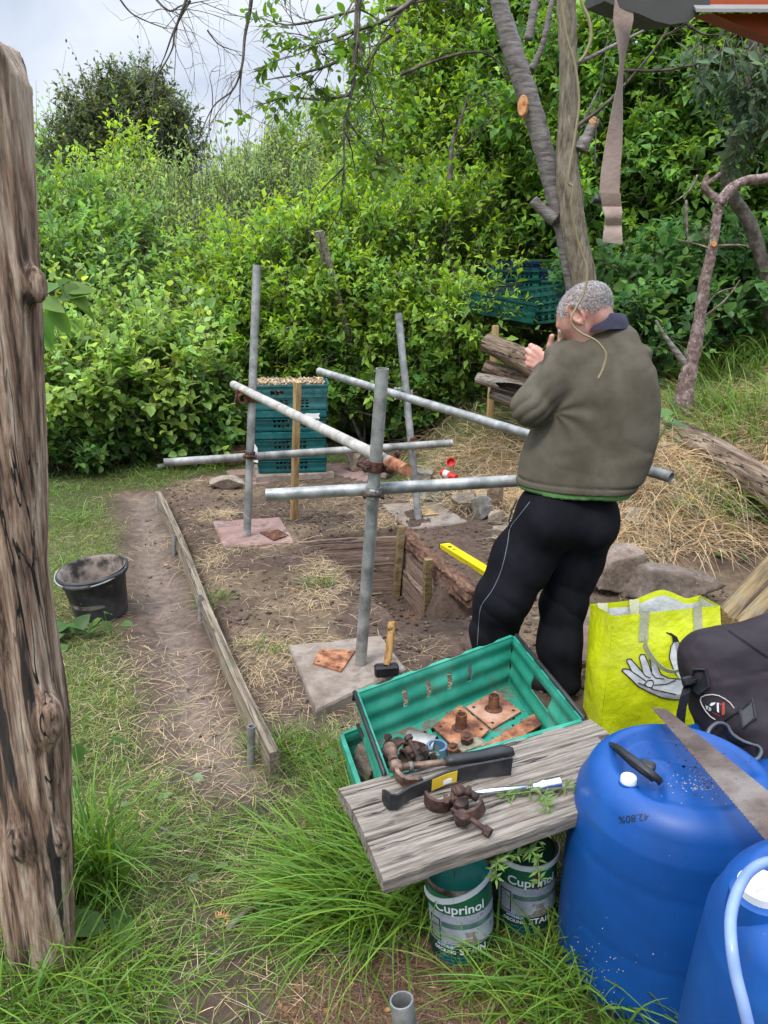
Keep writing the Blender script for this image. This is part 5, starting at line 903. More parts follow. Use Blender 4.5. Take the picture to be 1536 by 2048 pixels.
# nearer drum with the hose and the big cap
M_hose = mat('clear blue hose', (.15, .23, .48), (.24, .33, .58), rough=.25, bump=.05, spec=.6)
d2c = (.735, .95, -.01); d2 = drum('plastic_drum', 'nearest blue drum at the bottom right corner with a white cap and a hose', d2c, .235, .69, rz=.4)
q = G(1522, 1778, .695); v = Vector((q.x - d2c[0], q.y - d2c[1], 0)); v.rotate(Matrix.Rotation(-.4, 3, 'Z')); 
ob('cap_neck', MB().lathe([(.046, -.04), (.044, .0), (.036, .004)], (v.x, v.y, .695), 28, capt=True), M_blue, d2, True, auto=40); ob('cap', MB().lathe([(.034, .004), (.035, .018), (.032, .021), (.026, .021), (.024, .014), (.001, .014)], (v.x, v.y, .695), 28), M_wht, d2, True, auto=40); ob('cap_bar', MB().box((v.x, v.y, .713), (.044, .009, .008), bev=.002), M_wht, d2)
o = thing('hose', 'pale translucent hose curling over the nearest blue drum', 'hose', tuple(G(1462, 1800, .5))); pts = [P(1600, 1728, .92), P(1545, 1722, .90), P(1505, 1738, .88), P(1478, 1775, .84), P(1462, 1830, .79), P(1463, 1890, .75), P(1472, 1950, .73), P(1487, 2010, .71), P(1500, 2070, .70), P(1510, 2150, .69)]
def smooth_pts(p, k=4):
    p = [Vector(x) for x in p]; out = []
    for i in range(len(p) - 1):
        a, b, c, d = p[max(i - 1, 0)], p[i], p[i + 1], p[min(i + 2, len(p) - 1)]
        for j in range(k): t = j / k; out.append(.5 * ((2 * b) + (c - a) * t + (2 * a - 5 * b + 4 * c - d) * t * t + (3 * b - a - 3 * c + d) * t ** 3))
    return out + [p[-1]]
ob('hose_tube', MB().tube(smooth_pts(pts), .0075, 12), M_hose, o, True, True)
# third drum behind, under the black frame lid
d3c = (.98, 1.86, -.01); d3 = drum('plastic_drum', 'blue drum behind the saw, mostly hidden by the backpack', d3c, .19, .35, 0); 
q = G(1472, 1503, .36); ob('cap', MB().lathe([(.030, 0), (.030, .012), (.022, .012), (.020, .007), (.001, .007)], (q.x - d3c[0], q.y - d3c[1], .352), 28), M_wht, d3, True, auto=40)
lp = [P(x, y, Y_) for x, y, Y_ in ((1412, 1482, 1.78), (1416, 1462, 1.82), (1432, 1449, 1.86), (1450, 1452, 1.88), (1462, 1470, 1.87), (1485, 1485, 1.86), (1512, 1494, 1.84), (1520, 1505, 1.81), (1512, 1520, 1.76), (1492, 1524, 1.72), (1465, 1515, 1.71), (1432, 1500, 1.74))]
o = thing('drum_clamp_ring', 'black plastic handle frame standing over the white cap behind the saw', 'handle', tuple(lp[0])); lp = smooth_pts(lp + [lp[0]]); m = MB(); strip(m, lp, (0, -.5, .86), .020, .010); ob('frame', m, M_blk, o, True, True, 50); m = MB(); m.tube([q + Vector((0, -.006, .008)) for q in lp], .0045, 6); ob('frame_edge', m, mat('grey plastic', (.09, .095, .11), (.13, .14, .16), rough=.4, bump=0), o, True, True)
# handsaw
M_saw = mat('rusty saw steel', (.055, .038, .032), (.13, .095, .08), (.23, .20, .18), scale=5, stretch=(1, 1, 1), detail=12, nr=.72, rough=.55, metal=.35, bump=.3, bscale=60, spot=(14, .56, (.22, .11, .07), .14), spot2=(40, .62, (.04, .035, .032), .08))
sz = .568; a0, a1 = G(1303, 1414, sz), G(1318, 1417, sz); o = thing('handsaw', 'long rusty handsaw blade lying across the big blue drum', 'saw', tuple(G(1400, 1500, sz))); tipA, tipB = G(1304, 1415, sz), G(1334, 1420, sz); endA, endB = G(1560, 1715, .655), G(1572, 1612, .655)
m = MB(); n = 110; V = []
for i in range(n + 1):
    t = i / n; pa = tipA.lerp(endA, t); pb = tipB.lerp(endB, t); w_ = (pa - pb).normalized(); pa = pa + w_ * (.0028 if i % 2 else 0)
    V += [pa, pb, pb + Vector((0, 0, .0018)), pa + Vector((0, 0, .0018))]
m.add(V, [(i * 4 + j, i * 4 + (j + 1) % 4, i * 4 + 4 + (j + 1) % 4, i * 4 + 4 + j) for i in range(n) for j in range(4)] + [(3, 2, 1, 0), tuple(range(n * 4, n * 4 + 4))]); ob('blade', m, M_saw, o, False, True)
hc = (endA + endB) / 2 + (endA - tipA).normalized() * .05; m = MB(); 
tt = (endA - tipA).normalized(); ww = (endB - endA).normalized(); lpz = [hc + tt * x + ww * y for x, y in ((-.06, -.05), (-.06, .05), (0, .06), (.05, .05), (.06, 0), (.05, -.06), (0, -.06))]; m.tube(smooth_pts(lpz + [lpz[0]], 3), .012, 8, flat=.8); ob('handle', m, M_hk, o, True, True)
# ---------------------------------------------------------------- yellow bag
M_bag = mat('yellow woven plastic', (.50, .56, .004), (.60, .66, .008), (.68, .73, .05), scale=5, detail=9, rough=.42, bump=.9, bscale=16, bdist=.010, spec=.5, spot=(40, .68, (.72, .76, .22), .1)); M_bagw = mat('white bag lining', (.50, .51, .48), (.66, .67, .64), scale=9, rough=.45, bump=.9, bscale=18, bdist=.010); M_web = mat('cream webbing', (.34, .34, .20), (.46, .46, .30), scale=120, rough=.8, bump=.5, bscale=300)
fl, fr = P(1200, 1466, 2.42), P(1452, 1455, 2.50); tfl, tfr = P(1228, 1232, 2.45), P(1440, 1211, 2.56); bl_, br_ = P(1164, 1440, 2.62), P(1405, 1425, 2.72); tbl, tbr = P(1180, 1208, 2.66), P(1400, 1190, 2.80)
zb = .0
for q in (fl, fr, bl_, br_): q.z = .01
def wr(p, k=1.): p = np.array(p); return float(.015 * fbm(p[None] * 7 + 3, 3, 6)[0] + .008 * fbm(p[None] * 20, 3, 7)[0]) * k
o = thing('shopping_bag', 'bright yellow reusable shopping bag printed with a grey hand, standing open', 'bag', tuple((fl + br_) / 2)); BAG = o
def bil(a, b, c, d, n_):
    n_ = Vector(n_).normalized()
    def S(u, v, e=0.): p = a.lerp(b, u).lerp(d.lerp(c, u), v); bulge = .022 * math.sin(math.pi * u) * math.sin(math.pi * min(v * 1.1, 1)); return p + n_ * (bulge + wr(p) * (math.sin(math.pi * min(max(u, .0), 1)) * .8 + .2) + e)
    return S
Sf = bil(fl, fr, tfr, tfl, (-.1, -1, .15)); Sl = bil(bl_, fl, tfl, tbl, (-1, -.2, 0)); Sb = bil(br_, bl_, tbl, tbr, (0, 1, 0)); Sr = bil(fr, br_, tbr, tfr, (1, 0, 0))
def surf(mb, S, nu=30, nv_=30, e=0., v0=0., v1=1., mi=0, top=None, u0=0., u1=1.):
    V = [S(u0 + (u1 - u0) * i / nu, v0 + (v1 - v0) * j / nv_, e) + Vector((0, 0, (top(i / nu) * (j / nv_) ** 3 if top else 0))) for i in range(nu + 1) for j in range(nv_ + 1)]
    return mb.add(V, [(i * (nv_ + 1) + j, (i + 1) * (nv_ + 1) + j, (i + 1) * (nv_ + 1) + j + 1, i * (nv_ + 1) + j + 1) for i in range(nu) for j in range(nv_)], mi)
pk = lambda u: .035 * math.exp(-((u - .38) / .16) ** 2) - .012 * math.exp(-((u - .12) / .08) ** 2)
m = MB(); surf(m, Sf); surf(m, Sl, 14, 30); surf(m, Sb, top=pk); surf(m, Sr, 14, 30); ob('outer_shell', m, M_bag, o, True, True, 60)
m = MB(); surf(m, Sf, e=-.005, v0=.02, v1=.985); surf(m, Sl, 14, 30, -.005, .02, .985); surf(m, Sb, e=-.006, v0=.02, v1=.95, top=pk); surf(m, Sr, 14, 30, -.005, .02, .985); ob('lining', m, M_bagw, o, True, True, 60)
m = MB(); m.add([tuple(q + Vector((0, 0, .004))) for q in (fl, fr, br_, bl_)], [(0, 1, 2, 3)]); ob('base', m, M_bag, o, False, True)
def handle(S, uu, drop, e0=.004, out=.03, part='strap'):
    m = MB(); 
    for u in uu: 
        V = []
        for j in range(13):
            v = 1.03 - .25 * j / 12
            for du in (-.055, .055): V.append(S(u + du * .75, min(v, 1.), e0) + Vector((0, 0, max(v - 1, 0) * .3)))
        m.add(V, [(2 * j, 2 * j + 1, 2 * j + 3, 2 * j + 2) for j in range(12)])
    if drop:
        u0, u1 = uu; pts = [S(u0 + (u1 - u0) * t, .79 - drop * math.sin(math.pi * t) ** .7, e0 + .008 + out * math.sin(math.pi * t)) for t in np.linspace(0, 1, 21)]; wv = S(.5, .8) - S(.5, .5); k = len(pts); strip(m, pts, (0, -.25, 1), [.050 - .034 * math.sin(math.pi * i / (k - 1)) ** .5 for i in range(k)], .002)
    ob(part, m, M_web, o, True, True, 50)
handle(Sf, (.28, .78), .24)
for u in (.62, .90):
    m = MB(); V = []
    for j in range(12):
        t = j / 11; p = Sb(u + .02 * t, 1., -.012) + Vector((0, -.03 * math.sin(t * 3), pk(u) + .006 - .11 * t)); V += [p - Vector((.019 - .006 * t, 0, 0)), p + Vector((.019 - .008 * t, 0, 0))]
    m.add(V, [(2 * j, 2 * j + 1, 2 * j + 3, 2 * j + 2) for j in range(11)])
    ob('back_strap', m, M_web, o, True, True)
# printed hand: outlines in the plane of the front panel, from photograph pixels
M_pg, M_pw = mat('grey print', (.30, .30, .31), (.38, .38, .39), scale=8, rough=.45, bump=.8, bscale=16, bdist=.01), mat('white print on bag', (.60, .61, .62), (.70, .71, .72), scale=8, rough=.45, bump=.8, bscale=16, bdist=.01)
def uvof(px, py):
    u, v = .5, .5; 
    def proj(p): z = p.z - 1.6; dp = p.y * CT - z * ST; return 768 + F_ * p.x / dp, 1024 - F_ * (p.y * ST + z * CT) / dp
    for _ in range(12):
        p0 = proj(Sf(u, v)); pu = proj(Sf(u + .01, v)); pv = proj(Sf(u, v + .01)); J = np.array([[pu[0] - p0[0], pv[0] - p0[0]], [pu[1] - p0[1], pv[1] - p0[1]]]) / .01
        du = np.linalg.solve(J, np.array([px - p0[0], py - p0[1]])); u += float(np.clip(du[0], -.3, .3)); v += float(np.clip(du[1], -.3, .3))
    return u, v
Z4 = lambda l: [(1060 + x / 3.227, 1100 + y / 3.227) for x, y in l]
import mathutils
def fillpoly(mb, pts, e, mi):
    uv = [uvof(*p) for p in pts]; n = len(uv); us = np.array(uv); lo, hi = us.min(0), us.max(0); inner = [(a, b) for a in np.arange(lo[0], hi[0], .02) for b in np.arange(lo[1], hi[1], .02)]
    a_ = np.array(inner) if inner else np.zeros((0, 2)); keep = (sdp(a_[:, 0], a_[:, 1], uv) < -.007) if len(a_) else []
    co = [mathutils.Vector(q) for q in uv] + [mathutils.Vector(q) for q, k in zip(inner, keep) if k]
    vs, es, fs, *_ = mathutils.geometry.delaunay_2d_cdt(co, [], [list(range(n))], 1, 1e-6); mb.add([Sf(q.x, q.y, e) for q in vs], [tuple(f) for f in fs], mi)
def inkline(mb, pts, w_=.0035, e=.0035, closed=False):
    pts = list(pts) + ([pts[0]] if closed else []); q = []
    for i in range(len(pts) - 1):
        for j in range(4): q.append((pts[i][0] + (pts[i + 1][0] - pts[i][0]) * j / 4, pts[i][1] + (pts[i + 1][1] - pts[i][1]) * j / 4))
    q.append(pts[-1]); w3 = [Sf(*uvof(*p), e) for p in q]; strip(mb, w3, (0, 1, 0), w_, .0008) if False else mb.tube(w3, w_ / 2, 5, flat=1.)
hand = Z4([(590, 775), (605, 762), (640, 768), (655, 780), (622, 712), (628, 700), (650, 700), (690, 745), (728, 790), (703, 690), (712, 672), (738, 672), (760, 720), (785, 795), (775, 705), (790, 692), (808, 700), (822, 750), (845, 800), (890, 822), (940, 828), (990, 830), (990, 962), (930, 962), (850, 950), (770, 915), (700, 880), (650, 830)])
m = MB(); fillpoly(m, hand, .0022, 0); fillpoly(m, Z4([(700, 882), (690, 855), (800, 900), (940, 930), (990, 930), (990, 964), (930, 964), (850, 952), (770, 917)]), .0030, 1); fillpoly(m, Z4([(880, 528), (905, 535), (940, 555), (965, 600), (985, 680), (985, 860), (945, 800), (915, 740), (900, 680), (910, 620), (925, 590), (915, 550)]), .0022, 0); fillpoly(m, Z4([(930, 590), (960, 600), (985, 680), (985, 850), (960, 760), (945, 660)]), .0030, 1); fillpoly(m, Z4([(880, 528), (905, 535), (940, 555), (958, 590), (920, 598), (915, 550)]), .0034, 2)
ob('printed_hand', m, [M_pw, M_pg, K_black], o, True, True, 60)
m = MB(); inkline(m, hand, closed=True)
for l in ([(760, 838), (790, 838), (797, 862), (785, 885), (755, 882), (738, 862), (760, 838)], [(655, 780), (700, 810), (745, 842)], [(728, 790), (745, 812), (775, 822)], [(785, 795), (808, 822), (865, 830)], [(800, 870), (885, 862), (940, 835)], [(700, 855), (800, 898), (940, 930)], [(880, 528), (915, 550), (925, 590), (908, 620), (897, 690), (920, 760), (945, 805)], [(905, 533), (945, 560), (970, 620), (985, 690)]): inkline(m, Z4(l))
ob('print_outline', m, K_black, o, False, True)
# ---------------------------------------------------------------- backpack
M_pack = mat('dark purple grey fabric', (.020, .015, .018), (.032, .024, .028), (.045, .034, .038), scale=5, rough=.75, bump=.5, bscale=260, bdist=.001, spec=.25)
pc = P(1512, 1415, 2.0); mrot = Matrix.Rotation(R(-14), 3, 'Y') @ Matrix.Rotation(R(-22), 3, 'X') @ Matrix.Rotation(R(8), 3, 'Z'); mi_ = np.array(mrot)
def f(p):
    q = (p - np.array(pc)) @ mi_; b = np.array([.185, .10, .245]); a = np.abs(q) - (b - .07); d = np.linalg.norm(np.maximum(a, 0), axis=1) + np.minimum(a.max(1), 0) - .07
    a = np.abs(q - [0, -.095, -.10]) - np.array([.08, .02, .07]); d = smin(d, np.linalg.norm(np.maximum(a, 0), axis=1) + np.minimum(a.max(1), 0) - .04, .05)
    sag = .05 * fbm(p * 4.5, 2, 31) + .022 * fbm(p * [9, 9, 14], 3, 32) + .012 * np.sin((q[:, 0] * .6 + q[:, 2]) * 38 + 5 * fbm(p * 5, 2, 3)) * sst(.0, .25, -q[:, 2] + .15) * .5
    seam = .004 * np.exp(-((q[:, 2] - .115 - .2 * q[:, 0] ** 2) / .006) ** 2); return d + sag + seam
V, Fq = snet(f, (pc.x - .36, pc.y - .33, pc.z - .40), (pc.x + .36, pc.y + .30, pc.z + .40), .0085)
o = thing('backpack', 'dark purple grey backpack with an oval logo leaning on the yellow bag', 'backpack', (pc.x, pc.y, .1)); npmesh('pack_body', V, Fq, M_pack, o, smooth=True, world=True)
bvh = BVHTree.FromPolygons([tuple(v) for v in V], [tuple(map(int, q)) for q in Fq])
Z5 = lambda x, y: (1340 + x / 7.837, 1380 + y / 7.837)
def decal_line(m, pts, r_, e=.0025, tree=None):
    q = [hit(x, y, e, tree) for x, y in pts]; m.tube(q, r_, 5)
m = MB(); decal_line(m, [Z5(x, y) for x, y in ((715, 462), (640, 410), (570, 330), (510, 230), (485, 160), (500, 110), (560, 78), (660, 66), (760, 85), (860, 140), (940, 205), (1002, 288))], .0016); ob('logo_oval', m, mat('cream thread', (.55, .50, .42), (.62, .57, .5), rough=.8), o, False, True)
def decal_poly(m, pts, mi=0, e=.003): q = [hit(*Z5(x, y), e) for x, y in pts]; m.add(q, [tuple(range(len(q)))], mi)
m = MB(); decal_poly(m, [(625, 235), (650, 200), (720, 190), (700, 225), (655, 250)]); decal_poly(m, [(735, 200), (765, 195), (770, 350), (740, 330)]); ob('logo_white', m, M_wht, o, False, True)
m = MB(); decal_poly(m, [(812, 195), (855, 195), (858, 375), (815, 390)]); decal_poly(m, [(765, 195), (800, 215), (800, 240), (770, 225)]); M_lred = flat('red print', (.45, .06, .035)); ob('logo_red', m, M_lred, o, False, True)
m = MB(); textmap(m, 'KF', 95, lambda x, y: hit(*Z5(575 + x * .82 - y * .18, 290 - y * .9 + x * .45), .003), 3); ob('logo_letters', m, M_wht, o, False, True)
m = MB(); textmap(m, 'outdoor', 40, lambda x, y: hit(*Z5(665 + x * .92 + y * .1, 345 - y * .9 + x * .5), .003), 1); ob('logo_small_letters', m, M_lred, o, False, True)
M_strp = mat('black webbing', (.009, .009, .011), (.017, .017, .02), scale=100, rough=.7, bump=.6, bscale=250)
m = MB()
for pts, w_ in (([(1360, 1452), (1363, 1420), (1370, 1390), (1378, 1372), (1392, 1358)], .030), ([(1430, 1455), (1450, 1440), (1475, 1425), (1490, 1412)], .034)):
    strip(m, [hit(x, y, .006) for x, y in pts], (1, 0, .6), w_, .003)
ob('strap', m, M_strp, o, False, True)
for pts in (([(1392, 1338), (1412, 1338), (1420, 1372), (1402, 1386), (1384, 1372)]), ([(1478, 1420), (1502, 1398), (1510, 1440), (1488, 1456)])):
    m = MB(); q = [hit(x, y, .008) for x, y in pts]; m.tube(q + [q[0]], .0045, 6); m.add([v + Vector((0, .001, 0)) for v in q], [tuple(range(len(q)))]); ob('buckle', m, M_blk, o, False, True)
m = MB(); q = hit(1384, 1356, .012); m.box(q, (.040, .018, .026), mrot, bev=.004); ob('ladder_lock', m, M_blk, o, False, True)
m = MB(); decal_line(m, [(1458 + 78 * t, 1262 + 52 * t) for t in np.linspace(0, 1, 12)], .0045, .001); ob('zip', m, M_strp, o, False, True)
# timbers stacked behind
for k, (x0, y0, x1, y1, zz, m_, lab) in enumerate(((1452, 1228, 1600, 1060, .34, M_timb, 'greenish weathered timber at the back of the three leaning timbers'), (1482, 1250, 1640, 1085, .36, M_sawn, 'pale brown timber in the middle of the three leaning timbers'), (1514, 1280, 1680, 1120, .36, M_sawn, 'pale timber at the front of the three leaning timbers'))):
    a = P(x0, y0, 2.62 - .06 * k); b = P(x1, y1, 3.6 - .06 * k); a = a + (a - b).normalized() * .06; t = b - a; o = thing('timber', lab, 'timber', tuple(a), group='timbers at the right edge'); mid = (a + b) / 2; M = t.to_track_quat('X', 'Z').to_matrix().to_4x4(); M.translation = mid; pl = ob('beam', MB().box((0, 0, 0), (t.length, .062, .070), Matrix.Rotation(.6, 3, 'X'), bev=.003), M_timb if k == 0 else M_timb, o); pl.matrix_local = parent_world(o).inverted() @ M
# ---------------------------------------------------------------- crate stack with gravel
M_teal = mat('teal crate plastic', (.003, .052, .055), (.005, .078, .078), (.012, .11, .108), scale=7, detail=8, rough=.45, bump=.1, spot=(70, .68, (.14, .17, .16), .06), spot2=(8, .66, (.12, .14, .13), .12)); M_teal2 = mat('grey green crate plastic', (.014, .085, .082), (.022, .115, .11), (.04, .145, .14), scale=7, rough=.5, bump=.1, spot=(50, .66, (.16, .18, .16), .06))
GS = 'crates of gravel stacked on the slab'; fA = P(512, 944, 5.98); fA.z = .087; cdir = Vector((math.cos(R(6)), math.sin(R(6)), 0)); cnor = Vector((-cdir.y, cdir.x, 0)); zz = .087
def pebs(o, x0, x1, y0, y1, z, n, s, seed, cc=(.36, .27, .19), part='gravel'):
    r = np.random.default_rng(seed); ico = np.array([(0, 0, 1), (.9, 0, .2), (.28, .85, .2), (-.72, .52, .2), (-.72, -.52, .2), (.28, -.85, .2), (.1, 0, -.6)]); fi = np.array([(0, 1, 2), (0, 2, 3), (0, 3, 4), (0, 4, 5), (0, 5, 1), (6, 2, 1), (6, 3, 2), (6, 4, 3), (6, 5, 4), (6, 1, 5)])
    x = r.uniform(x0, x1, n); y = r.uniform(y0, y1, n); V = ico[None] * (1 + .3 * r.normal(0, 1, (n, 7, 3))) * (s * r.uniform(.5, 1.3, n))[:, None, None] + np.stack([x, y, (z if np.isscalar(z) else r.uniform(z[0], z[1], n)) + 0 * x], -1)[:, None]
    F = (np.arange(n)[:, None, None] * 7 + fi[None]).reshape(-1, 3); g = npmesh(part, V.reshape(-1, 3), F, M_ground, o, cols=np.repeat(vcol(n, cc, .45, .08, r), 7, 0)); g['kind'] = 'stuff'; return g
for k, (h, w_, dx, rz, mt_, lab) in enumerate(((.165, .56, 0, 6, M_teal, 'bottom teal crate of the gravel stack, on the grey slab'), (.165, .57, -.01, 7, M_teal, 'second teal crate up in the gravel stack'), (.165, .575, .0, 5, M_teal, 'third teal crate up, with torn white stickers'), (.20, .60, -.005, 7, M_teal2, 'top grey green crate heaped with gravel'))):
    ctr = fA + cdir * (.29 + dx) + cnor * .20; o = thing('gravel_crate', lab, 'crate', (ctr.x, ctr.y, zz + .004 * k), R(rz), group=GS); d_ = .38
    hs = [(x, x + .040, y, y + .15) for y in (.18, .45) for x in list(np.arange(.26, .45, .06)) + list(np.arange(.56, .72, .06))] + [(.30, .40, .80, .9), (.6, .7, .80, .9)]
    if k == 3: hs = [(x, x + .045, y, y + .07) for y in (.10, .22, .34) for x in list(np.arange(.24, .45, .065)) + list(np.arange(.58, .75, .065))] + [(.25, .42, .60, .78), (.62, .65, .62, .68), (.68, .71, .62, .68)]
    C4 = [(-w_ / 2, d_ / 2, h), (-w_ / 2, -d_ / 2, h), (w_ / 2, -d_ / 2, h), (w_ / 2, d_ / 2, h)]
    crate(o, C4, h - .004, .018, mt_, [[(.3, .7, .5, .75)] if k < 3 else [(.3, .7, .6, .8)], hs, [], []], [], rim=.014, lipdrop=.045 if k < 3 else .012, wave=.002, rimwave=.006 if k < 3 else 0)
    b_ = MB(); y_ = -d_ / 2 - .006
    for vz in ((.62,) if k < 3 else (.54, .98)): b_.box((0, y_ - .002, h * vz), (w_ * .96, .008, .006))
    if k == 3:
        for vx in (-.22, -.11, 0, .08, .18, .25): b_.box((vx, y_ - .001, h * .76), (.005, .008, h * .42))
    ob('rib', b_, mt_, o)
    pebs(o, -w_ / 2 + .035, w_ / 2 - .035, -d_ / 2 + .02, d_ / 2 - .03, (h * .05, h * .88), 1700, .013, 50 + k)
    if k == 3: pebs(o, -w_ / 2 + .02, w_ / 2 - .02, -d_ / 2 + .02, d_ / 2 - .02, (h - .02, h + .012), 1500, .012, 60, (.42, .31, .20), part='gravel_heap')
    if k == 2:
        b_ = MB(); 
        for sx, sz_, sw, sh in ((.17, .78, .13, .045), (.16, .50, .14, .03)): 
            q = [(sx + sw * (x - .5), y_ - .022 if sz_ > .7 else y_ - .004, h * sz_ + sh * (y - .5)) for x, y in ((0, .1), (.3, 0), (1, .05), (.93, .5), (1, 1), (.6, .93), (.2, 1), (0, .8))]; b_.add(q, [tuple(range(8))])
        ob('torn_sticker', b_, M_wht, o)
    if k == 3: ob('small_label', MB().add([(-.25, y_ + .0, .08), (-.225, y_, .08), (-.225, y_, .14), (-.25, y_, .14)], [(0, 1, 2, 3)]), M_wht, o)
    if k == 1: ob('paper_sheet', MB().add([(-.30, -.215, -.06), (-.262, -.217, -.07), (-.262, -.217, .05), (-.285, -.215, .09)], [(0, 1, 2, 3)]), M_wht, o)
    zz += h
# ---------------------------------------------------------------- dumped crates under the trees
M_bcr = mat('blue crate plastic', (.002, .013, .06), (.003, .02, .085), rough=.5, bump=.1); M_lcr = mat('lime crate plastic', (.015, .07, .006), (.025, .09, .012), rough=.5, bump=.1); M_dcr = mat('dark green crate plastic', (.002, .045, .032), (.004, .07, .052), (.012, .11, .08), scale=6, rough=.45, bump=.1); M_gycr = mat('grey crate plastic', (.06, .09, .09), (.10, .13, .13), rough=.5, bump=.1)
def bgcrate(px, py, Y_, rz, mt_, label, w_=.6, d_=.4, h=.17, tx=0., ty=0.):
    q = P(px, py, Y_); o = thing('dumped_crate', label, 'crate', tuple(q), group='old crates dumped under the trees', rot=(R(tx), R(ty), R(rz))); hs = [(x, x + .05, y, y + .14) for y in (.2, .42, .66) for x in np.arange(.1, .9, .09)]
    crate(o, [(-w_ / 2, d_ / 2, h), (-w_ / 2, -d_ / 2, h), (w_ / 2, -d_ / 2, h), (w_ / 2, d_ / 2, h)], h, .012, mt_, [hs[::2], hs, hs[::2], hs], [], rim=.012, lipdrop=.02, mb_cut=.03); return o
Yb = 7.2
for k in range(4): bgcrate(1068 + k * 1, 648 - k * 15, Yb, -22, M_dcr, ['lowest', 'second lowest', 'second highest', 'topmost'][k] + ' crate of the dark green stack left of the trunk', .62, .42, .12, ty=-8)
bgcrate(985, 640, 6.9, 20, M_dcr, 'tipped dark green crate leaning on the dark stack', tx=-6, ty=10); bgcrate(985, 605, 7.3, 50, M_gycr, 'grey green crate corner poking out of the leaves', .4, .35)
for k in range(4): bgcrate(1015, 598 - k * 16, Yb + .6, 8, M_bcr if k == 3 else M_dcr, ['lowest', 'second', 'third', 'topmost, blue'][k] + ' crate of the rear left stack under the trees', .5, .4, .12)
for k in range(3): bgcrate(1082, 590 - k * 20, Yb + .65, -14, M_lcr if k == 2 else (M_bcr if k == 1 else M_dcr), ['lowest dark', 'middle blue', 'topmost lime green'][k] + ' crate of the rear right stack beside the trunk', .5, .4, .14)
bgcrate(945, 645, 7.2, 3, M_dcr, 'pale edged green crate half buried in leaves on the left', .45, .3, .12, ty=5); bgcrate(955, 680, 7.1, 10, M_gycr, 'greyish black crate under the tipped crate', .35, .3, .16)
# ---------------------------------------------------------------- logs
M_log = mat('bleached old log', (.045, .030, .020), (.185, .125, .082), (.34, .26, .19), scale=2.4, stretch=(1.2, 10, 10), detail=12, nr=.7, lo=.36, hi=.64, rough=.9, bump=1., bscale=5, bdist=.015, spot=(5, .64, (.04, .03, .022), .08), fine=.3, crack=(2, .02, (.02, .014, .01)))
def log(p0, p1, r0, r1, label, seed, grp='old logs', m=None, sq=1., rough=.3, name='log', cat='log'):
    p0, p1 = Vector(p0), Vector(p1); Ln = (p1 - p0).length; 
    def f(p):
        t = np.clip(p[:, 0] / Ln, 0, 1); r = r0 + (r1 - r0) * t; a = np.arctan2(p[:, 2], p[:, 1] * sq); q = np.hypot(p[:, 1] * sq - .03 * np.sin(t * 5 + seed), p[:, 2] - .02 * np.sin(t * 4 + seed * 2))
        d = q - r * (1 + rough * 1.3 * fbm(np.stack([np.cos(a) * 1.6, np.sin(a) * 1.6, p[:, 0] * 1.6], -1) + seed, 4, seed) + .16 * fbm(np.stack([np.cos(a) * 7, np.sin(a) * 7, p[:, 0] * 2], -1), 2, seed + 3)); e = np.maximum(-p[:, 0], p[:, 0] - Ln) + .05 * fbm(p * 9, 3, seed + 9); return np.maximum(d, e)
    R_ = max(r0, r1) * 1.7; V, Fq = snet(f, (-.06, -R_, -R_), (Ln + .06, R_, R_), max(.007, R_ / 20)); o = thing(name, label, cat, tuple(p0), group=grp); M = (p1 - p0).to_track_quat('X', 'Z').to_matrix().to_4x4(); M.translation = p0; x = npmesh('wood', V, Fq, m or M_log, o, smooth=True); x.matrix_local = parent_world(o).inverted() @ M; return o
log(P(966, 690, 6.25), P(1240, 790, 5.6), .075, .13, 'top bleached log of the pile, thick and rounded', 1); log(P(968, 728, 6.3), P(1240, 815, 5.8), .05, .11, 'dark hollow log in the middle of the pile', 2, rough=.5); log(P(955, 755, 6.25), P(1200, 822, 5.9), .045, .07, 'flat mossy plank like log low in the pile', 3, sq=.6, m=M_gwood); log(P(985, 785, 6.3), P(1200, 845, 5.9), .06, .08, 'grey log at the bottom of the pile', 4, m=M_gwood, sq=.7)
up_ = Vector((0, 0, .04)); log(gpt(1290, 848) + up_, gpt(1640, 918) + up_, .075, .10, 'fallen trunk half buried in the straw bank at the right', 6); log(gpt(1385, 905) + up_, gpt(1570, 950) + up_, .05, .07, 'darker broken log below the fallen trunk', 8, rough=.5)
log(gpt(1480, 1045) + up_, gpt(1640, 1065) + up_, .05, .055, 'flat barkless slab of wood sticking out at the right edge', 9, sq=.35)
# ---------------------------------------------------------------- the man
M_fleece = mat('olive fleece', (.078, .066, .047), (.098, .084, .061), (.118, .102, .076), scale=9, detail=9, rough=.95, bump=.5, bscale=420, bdist=.0012, spec=.12, spot=(120, .72, (.24, .22, .18), .03))
M_trou = mat('black jersey', (.0055, .0055, .007), (.008, .008, .0105), (.012, .012, .015), scale=7, detail=8, rough=.85, bump=.3, bscale=500, bdist=.001, spec=.1, spot=(60, .74, (.09, .08, .07), .03))
M_skin = mat('reddened skin', (.46, .20, .155), (.56, .28, .215), (.62, .345, .275), attr=True, scale=22, detail=6, rough=.5, bump=.25, bscale=160, bdist=.0012, spec=.35); M_skin.node_tree.nodes['Principled BSDF'].inputs['Subsurface Weight'].default_value = .12; M_skin.node_tree.nodes['Principled BSDF'].inputs['Subsurface Radius'].default_value = (.012, .005, .003); M_skin.node_tree.nodes['Principled BSDF'].inputs['Subsurface Scale'].default_value = 1
M_hair = mat('cropped grey hair', (.09, .08, .078), (.27, .255, .25), (.50, .48, .47), scale=130, stretch=(1, 1, .5), detail=5, nr=.8, lo=.32, hi=.66, rough=.8, bump=1., bscale=420, bdist=.003)
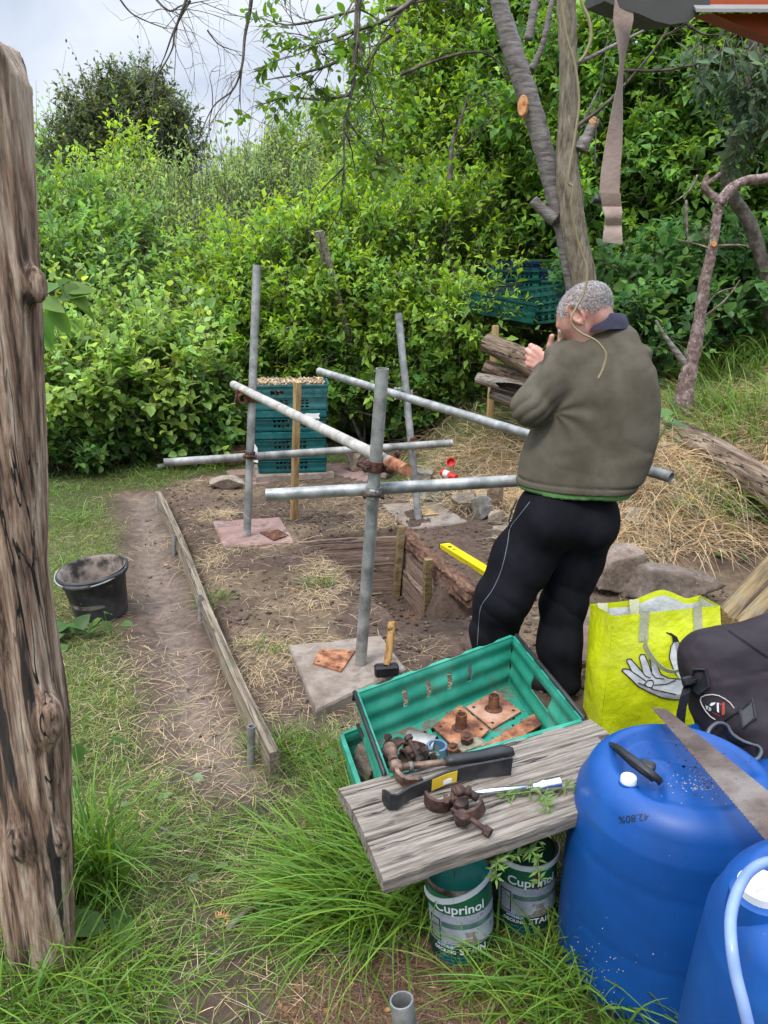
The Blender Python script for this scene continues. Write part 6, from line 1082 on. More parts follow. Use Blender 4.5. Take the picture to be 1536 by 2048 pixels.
M_navy = mat('navy collar', (.020, .018, .035), (.035, .032, .058), scale=30, rough=.85, bump=.4, bscale=400, bdist=.001); M_greent = mat('green shirt', (.07, .17, .045), (.10, .22, .06), scale=12, rough=.9, bump=.2)
man = thing('person', 'man in olive fleece and black trousers, head bowed, seen from behind, hand at his chin', 'person', (.60, 2.74, gz(.6, 2.74)))
A = lambda *p: np.array(P(*p))
rows = [(638, 1200, 1246, .05), (650, 1184, 1260, .062), (662, 1156, 1274, .076), (679, 1127, 1282, .09), (700, 1108, 1294, .105), (730, 1094, 1302, .118), (770, 1086, 1306, .126), (810, 1082, 1309, .130), (850, 1072, 1306, .132), (900, 1056, 1295, .134), (950, 1042, 1277, .138), (985, 1034, 1248, .138), (1015, 1034, 1236, .135), (1040, 1034, 1234, .13)]
tz, tcx, ta, tb = [], [], [], []
for y, xl, xr, b in rows:
    l, r = P(xl, y, 2.74), P(xr, y, 2.74); tz.append(l.z); tcx.append((l.x + r.x) / 2); ta.append((r.x - l.x) / 2); tb.append(b)
tz, tcx, ta, tb = [np.array(v[::-1]) for v in (tz, tcx, ta, tb)]
YW = R(-14)
def torso(p, e=0.):
    z = p[:, 2]; cx = np.interp(z, tz, tcx); a = np.interp(z, tz, ta) - e; b = np.interp(z, tz, tb) - e; cy = 2.74 + .05 * sst(1.2, 1.5, z)
    x, y = p[:, 0] - cx, p[:, 1] - cy; y = y + x * .25; k = (np.abs(x / a) ** 2.4 + np.abs(y / b) ** 2.4) ** (1 / 2.4); d = (k - 1) * np.minimum(a, b) * .9
    return np.maximum(d, z - tz[-1])
SH, EL, WR = A(1146, 722, 2.73), A(1064, 812, 2.72), A(1092, 742, 2.89)
SH2, EL2, WR2 = A(1246, 728, 2.76), A(1262, 850, 2.92), A(1150, 775, 3.02)
hemz = P(1034, 972, 2.74).z
def sleeve(p, e=0.):
    d = smin(cone(p, SH, EL, .066 - e, .060 - e), cone(p, EL, WR, .062 - e, .044 - e), .02); d = smin(d, np.linalg.norm(p - (EL + [-.002, 0, -.006]), axis=1) - (.066 - e), .02); return d
def fleece(p):
    t = torso(p); ax1 = (EL - SH) / np.linalg.norm(EL - SH); sa = (p - SH) @ ax1; ne = np.exp(-(np.linalg.norm(p - EL, axis=1) / .085) ** 2); s = sleeve(p)
    w_ = fbm(p * 7, 3, 3) * 5; q = p - EL; rg = lambda a: 1 - 2 * np.abs(np.sin(a)) ** .7; s = s + ne * .0062 * rg((q @ np.array([.35, 0, -.93])) * 62 + q[:, 0] * 34 + w_ * 1.1) - .012 * fbm(p * [10, 8, 5], 3, 9) + .004 * rg((p @ np.array([.8, .1, .5])) * 38 + w_) * np.exp(-(np.linalg.norm(p - (SH * .6 + EL * .4), axis=1) / .10) ** 2)
    s2 = smin(cone(p, SH2, EL2, .060, .054), cone(p, EL2, WR2, .055, .044), .02)
    pit = np.array(P(1112, 830, 2.66)); qq = p - pit; rr = np.linalg.norm(qq * [1, .6, 1], axis=1); an = np.arctan2(qq[:, 2], qq[:, 0]); fold = .006 * np.exp(-((rr - .07) / .085) ** 2) * np.sin(an * 8.5 + rr * 26 + w_ * .3) * (p[:, 1] < 2.80)
    drape = .0085 * np.sin((p[:, 0] * 1. + p[:, 2] * .28) * 48 + w_ * .8) * np.exp(-((p[:, 2] - 1.36) / .07) ** 2) + .005 * np.sin((p[:, 2] * .75 - p[:, 0] * .55) * 34 + w_ * .7) * np.exp(-((p[:, 2] - .97) / .15) ** 2) * .65 + .010 * fbm(p * 5.5, 2, 77)
    spine = .007 * np.exp(-((p[:, 0] - .72) / .03) ** 2) * sst(1.1, 1.4, p[:, 2])
    t = t - drape * .6 + spine - fold * .5 + .0032 * rg((p[:, 0] * .9 - p[:, 2] * .35) * 26 + w_ * 1.1) * sst(1.25, 1.36, p[:, 2]) * sst(.50, .56, p[:, 0]) + .0015 * rg((p[:, 2] * .9 + p[:, 0] * .5) * 21 + w_ * 1.2) * np.exp(-((p[:, 2] - 1.0) / .12) ** 2) - .005 * fbm(p * [5, 5, 3], 4, 78)
    band = .004 * np.exp(-((p[:, 2] - hemz - .026) / .004) ** 2)
    d = smin(smin(t, s, .022), s2, .03) + band; neck = cone(p, A(1214, 648, 2.80), A(1222, 668, 2.79), .060, .062)
    hz = hemz + .0 * p[:, 0]; d = np.maximum(d, hz - p[:, 2]); cuff = ((p - WR) @ ((WR - EL) / np.linalg.norm(WR - EL))); d = np.maximum(d, np.where(np.linalg.norm(p - WR, axis=1) < .12, cuff - .0, -1)); return d
V, Fq = snet(fleece, (.40, 2.50, hemz - .02), (1.04, 3.14, 1.56), .0056); npmesh('fleece', V, Fq, M_fleece, man, smooth=True, world=True); bv_f = BVHTree.FromPolygons([tuple(v) for v in V], [tuple(map(int, q)) for q in Fq])
V, Fq = snet(lambda p: np.maximum(np.maximum(torso(p, .006) + .004 * fbm(p * 9, 2, 3), p[:, 2] - hemz - .02), (hemz - .017 - .02 * fbm(p * 4, 2, 5)) - p[:, 2]), (.42, 2.52, hemz - .05), (1.0, 2.98, hemz + .04), .008); npmesh('shirt_hem', V, Fq, M_greent, man, smooth=True, world=True)
# trousers
LL = [(A(1092, 1045, 2.74), .112), (A(1045, 1120, 2.74), .118), (A(1004, 1200, 2.72), .102), (A(988, 1262, 2.74), .088), (A(990, 1380, 2.75), .070)]
RL = [(A(1168, 1050, 2.79), .118), (A(1150, 1120, 2.79), .108), (A(1126, 1210, 2.78), .088), (A(1118, 1290, 2.74), .085), (A(1126, 1362, 2.715), .070)]
def trou(p):
    d = ell(p, A(1134, 1020, 2.76), (.185, .135, .13)); d = smin(d, np.linalg.norm(p - A(1182, 1050, 2.71), axis=1) - .098, .04); d = smin(d, np.linalg.norm(p - A(1105, 1045, 2.68), axis=1) - .098, .05)
    l = r = None
    for i in range(4):
        a = cone(p, LL[i][0], LL[i + 1][0], LL[i][1], LL[i + 1][1]); l = a if l is None else smin(l, a, .03); b = cone(p, RL[i][0], RL[i + 1][0], RL[i][1], RL[i + 1][1]); r = b if r is None else smin(r, b, .03)
    z = p[:, 2]; w_ = fbm(p * 6, 3, 5) * 6; kn = np.exp(-((z - .38) / .13) ** 2); f1 = -.0035 * kn * (1 - 2 * np.abs(np.sin(z * 26 + p[:, 0] * 22 + w_ * .8)) ** .7) ; lo_ = np.exp(-((z - .12) / .09) ** 2) * .003 * np.sin(z * 50 + w_ + p[:, 0] * 40)
    d = smin(d, np.minimum(l, r), .045) - f1 - lo_ - .022 * fbm(p * [7, 7, 2.2], 3, 15) + .0
    return np.maximum(np.maximum(d, z - hemz - .03), .035 - z)
V, Fq = snet(trou, (.28, 2.52, .02), (1.0, 2.98, hemz + .05), .0068); npmesh('trousers', V, Fq, M_trou, man, smooth=True, world=True); bv_t = BVHTree.FromPolygons([tuple(v) for v in V], [tuple(map(int, q)) for q in Fq])
m = MB(); decal_line(m, smooth_pts([Vector((x, y, 0)) for x, y in ((1060, 1004), (1040, 1030), (1021, 1056), (1015, 1090), (1003, 1140), (985, 1180), (963, 1212), (958, 1245), (955, 1290))], 5) and [(q.x, q.y) for q in smooth_pts([Vector((x, y, 0)) for x, y in ((1060, 1004), (1040, 1030), (1021, 1056), (1015, 1090), (1003, 1140), (985, 1180), (963, 1212), (958, 1245), (955, 1290))], 5)], .0014, .001, bv_t); ob('piping', m, mat('grey piping', (.14, .15, .18), (.18, .19, .22), rough=.6, bump=0), man, False, True)
m = MB(); decal_line(m, [(1034, 1000), (1024, 1020), (1018, 1042), (1020, 1056)], .0022, .0005, bv_t); ob('pocket_edge', m, M_blk, man, False, True)
for k, (leg, dx) in enumerate(((LL, -.02), (RL, 0))):
    c = leg[-1][0]; zc = gz(c[0], c[1]); f_ = lambda p: np.maximum(smin(smin(ell(p, (c[0] - .06, c[1] + .05, zc + .035), (.105, .052, .045), np.array(Matrix.Rotation(R(-40), 3, 'Z'))), cone(p, (c[0], c[1], zc + .04), (c[0], c[1], zc + .14), .046, .048), .03), 1e3, .001), (zc - .002) - p[:, 2])
    V, Fq = snet(f_, (c[0] - .22, c[1] - .12, zc - .02), (c[0] + .1, c[1] + .2, zc + .17), .007); npmesh('boot', V, Fq, M_blk, man, smooth=True, world=True)
# head, neck, arms and hands in one skin
HC = A(1168, 630, 2.76); fv = np.array([-.66, .37, -.65]); fv /= np.linalg.norm(fv); uv_ = np.array([0, 0, 1.]) - fv * fv[2]; uv_ /= np.linalg.norm(uv_); sv = np.cross(uv_, fv); 
if sv[1] > 0: sv = -sv                                   # ear side, towards the camera
def hp_(f, s, u): return HC + fv * f + sv * s + uv_ * u
def handc(o, d, n, t):
    d, n, t = [np.array(x, float) / np.linalg.norm(x) for x in (d, n, t)]; n = n - d * (n @ d); n /= np.linalg.norm(n); t = t - d * (t @ d) - n * (t @ n); t /= np.linalg.norm(t); cs = []
    for j, w_ in enumerate((.030, .010, -.010, -.029)):
        k0 = o + d * (.088 - .006 * abs(j - 1)) + t * w_; cs.append((o + d * .02 + t * w_ * .6, k0, .0155, .0125)); L3 = [(.043, .028, .022), (.047, .030, .023), (.043, .028, .022), (.034, .021, .019)][j]; a = R(48 + 4 * j); q = k0
        for l_, da, r0, r1 in ((L3[0], 0, .0115, .0102), (L3[1], 72, .0102, .0092), (L3[2], 60, .0092, .0078)):
            a += R(da); v = d * math.cos(a) - n * math.sin(a); cs.append((q, q + v * l_, r0, r1)); q = q + v * l_
    b = o + d * .026 + t * .030; v = t * .95 + d * .22 + n * .1; v /= np.linalg.norm(v); cs += [(o + d * .01 + t * .01, b, .018, .015), (b, b + v * .038, .0142, .0118), (b + v * .038, b + v * .072 + n * .004, .0118, .0098)]
    return cs
hl = handc(A(1100, 733, 2.885), A(1056, 710, 2.93) - A(1100, 733, 2.885), np.array([-.5, -.85, .1]), np.array([.0, .1, 1.]))
hr = handc(A(1128, 755, 3.04), np.array([-1, .1, .35]), np.array([-.1, .9, .2]), np.array([.3, .0, 1.]))
def skin(p):
    d = ell(p, hp_(-.012, 0, .022), (.100, .100, .100)); M_ = np.stack([fv, sv, uv_], 1)
    d = ell(p, hp_(-.014, 0, .020), (.101, .079, .078), M_); jaw = cone(p, hp_(.042, 0, -.015), hp_(.062, 0, -.078), .058, .036); d = smin(d, jaw, .03)
    d = smin(d, cone(p, hp_(.022, .045, -.045), hp_(.055, .022, -.088), .022, .02), .03); d = smin(d, cone(p, hp_(.022, -.045, -.045), hp_(.055, -.022, -.088), .022, .02), .03)
    d = smin(d, cone(p, hp_(.094, 0, .012), hp_(.118, 0, -.024), .010, .0135), .012); d = smin(d, cone(p, hp_(.080, .03, .022), hp_(.080, -.03, .022), .012, .012), .012)
    for s in (1, -1): d = smin(d, -(.014 - np.linalg.norm(p - hp_(.098, .03 * s, .004), axis=1)) * 1 + 99 * 0 + np.where(True, .02, 0), .001) if False else np.maximum(d, -(np.linalg.norm(p - hp_(.100, .030 * s, .004), axis=1) - .016))
    for s in (1, -1): d = np.minimum(d, np.linalg.norm(p - hp_(.082, .030 * s, .004), axis=1) - .0135)
    d = smin(d, cone(p, hp_(.099, .018, -.052), hp_(.099, -.018, -.052), .006, .006), .008)
    d = smin(d, cone(p, hp_(-.030, 0, -.03), A(1214, 668, 2.80), .052, .060), .025)
    for s in (1, -1):   # ears: a dished rim
        q = (p - hp_(-.002, .080 * s, .008)) @ M_; q[:, 1] *= s; e = np.sqrt((q[:, 0] / .019) ** 2 + (q[:, 2] / .034) ** 2); rim = np.hypot((e - 1) * .016, q[:, 1] - .004 - .25 * -q[:, 0]) - .0048; dish = np.maximum((e - 1) * .016, np.abs(q[:, 1] + .002) - .004); d = smin(d, np.minimum(rim, dish), .005)
    tz_ = np.maximum(torso(p, .03), 1.25 - p[:, 2]); d = smin(d, tz_, .02); arms = np.minimum(cone(p, SH, EL, .042, .038), cone(p, EL, WR, .038, .028)); arms = np.minimum(arms, cone(p, WR, A(1100, 733, 2.885), .028, .024)); arms = np.minimum(arms, np.minimum(cone(p, SH2, EL2, .042, .038), cone(p, EL2, WR2, .038, .027))); arms = np.minimum(arms, cone(p, WR2, A(1128, 755, 3.04), .027, .023)); d = smin(d, arms, .01)
    for hs_ in (hl, hr):
        lo_ = np.min([np.minimum(c[0], c[1]) for c in hs_], 0) - .03; hi_ = np.max([np.maximum(c[0], c[1]) for c in hs_], 0) + .03; mk = np.all((p > lo_) & (p < hi_), axis=1)
        if mk.any():
            h_ = None
            for k, c in enumerate(hs_):
                e = cone(p[mk], *c); h_ = e if h_ is None else smin(h_, e, .007 if k % 4 == 0 or k > 15 else .0025)
            d[mk] = smin(d[mk], h_, .006)
    return d
def hairy(p):
    M_ = np.stack([fv, sv, uv_], 1); q = (p - hp_(0, 0, 0)) @ M_; n_ = .012 * fbm(p * 60, 3, 8) * 2
    low = q[:, 2] - np.interp(q[:, 0], [-.11, -.075, -.045, -.02, 0, .015, .03, .05], [-.034, -.034, -.022, .012, .046, .046, .018, .03]); fr_ = .046 + .3 * q[:, 2] - q[:, 0]
    return sst(-.004, .014, np.minimum(low, fr_) + n_) * (np.linalg.norm(p - HC, axis=1) < .16)
V, Fq = snet(skin, (.44, 2.62, 1.12), (.97, 3.14, 1.64), .0038); hm = hairy(V); npmesh('body', V, Fq, M_skin, man, smooth=True, world=True, cols=(1 - hm[:, None] * (1 - np.array([.75, 1.15, 1.35]))) * np.ones((len(V), 3)))
tri = V[Fq]; fc = tri.mean(1); fnn = nrm(np.cross(tri[:, 2] - tri[:, 0], tri[:, 3] - tri[:, 1])); hf = hairy(fc); idx = np.nonzero(hf > .02)[0]; pk_ = rng.choice(idx, 15000, p=hf[idx] / hf[idx].sum()); n_ = len(pk_)
hr_o = fc[pk_] + .0028 * rng.normal(0, 1, (n_, 3)); hr_o -= fnn[pk_] * ((hr_o - fc[pk_]) * fnn[pk_]).sum(1, keepdims=True); hd = nrm(fnn[pk_] * .32 - fv * .5 - uv_ * .25 + .35 * rng.normal(0, 1, (n_, 3)))
g_ = rng.uniform(0, 1, n_) ** 1.3 * .42 + .27; M_hs = mat('hair strand', (1, 1, 1), rough=.6, bump=0, attr=True, spec=.3); blades('hair', hr_o, hd, np.full(n_, .0050) * rng.uniform(.6, 1.2, n_), np.full(n_, .0013), np.stack([g_, g_ * .97, g_ * .95], -1), np.full(n_, .3), M_hs, man, 2, True); bv_s = BVHTree.FromPolygons([tuple(v) for v in V], [tuple(map(int, q)) for q in Fq])
def hair_shell(p):
    M_ = np.stack([fv, sv, uv_], 1); q = (p - hp_(0, 0, 0)) @ M_; d = skin(p) - .0028 + .003 * fbm(p * 60, 2, 4) 
    edge = np.maximum(q[:, 0] - (.052 + .25 * q[:, 2]), -(q[:, 2] + .2)); s_ = np.abs(q[:, 1]) > .03
    low = -(q[:, 2] - np.interp(q[:, 0], [-.11, -.075, -.045, -.02, 0, .015, .03, .05], [-.085, -.085, -.055, -.022, .022, .026, -.004, .03])); edge = np.maximum(q[:, 0] - (.055 + .3 * q[:, 2]), np.where(s_, low, low)); return np.maximum(d, edge * .8 + .004 * fbm(p * 50, 2, 8))
ob('earring', MB().tube([Vector(hp_(-.004 + .006 * math.cos(a), .086, -.029 + .006 * math.sin(a))) for a in np.linspace(0, 6.0, 14)], .0013, 6), M_chr, man, True, True)
for s in (1, -1): ob('eye', MB().lathe([(.0001, -.0131), (.006, -.0118), (.0115, -.0062), (.0131, 0), (.0115, .0062), (.006, .0118), (.0001, .0131)], tuple(hp_(.0835, .030 * s, .004)), 14), M_wht, man, True, True)
# collar: a folded band that follows the neck
m = MB(); cc_ = A(1199, 651, 2.78); n = 36; V = []; un = np.array([-.16, .12, 1.]); un /= np.linalg.norm(un); e1 = np.cross(un, [0, 1., 0]); e1 /= np.linalg.norm(e1); e2 = np.cross(un, e1)
for j in range(n + 1):
    a = 2 * math.pi * j / n; lift = .010 * math.cos(a - .3) 
    for rr, zz in ((.070, -.018), (.070, .022), (.074, .034), (.081, .030), (.088, .0), (.092, -.022)): V.append(cc_ + (e1 * math.cos(a) * 1.12 + e2 * math.sin(a) * 1.08) * rr + un * (zz + lift))
m.add([tuple(v) for v in V], [(j * 6 + i, (j + 1) * 6 + i, (j + 1) * 6 + i + 1, j * 6 + i + 1) for j in range(n) for i in range(5)]); ob('collar', m, M_navy, man, True, True)
# ---------------------------------------------------------------- trunks and branches
M_bark = mat('grey cherry bark', (.06, .05, .044), (.19, .165, .15), (.30, .27, .25), scale=8, stretch=(1, 1, 5), detail=11, nr=.7, rough=.85, bump=1., bscale=22, bdist=.008, spot=(26, .66, (.34, .32, .29), .05), spot2=(9, .64, (.06, .05, .042), .08)); M_barkb = mat('peeling brown bark', (.07, .05, .035), (.21, .17, .12), (.34, .29, .22), scale=14, stretch=(2.5, 2.5, .5), detail=11, nr=.75, rough=.95, bump=1.2, bscale=14, bdist=.015)
M_redb = mat('reddish flaking bark', (.06, .038, .033), (.17, .11, .095), (.34, .28, .25), scale=22, detail=10, nr=.7, rough=.9, bump=.9, bscale=34, bdist=.006, spot=(40, .60, (.44, .38, .34), .07)); M_cut = mat('fresh cut wood', (.30, .11, .03), (.55, .26, .10), (.64, .38, .2), scale=26, rough=.85, bump=.3)
def limb(o, name, pts, rad, mt, n=14, seed=1, bump=.10):
    sp = smooth_pts(pts, 6); k = len(sp); rs = np.interp(np.linspace(0, 1, k), np.linspace(0, 1, len(rad)), rad); rs = [float(r * (1 + bump * 2 * (vn(np.array([[i * .35, seed, 0.]]), seed)[0] - .5))) for i, r in enumerate(rs)]
    m = MB().tube(sp, rs, n); r_ = np.random.default_rng(seed); m.v = [tuple(np.array(v) + r_.normal(0, 1, 3) * np.mean(rad) * .045) for v in m.v]; return ob(name, m, mt, o, True, True)
PX = lambda L_, Y_: [P(x, y, Y_ if np.isscalar(Y_) else Y_[i]) for i, (x, y) in enumerate(L_)]
TY = 6.3; o = thing('cherry_tree', 'pruned grey cherry tree with two bare stems and orange cuts behind the man', 'tree', tuple(P(1155, 720, TY)), group=HG)
limb(o, 'stem', PX([(1160, 760), (1158, 640), (1150, 560), (1130, 470), (1108, 385), (1090, 310), (1066, 225), (1035, 130), (1004, 30), (985, -60)], TY), [.14, .10, .082, .072, .066, .070, .074, .073, .064, .058], M_bark, 20, 3, .04)
limb(o, 'stem', PX([(1172, 760), (1172, 640), (1168, 560), (1150, 470), (1141, 400), (1134, 330), (1136, 230), (1136, 120), (1133, 20), (1132, -60)], TY - .12), [.14, .105, .09, .092, .090, .080, .066, .066, .064, .062], M_barkb, 20, 4, .04)
limb(o, 'stub', PX([(1160, 300), (1176, 270), (1190, 240)], TY - .15), [.05, .042, .036], M_bark, 12, 5); limb(o, 'stub', PX([(1110, 440), (1085, 420), (1066, 400)], TY - .05), [.05, .042, .036], M_bark, 12, 6)
def cutface(o, px, py, Y_, r, sq, nrm_=(0, -1, .15)):
    q = Vector(nrm_).to_track_quat('Z', 'Y').to_matrix(); c = P(px, py, Y_); ob('cut_face', MB().add([c + q @ Vector((r * math.cos(a) * (1 + .12 * math.sin(3 * a)), r * sq * math.sin(a), .004)) for a in np.linspace(0, 6.2, 20)] + [c + q @ Vector((r * 1.2 * math.cos(a), r * 1.2 * sq * math.sin(a), -.02)) for a in np.linspace(0, 6.2, 20)], [tuple(range(20))] + [(i + 20, (i + 1) % 20 + 20, (i + 1) % 20, i) for i in range(20)]), M_cut, o, False, True)
cutface(o, 1045, 212, TY - .098, .034, 1.9, (-.35, -1, 0)); cutface(o, 1190, 240, TY - .17, .030, 1.1, (.3, -.7, .7))
for k, (pp, r0) in enumerate((([(1056, 80), (1068, 20), (1072, -40)], .035), ([(1062, 140), (1085, 90), (1100, 20), (1112, -40)], .026), ([(1160, 260), (1185, 205), (1200, 175)], .012), ([(1150, 130), (1230, 90), (1290, 60)], .016))): limb(o, 'branch', PX(pp, TY + .1), [r0, r0 * .8, r0 * .5], M_bark, 8, 10 + k)
o = thing('gnarled_tree', 'small bare red barked tree forking below the hedge on the right', 'tree', tuple(P(1375, 770, 5.5)), group=HG); RY = 5.4
limb(o, 'trunk', PX([(1356, 900), (1366, 805), (1378, 745), (1390, 690), (1402, 620), (1410, 560), (1424, 500), (1432, 445), (1440, 402)], RY), [.09, .068, .054, .044, .038, .035, .033, .030, .032], M_redb, 14, 21); limb(o, 'branch', PX([(1438, 408), (1462, 378), (1490, 362), (1530, 356), (1600, 330)], RY), [.036, .034, .030, .028, .026], M_redb, 12, 22)
limb(o, 'branch', PX([(1440, 402), (1420, 388), (1409, 372), (1414, 350)], RY), [.028, .024, .022, .012], M_redb, 10, 23); limb(o, 'branch', PX([(1410, 370), (1428, 358), (1440, 346)], RY), [.018, .014, .010], M_redb, 8, 24)
limb(o, 'branch', PX([(1385, 745), (1350, 700), (1325, 665), (1312, 640)], RY), [.03, .02, .012, .008], M_bark, 8, 25); cutface(o, 1428, 488, RY - .04, .016, 1)
for k, pp in enumerate(([(1424, 500), (1400, 490), (1350, 478)], [(1412, 480), (1408, 460), (1418, 450)], [(1425, 492), (1480, 490), (1500, 495)], [(1400, 640), (1450, 600), (1480, 560)], [(1395, 350), (1380, 380), (1340, 410)], [(1372, 400), (1375, 470), (1385, 490)], [(1398, 640), (1430, 590), (1470, 575)])): limb(o, 'twig', PX(pp, RY + .02 * k), [.009, .006, .003], M_redb, 6, 30 + k)
o = thing('dark_stem', 'dark crooked stem rising through the hedge at the far right', 'tree', tuple(P(1530, 650, 6.2)), group=HG); limb(o, 'trunk', PX([(1545, 640), (1535, 560), (1500, 450), (1470, 400), (1452, 345), (1470, 270), (1492, 190), (1505, 120), (1500, 40)], 6.1), [.06, .055, .05, .05, .045, .042, .038, .034, .03], M_twig, 12, 41); limb(o, 'branch', PX([(1502, 165), (1515, 200), (1512, 260)], 6.1), [.016, .012, .008], M_bark, 8, 42); limb(o, 'branch', PX([(1540, 235), (1515, 218), (1500, 215)], 6.0), [.012, .010, .006], M_bark, 8, 43)
# arching twigs
def twigs(root, name, mains, Y_, r0, nsub, sl, seed, mt=M_twig, depth=2, down=.25, spread=1.):
    r = np.random.default_rng(seed); O, E, ra, rb, tips = [], [], [], [], []
    def grow(p, d, L_, rad, lev):
        k = 6; q = p.copy()
        for i in range(k):
            d = nrm(d + r.normal(0, .16, 3) + np.array([0, 0, -down * .12 if lev else 0])); q2 = q + d * L_ / k; O.append(q); E.append(q2); ra.append(rad * (1 - .75 * i / k)); rb.append(rad * (1 - .75 * (i + 1) / k)); 
            if lev < depth and r.random() < .55: sgn = r.normal(0, 1, 3) * spread; grow(q2, nrm(d + sgn * .7), L_ * r.uniform(.25, .5), rad * .55, lev + 1)
            tips.append((q2, d)); q = q2
    for mn in mains:
        sp = [np.array(v) for v in smooth_pts(PX(mn[0], Y_ + mn[1]), 5)]; n = len(sp)
        for i in range(n - 1):
            t0, t1 = i / (n - 1), (i + 1) / (n - 1); O.append(sp[i]); E.append(sp[i + 1]); ra.append(r0 * mn[2] * (1 - .8 * t0)); rb.append(r0 * mn[2] * (1 - .8 * t1)); tips.append((sp[i], nrm(sp[i + 1] - sp[i])))
        for _ in range(nsub):
            i = r.integers(1, n - 1); dd = nrm(sp[i + 1] - sp[i]); s_ = r.normal(0, 1, 3); s_[1] *= .5; grow(sp[i], nrm(dd * .7 + s_ * .55 * spread), sl * r.uniform(.5, 1.2), r0 * .3 * mn[2], 1)
    V, F = prisms(np.array(O), np.array(E), np.array(ra), np.array(rb)); npmesh(name, V, F, mt, root, world=True); return tips
o = thing('overhanging_branches', 'bare and leafy fruit twigs hanging down against the sky at the top', 'branches', tuple(P(560, -120, 4.6)), group=HG)
tp = twigs(o, 'twigs', [([(385, -40), (368, 10), (350, 60), (345, 95), (322, 140), (300, 175)], 0, 1.2), ([(380, 0), (350, 55), (330, 110), (312, 150)], .1, 1), ([(235, -10), (262, 25), (300, 45), (335, 58)], .05, .8), ([(505, -30), (500, 20), (490, 70), (484, 130), (465, 180), (425, 215), (392, 290)], 0, 1.4), ([(484, 130), (480, 180), (482, 225)], 0, .8), ([(415, 60), (440, 90), (485, 105)], .1, .7), ([(290, -30), (335, 20), (366, 10), (420, 0)], .1, 1)], 4.6, .009, 5, .42, 71, depth=2, down=.6)
tp2 = twigs(o, 'leafy_twigs', [([(720, -40), (715, 30), (712, 90), (708, 150), (700, 200), (688, 260), (690, 370)], -.1, 2.2), ([(840, -10), (770, 40), (715, 60), (660, 80), (600, 95)], 0, 1.8), ([(712, 100), (660, 130), (590, 150), (530, 160)], .05, 1.3), ([(700, 190), (640, 200), (570, 195), (510, 215)], .1, 1.2), ([(800, 60), (760, 90), (735, 140), (745, 200), (770, 260)], .1, 1.3), ([(710, 20), (640, 40), (575, 50), (520, 35)], .1, 1.1), ([(690, 230), (730, 290), (760, 330)], 0, 1.)], 4.7, .010, 9, .40, 72, depth=2, down=.3)
r = np.random.default_rng(9); tt = [t for t in tp2 if r.random() < .12 and t[0][2] > 2.0]; O = np.array([t[0] for t in tt]); D = nrm(np.array([t[1] for t in tt]) + r.normal(0, .3, (len(tt), 3))); Pn, Dn, Un, Ln, Wn, si, t_ = sprigs(O, D, np.full(len(O), .09), 5, .062, .034, r); leaves('foliage', Pn, Dn, Un, Ln, Wn, vcol(len(Pn), (.12, .23, .03), .2, .1, r), M_leaf, o, .3, .2, True)
o = thing('arching_branches', 'thin grey branches arching through the leaves at the top right', 'branches', tuple(P(1350, 60, 5.8)), group=HG); 
for k_, mn_ in enumerate([([(1150, 255), (1220, 200), (1300, 110), (1340, 50)], 0, 1.6), ([(1240, 140), (1330, 140), (1420, 118), (1460, 80), (1520, 40)], 0, 1.3), ([(1370, 45), (1415, 70), (1490, 62)], .1, 1.3), ([(770, 20), (830, 5), (900, -10)], .1, 1.4), ([(800, 150), (860, 125), (930, 105), (980, 110), (1020, 150)], .2, 1.5), ([(900, 360), (905, 290), (925, 230), (935, 190)], .4, 2.2), ([(1190, 330), (1195, 230), (1222, 30)], 0, .7)]): twigs(o, 'branch', [mn_], 5.8, .011, 3, .35, 73 + k_)
bush('wilted_spray', 'drooping spray of dull grey green wilted leaves at the top right', 'foliage', [blob(1430, 110, 5.9, .25, .2, .10), blob(1490, 140, 5.9, .22, .2, .20), blob(1530, 190, 5.9, .16, .2, .28), blob(1480, 270, 5.9, .08, .12, .14)], 130, 6, .20, .10, .038, (.085, .13, .055), clump=0, base=tuple(P(1500, 60, 5.9)), seed=44, updir=-1.3, group=HG, zmin=1., stems=1, droop=.1, big=True, tipc=(1, 1, 1))
# bright shoot of big ribbed leaves beside the post
o = thing('cherry_shoot', 'bright ribbed cherry leaves sticking out behind the weathered post', 'shoot', tuple(P(70, 600, 2.9)), group=HG); r = np.random.default_rng(3); O = np.array([P(x, y, 2.9) for x, y in ((70, 590), (95, 565), (112, 560), (130, 565), (80, 620), (100, 610), (85, 600), (120, 580), (75, 640), (140, 600), (95, 590), (118, 600))]); D = nrm(np.array([(x, r.normal(0, .4), z) for x, z in ((.6, .5), (.5, .4), (.8, -.5), (.7, -.7), (.3, -1), (.5, -.8), (.9, -.2), (.9, .1), (.4, -1), (.6, -.6), (.2, -.9), (.8, .3))])); leaves('foliage', O, D, nrm(np.tile([0, -.8, .6], (12, 1)) + r.normal(0, .2, (12, 3))), np.full(12, .125), np.full(12, .062), vcol(12, (.13, .24, .04), .2, .1, r), M_leaf, o, .3, .25, True)
V, F = prisms(np.array([P(55, 660, 2.9), P(75, 600, 2.9)]), np.array([P(75, 600, 2.9), P(140, 562, 2.9)]), np.array([.005, .004])); npmesh('stem', V, F, M_twig, o, world=True)
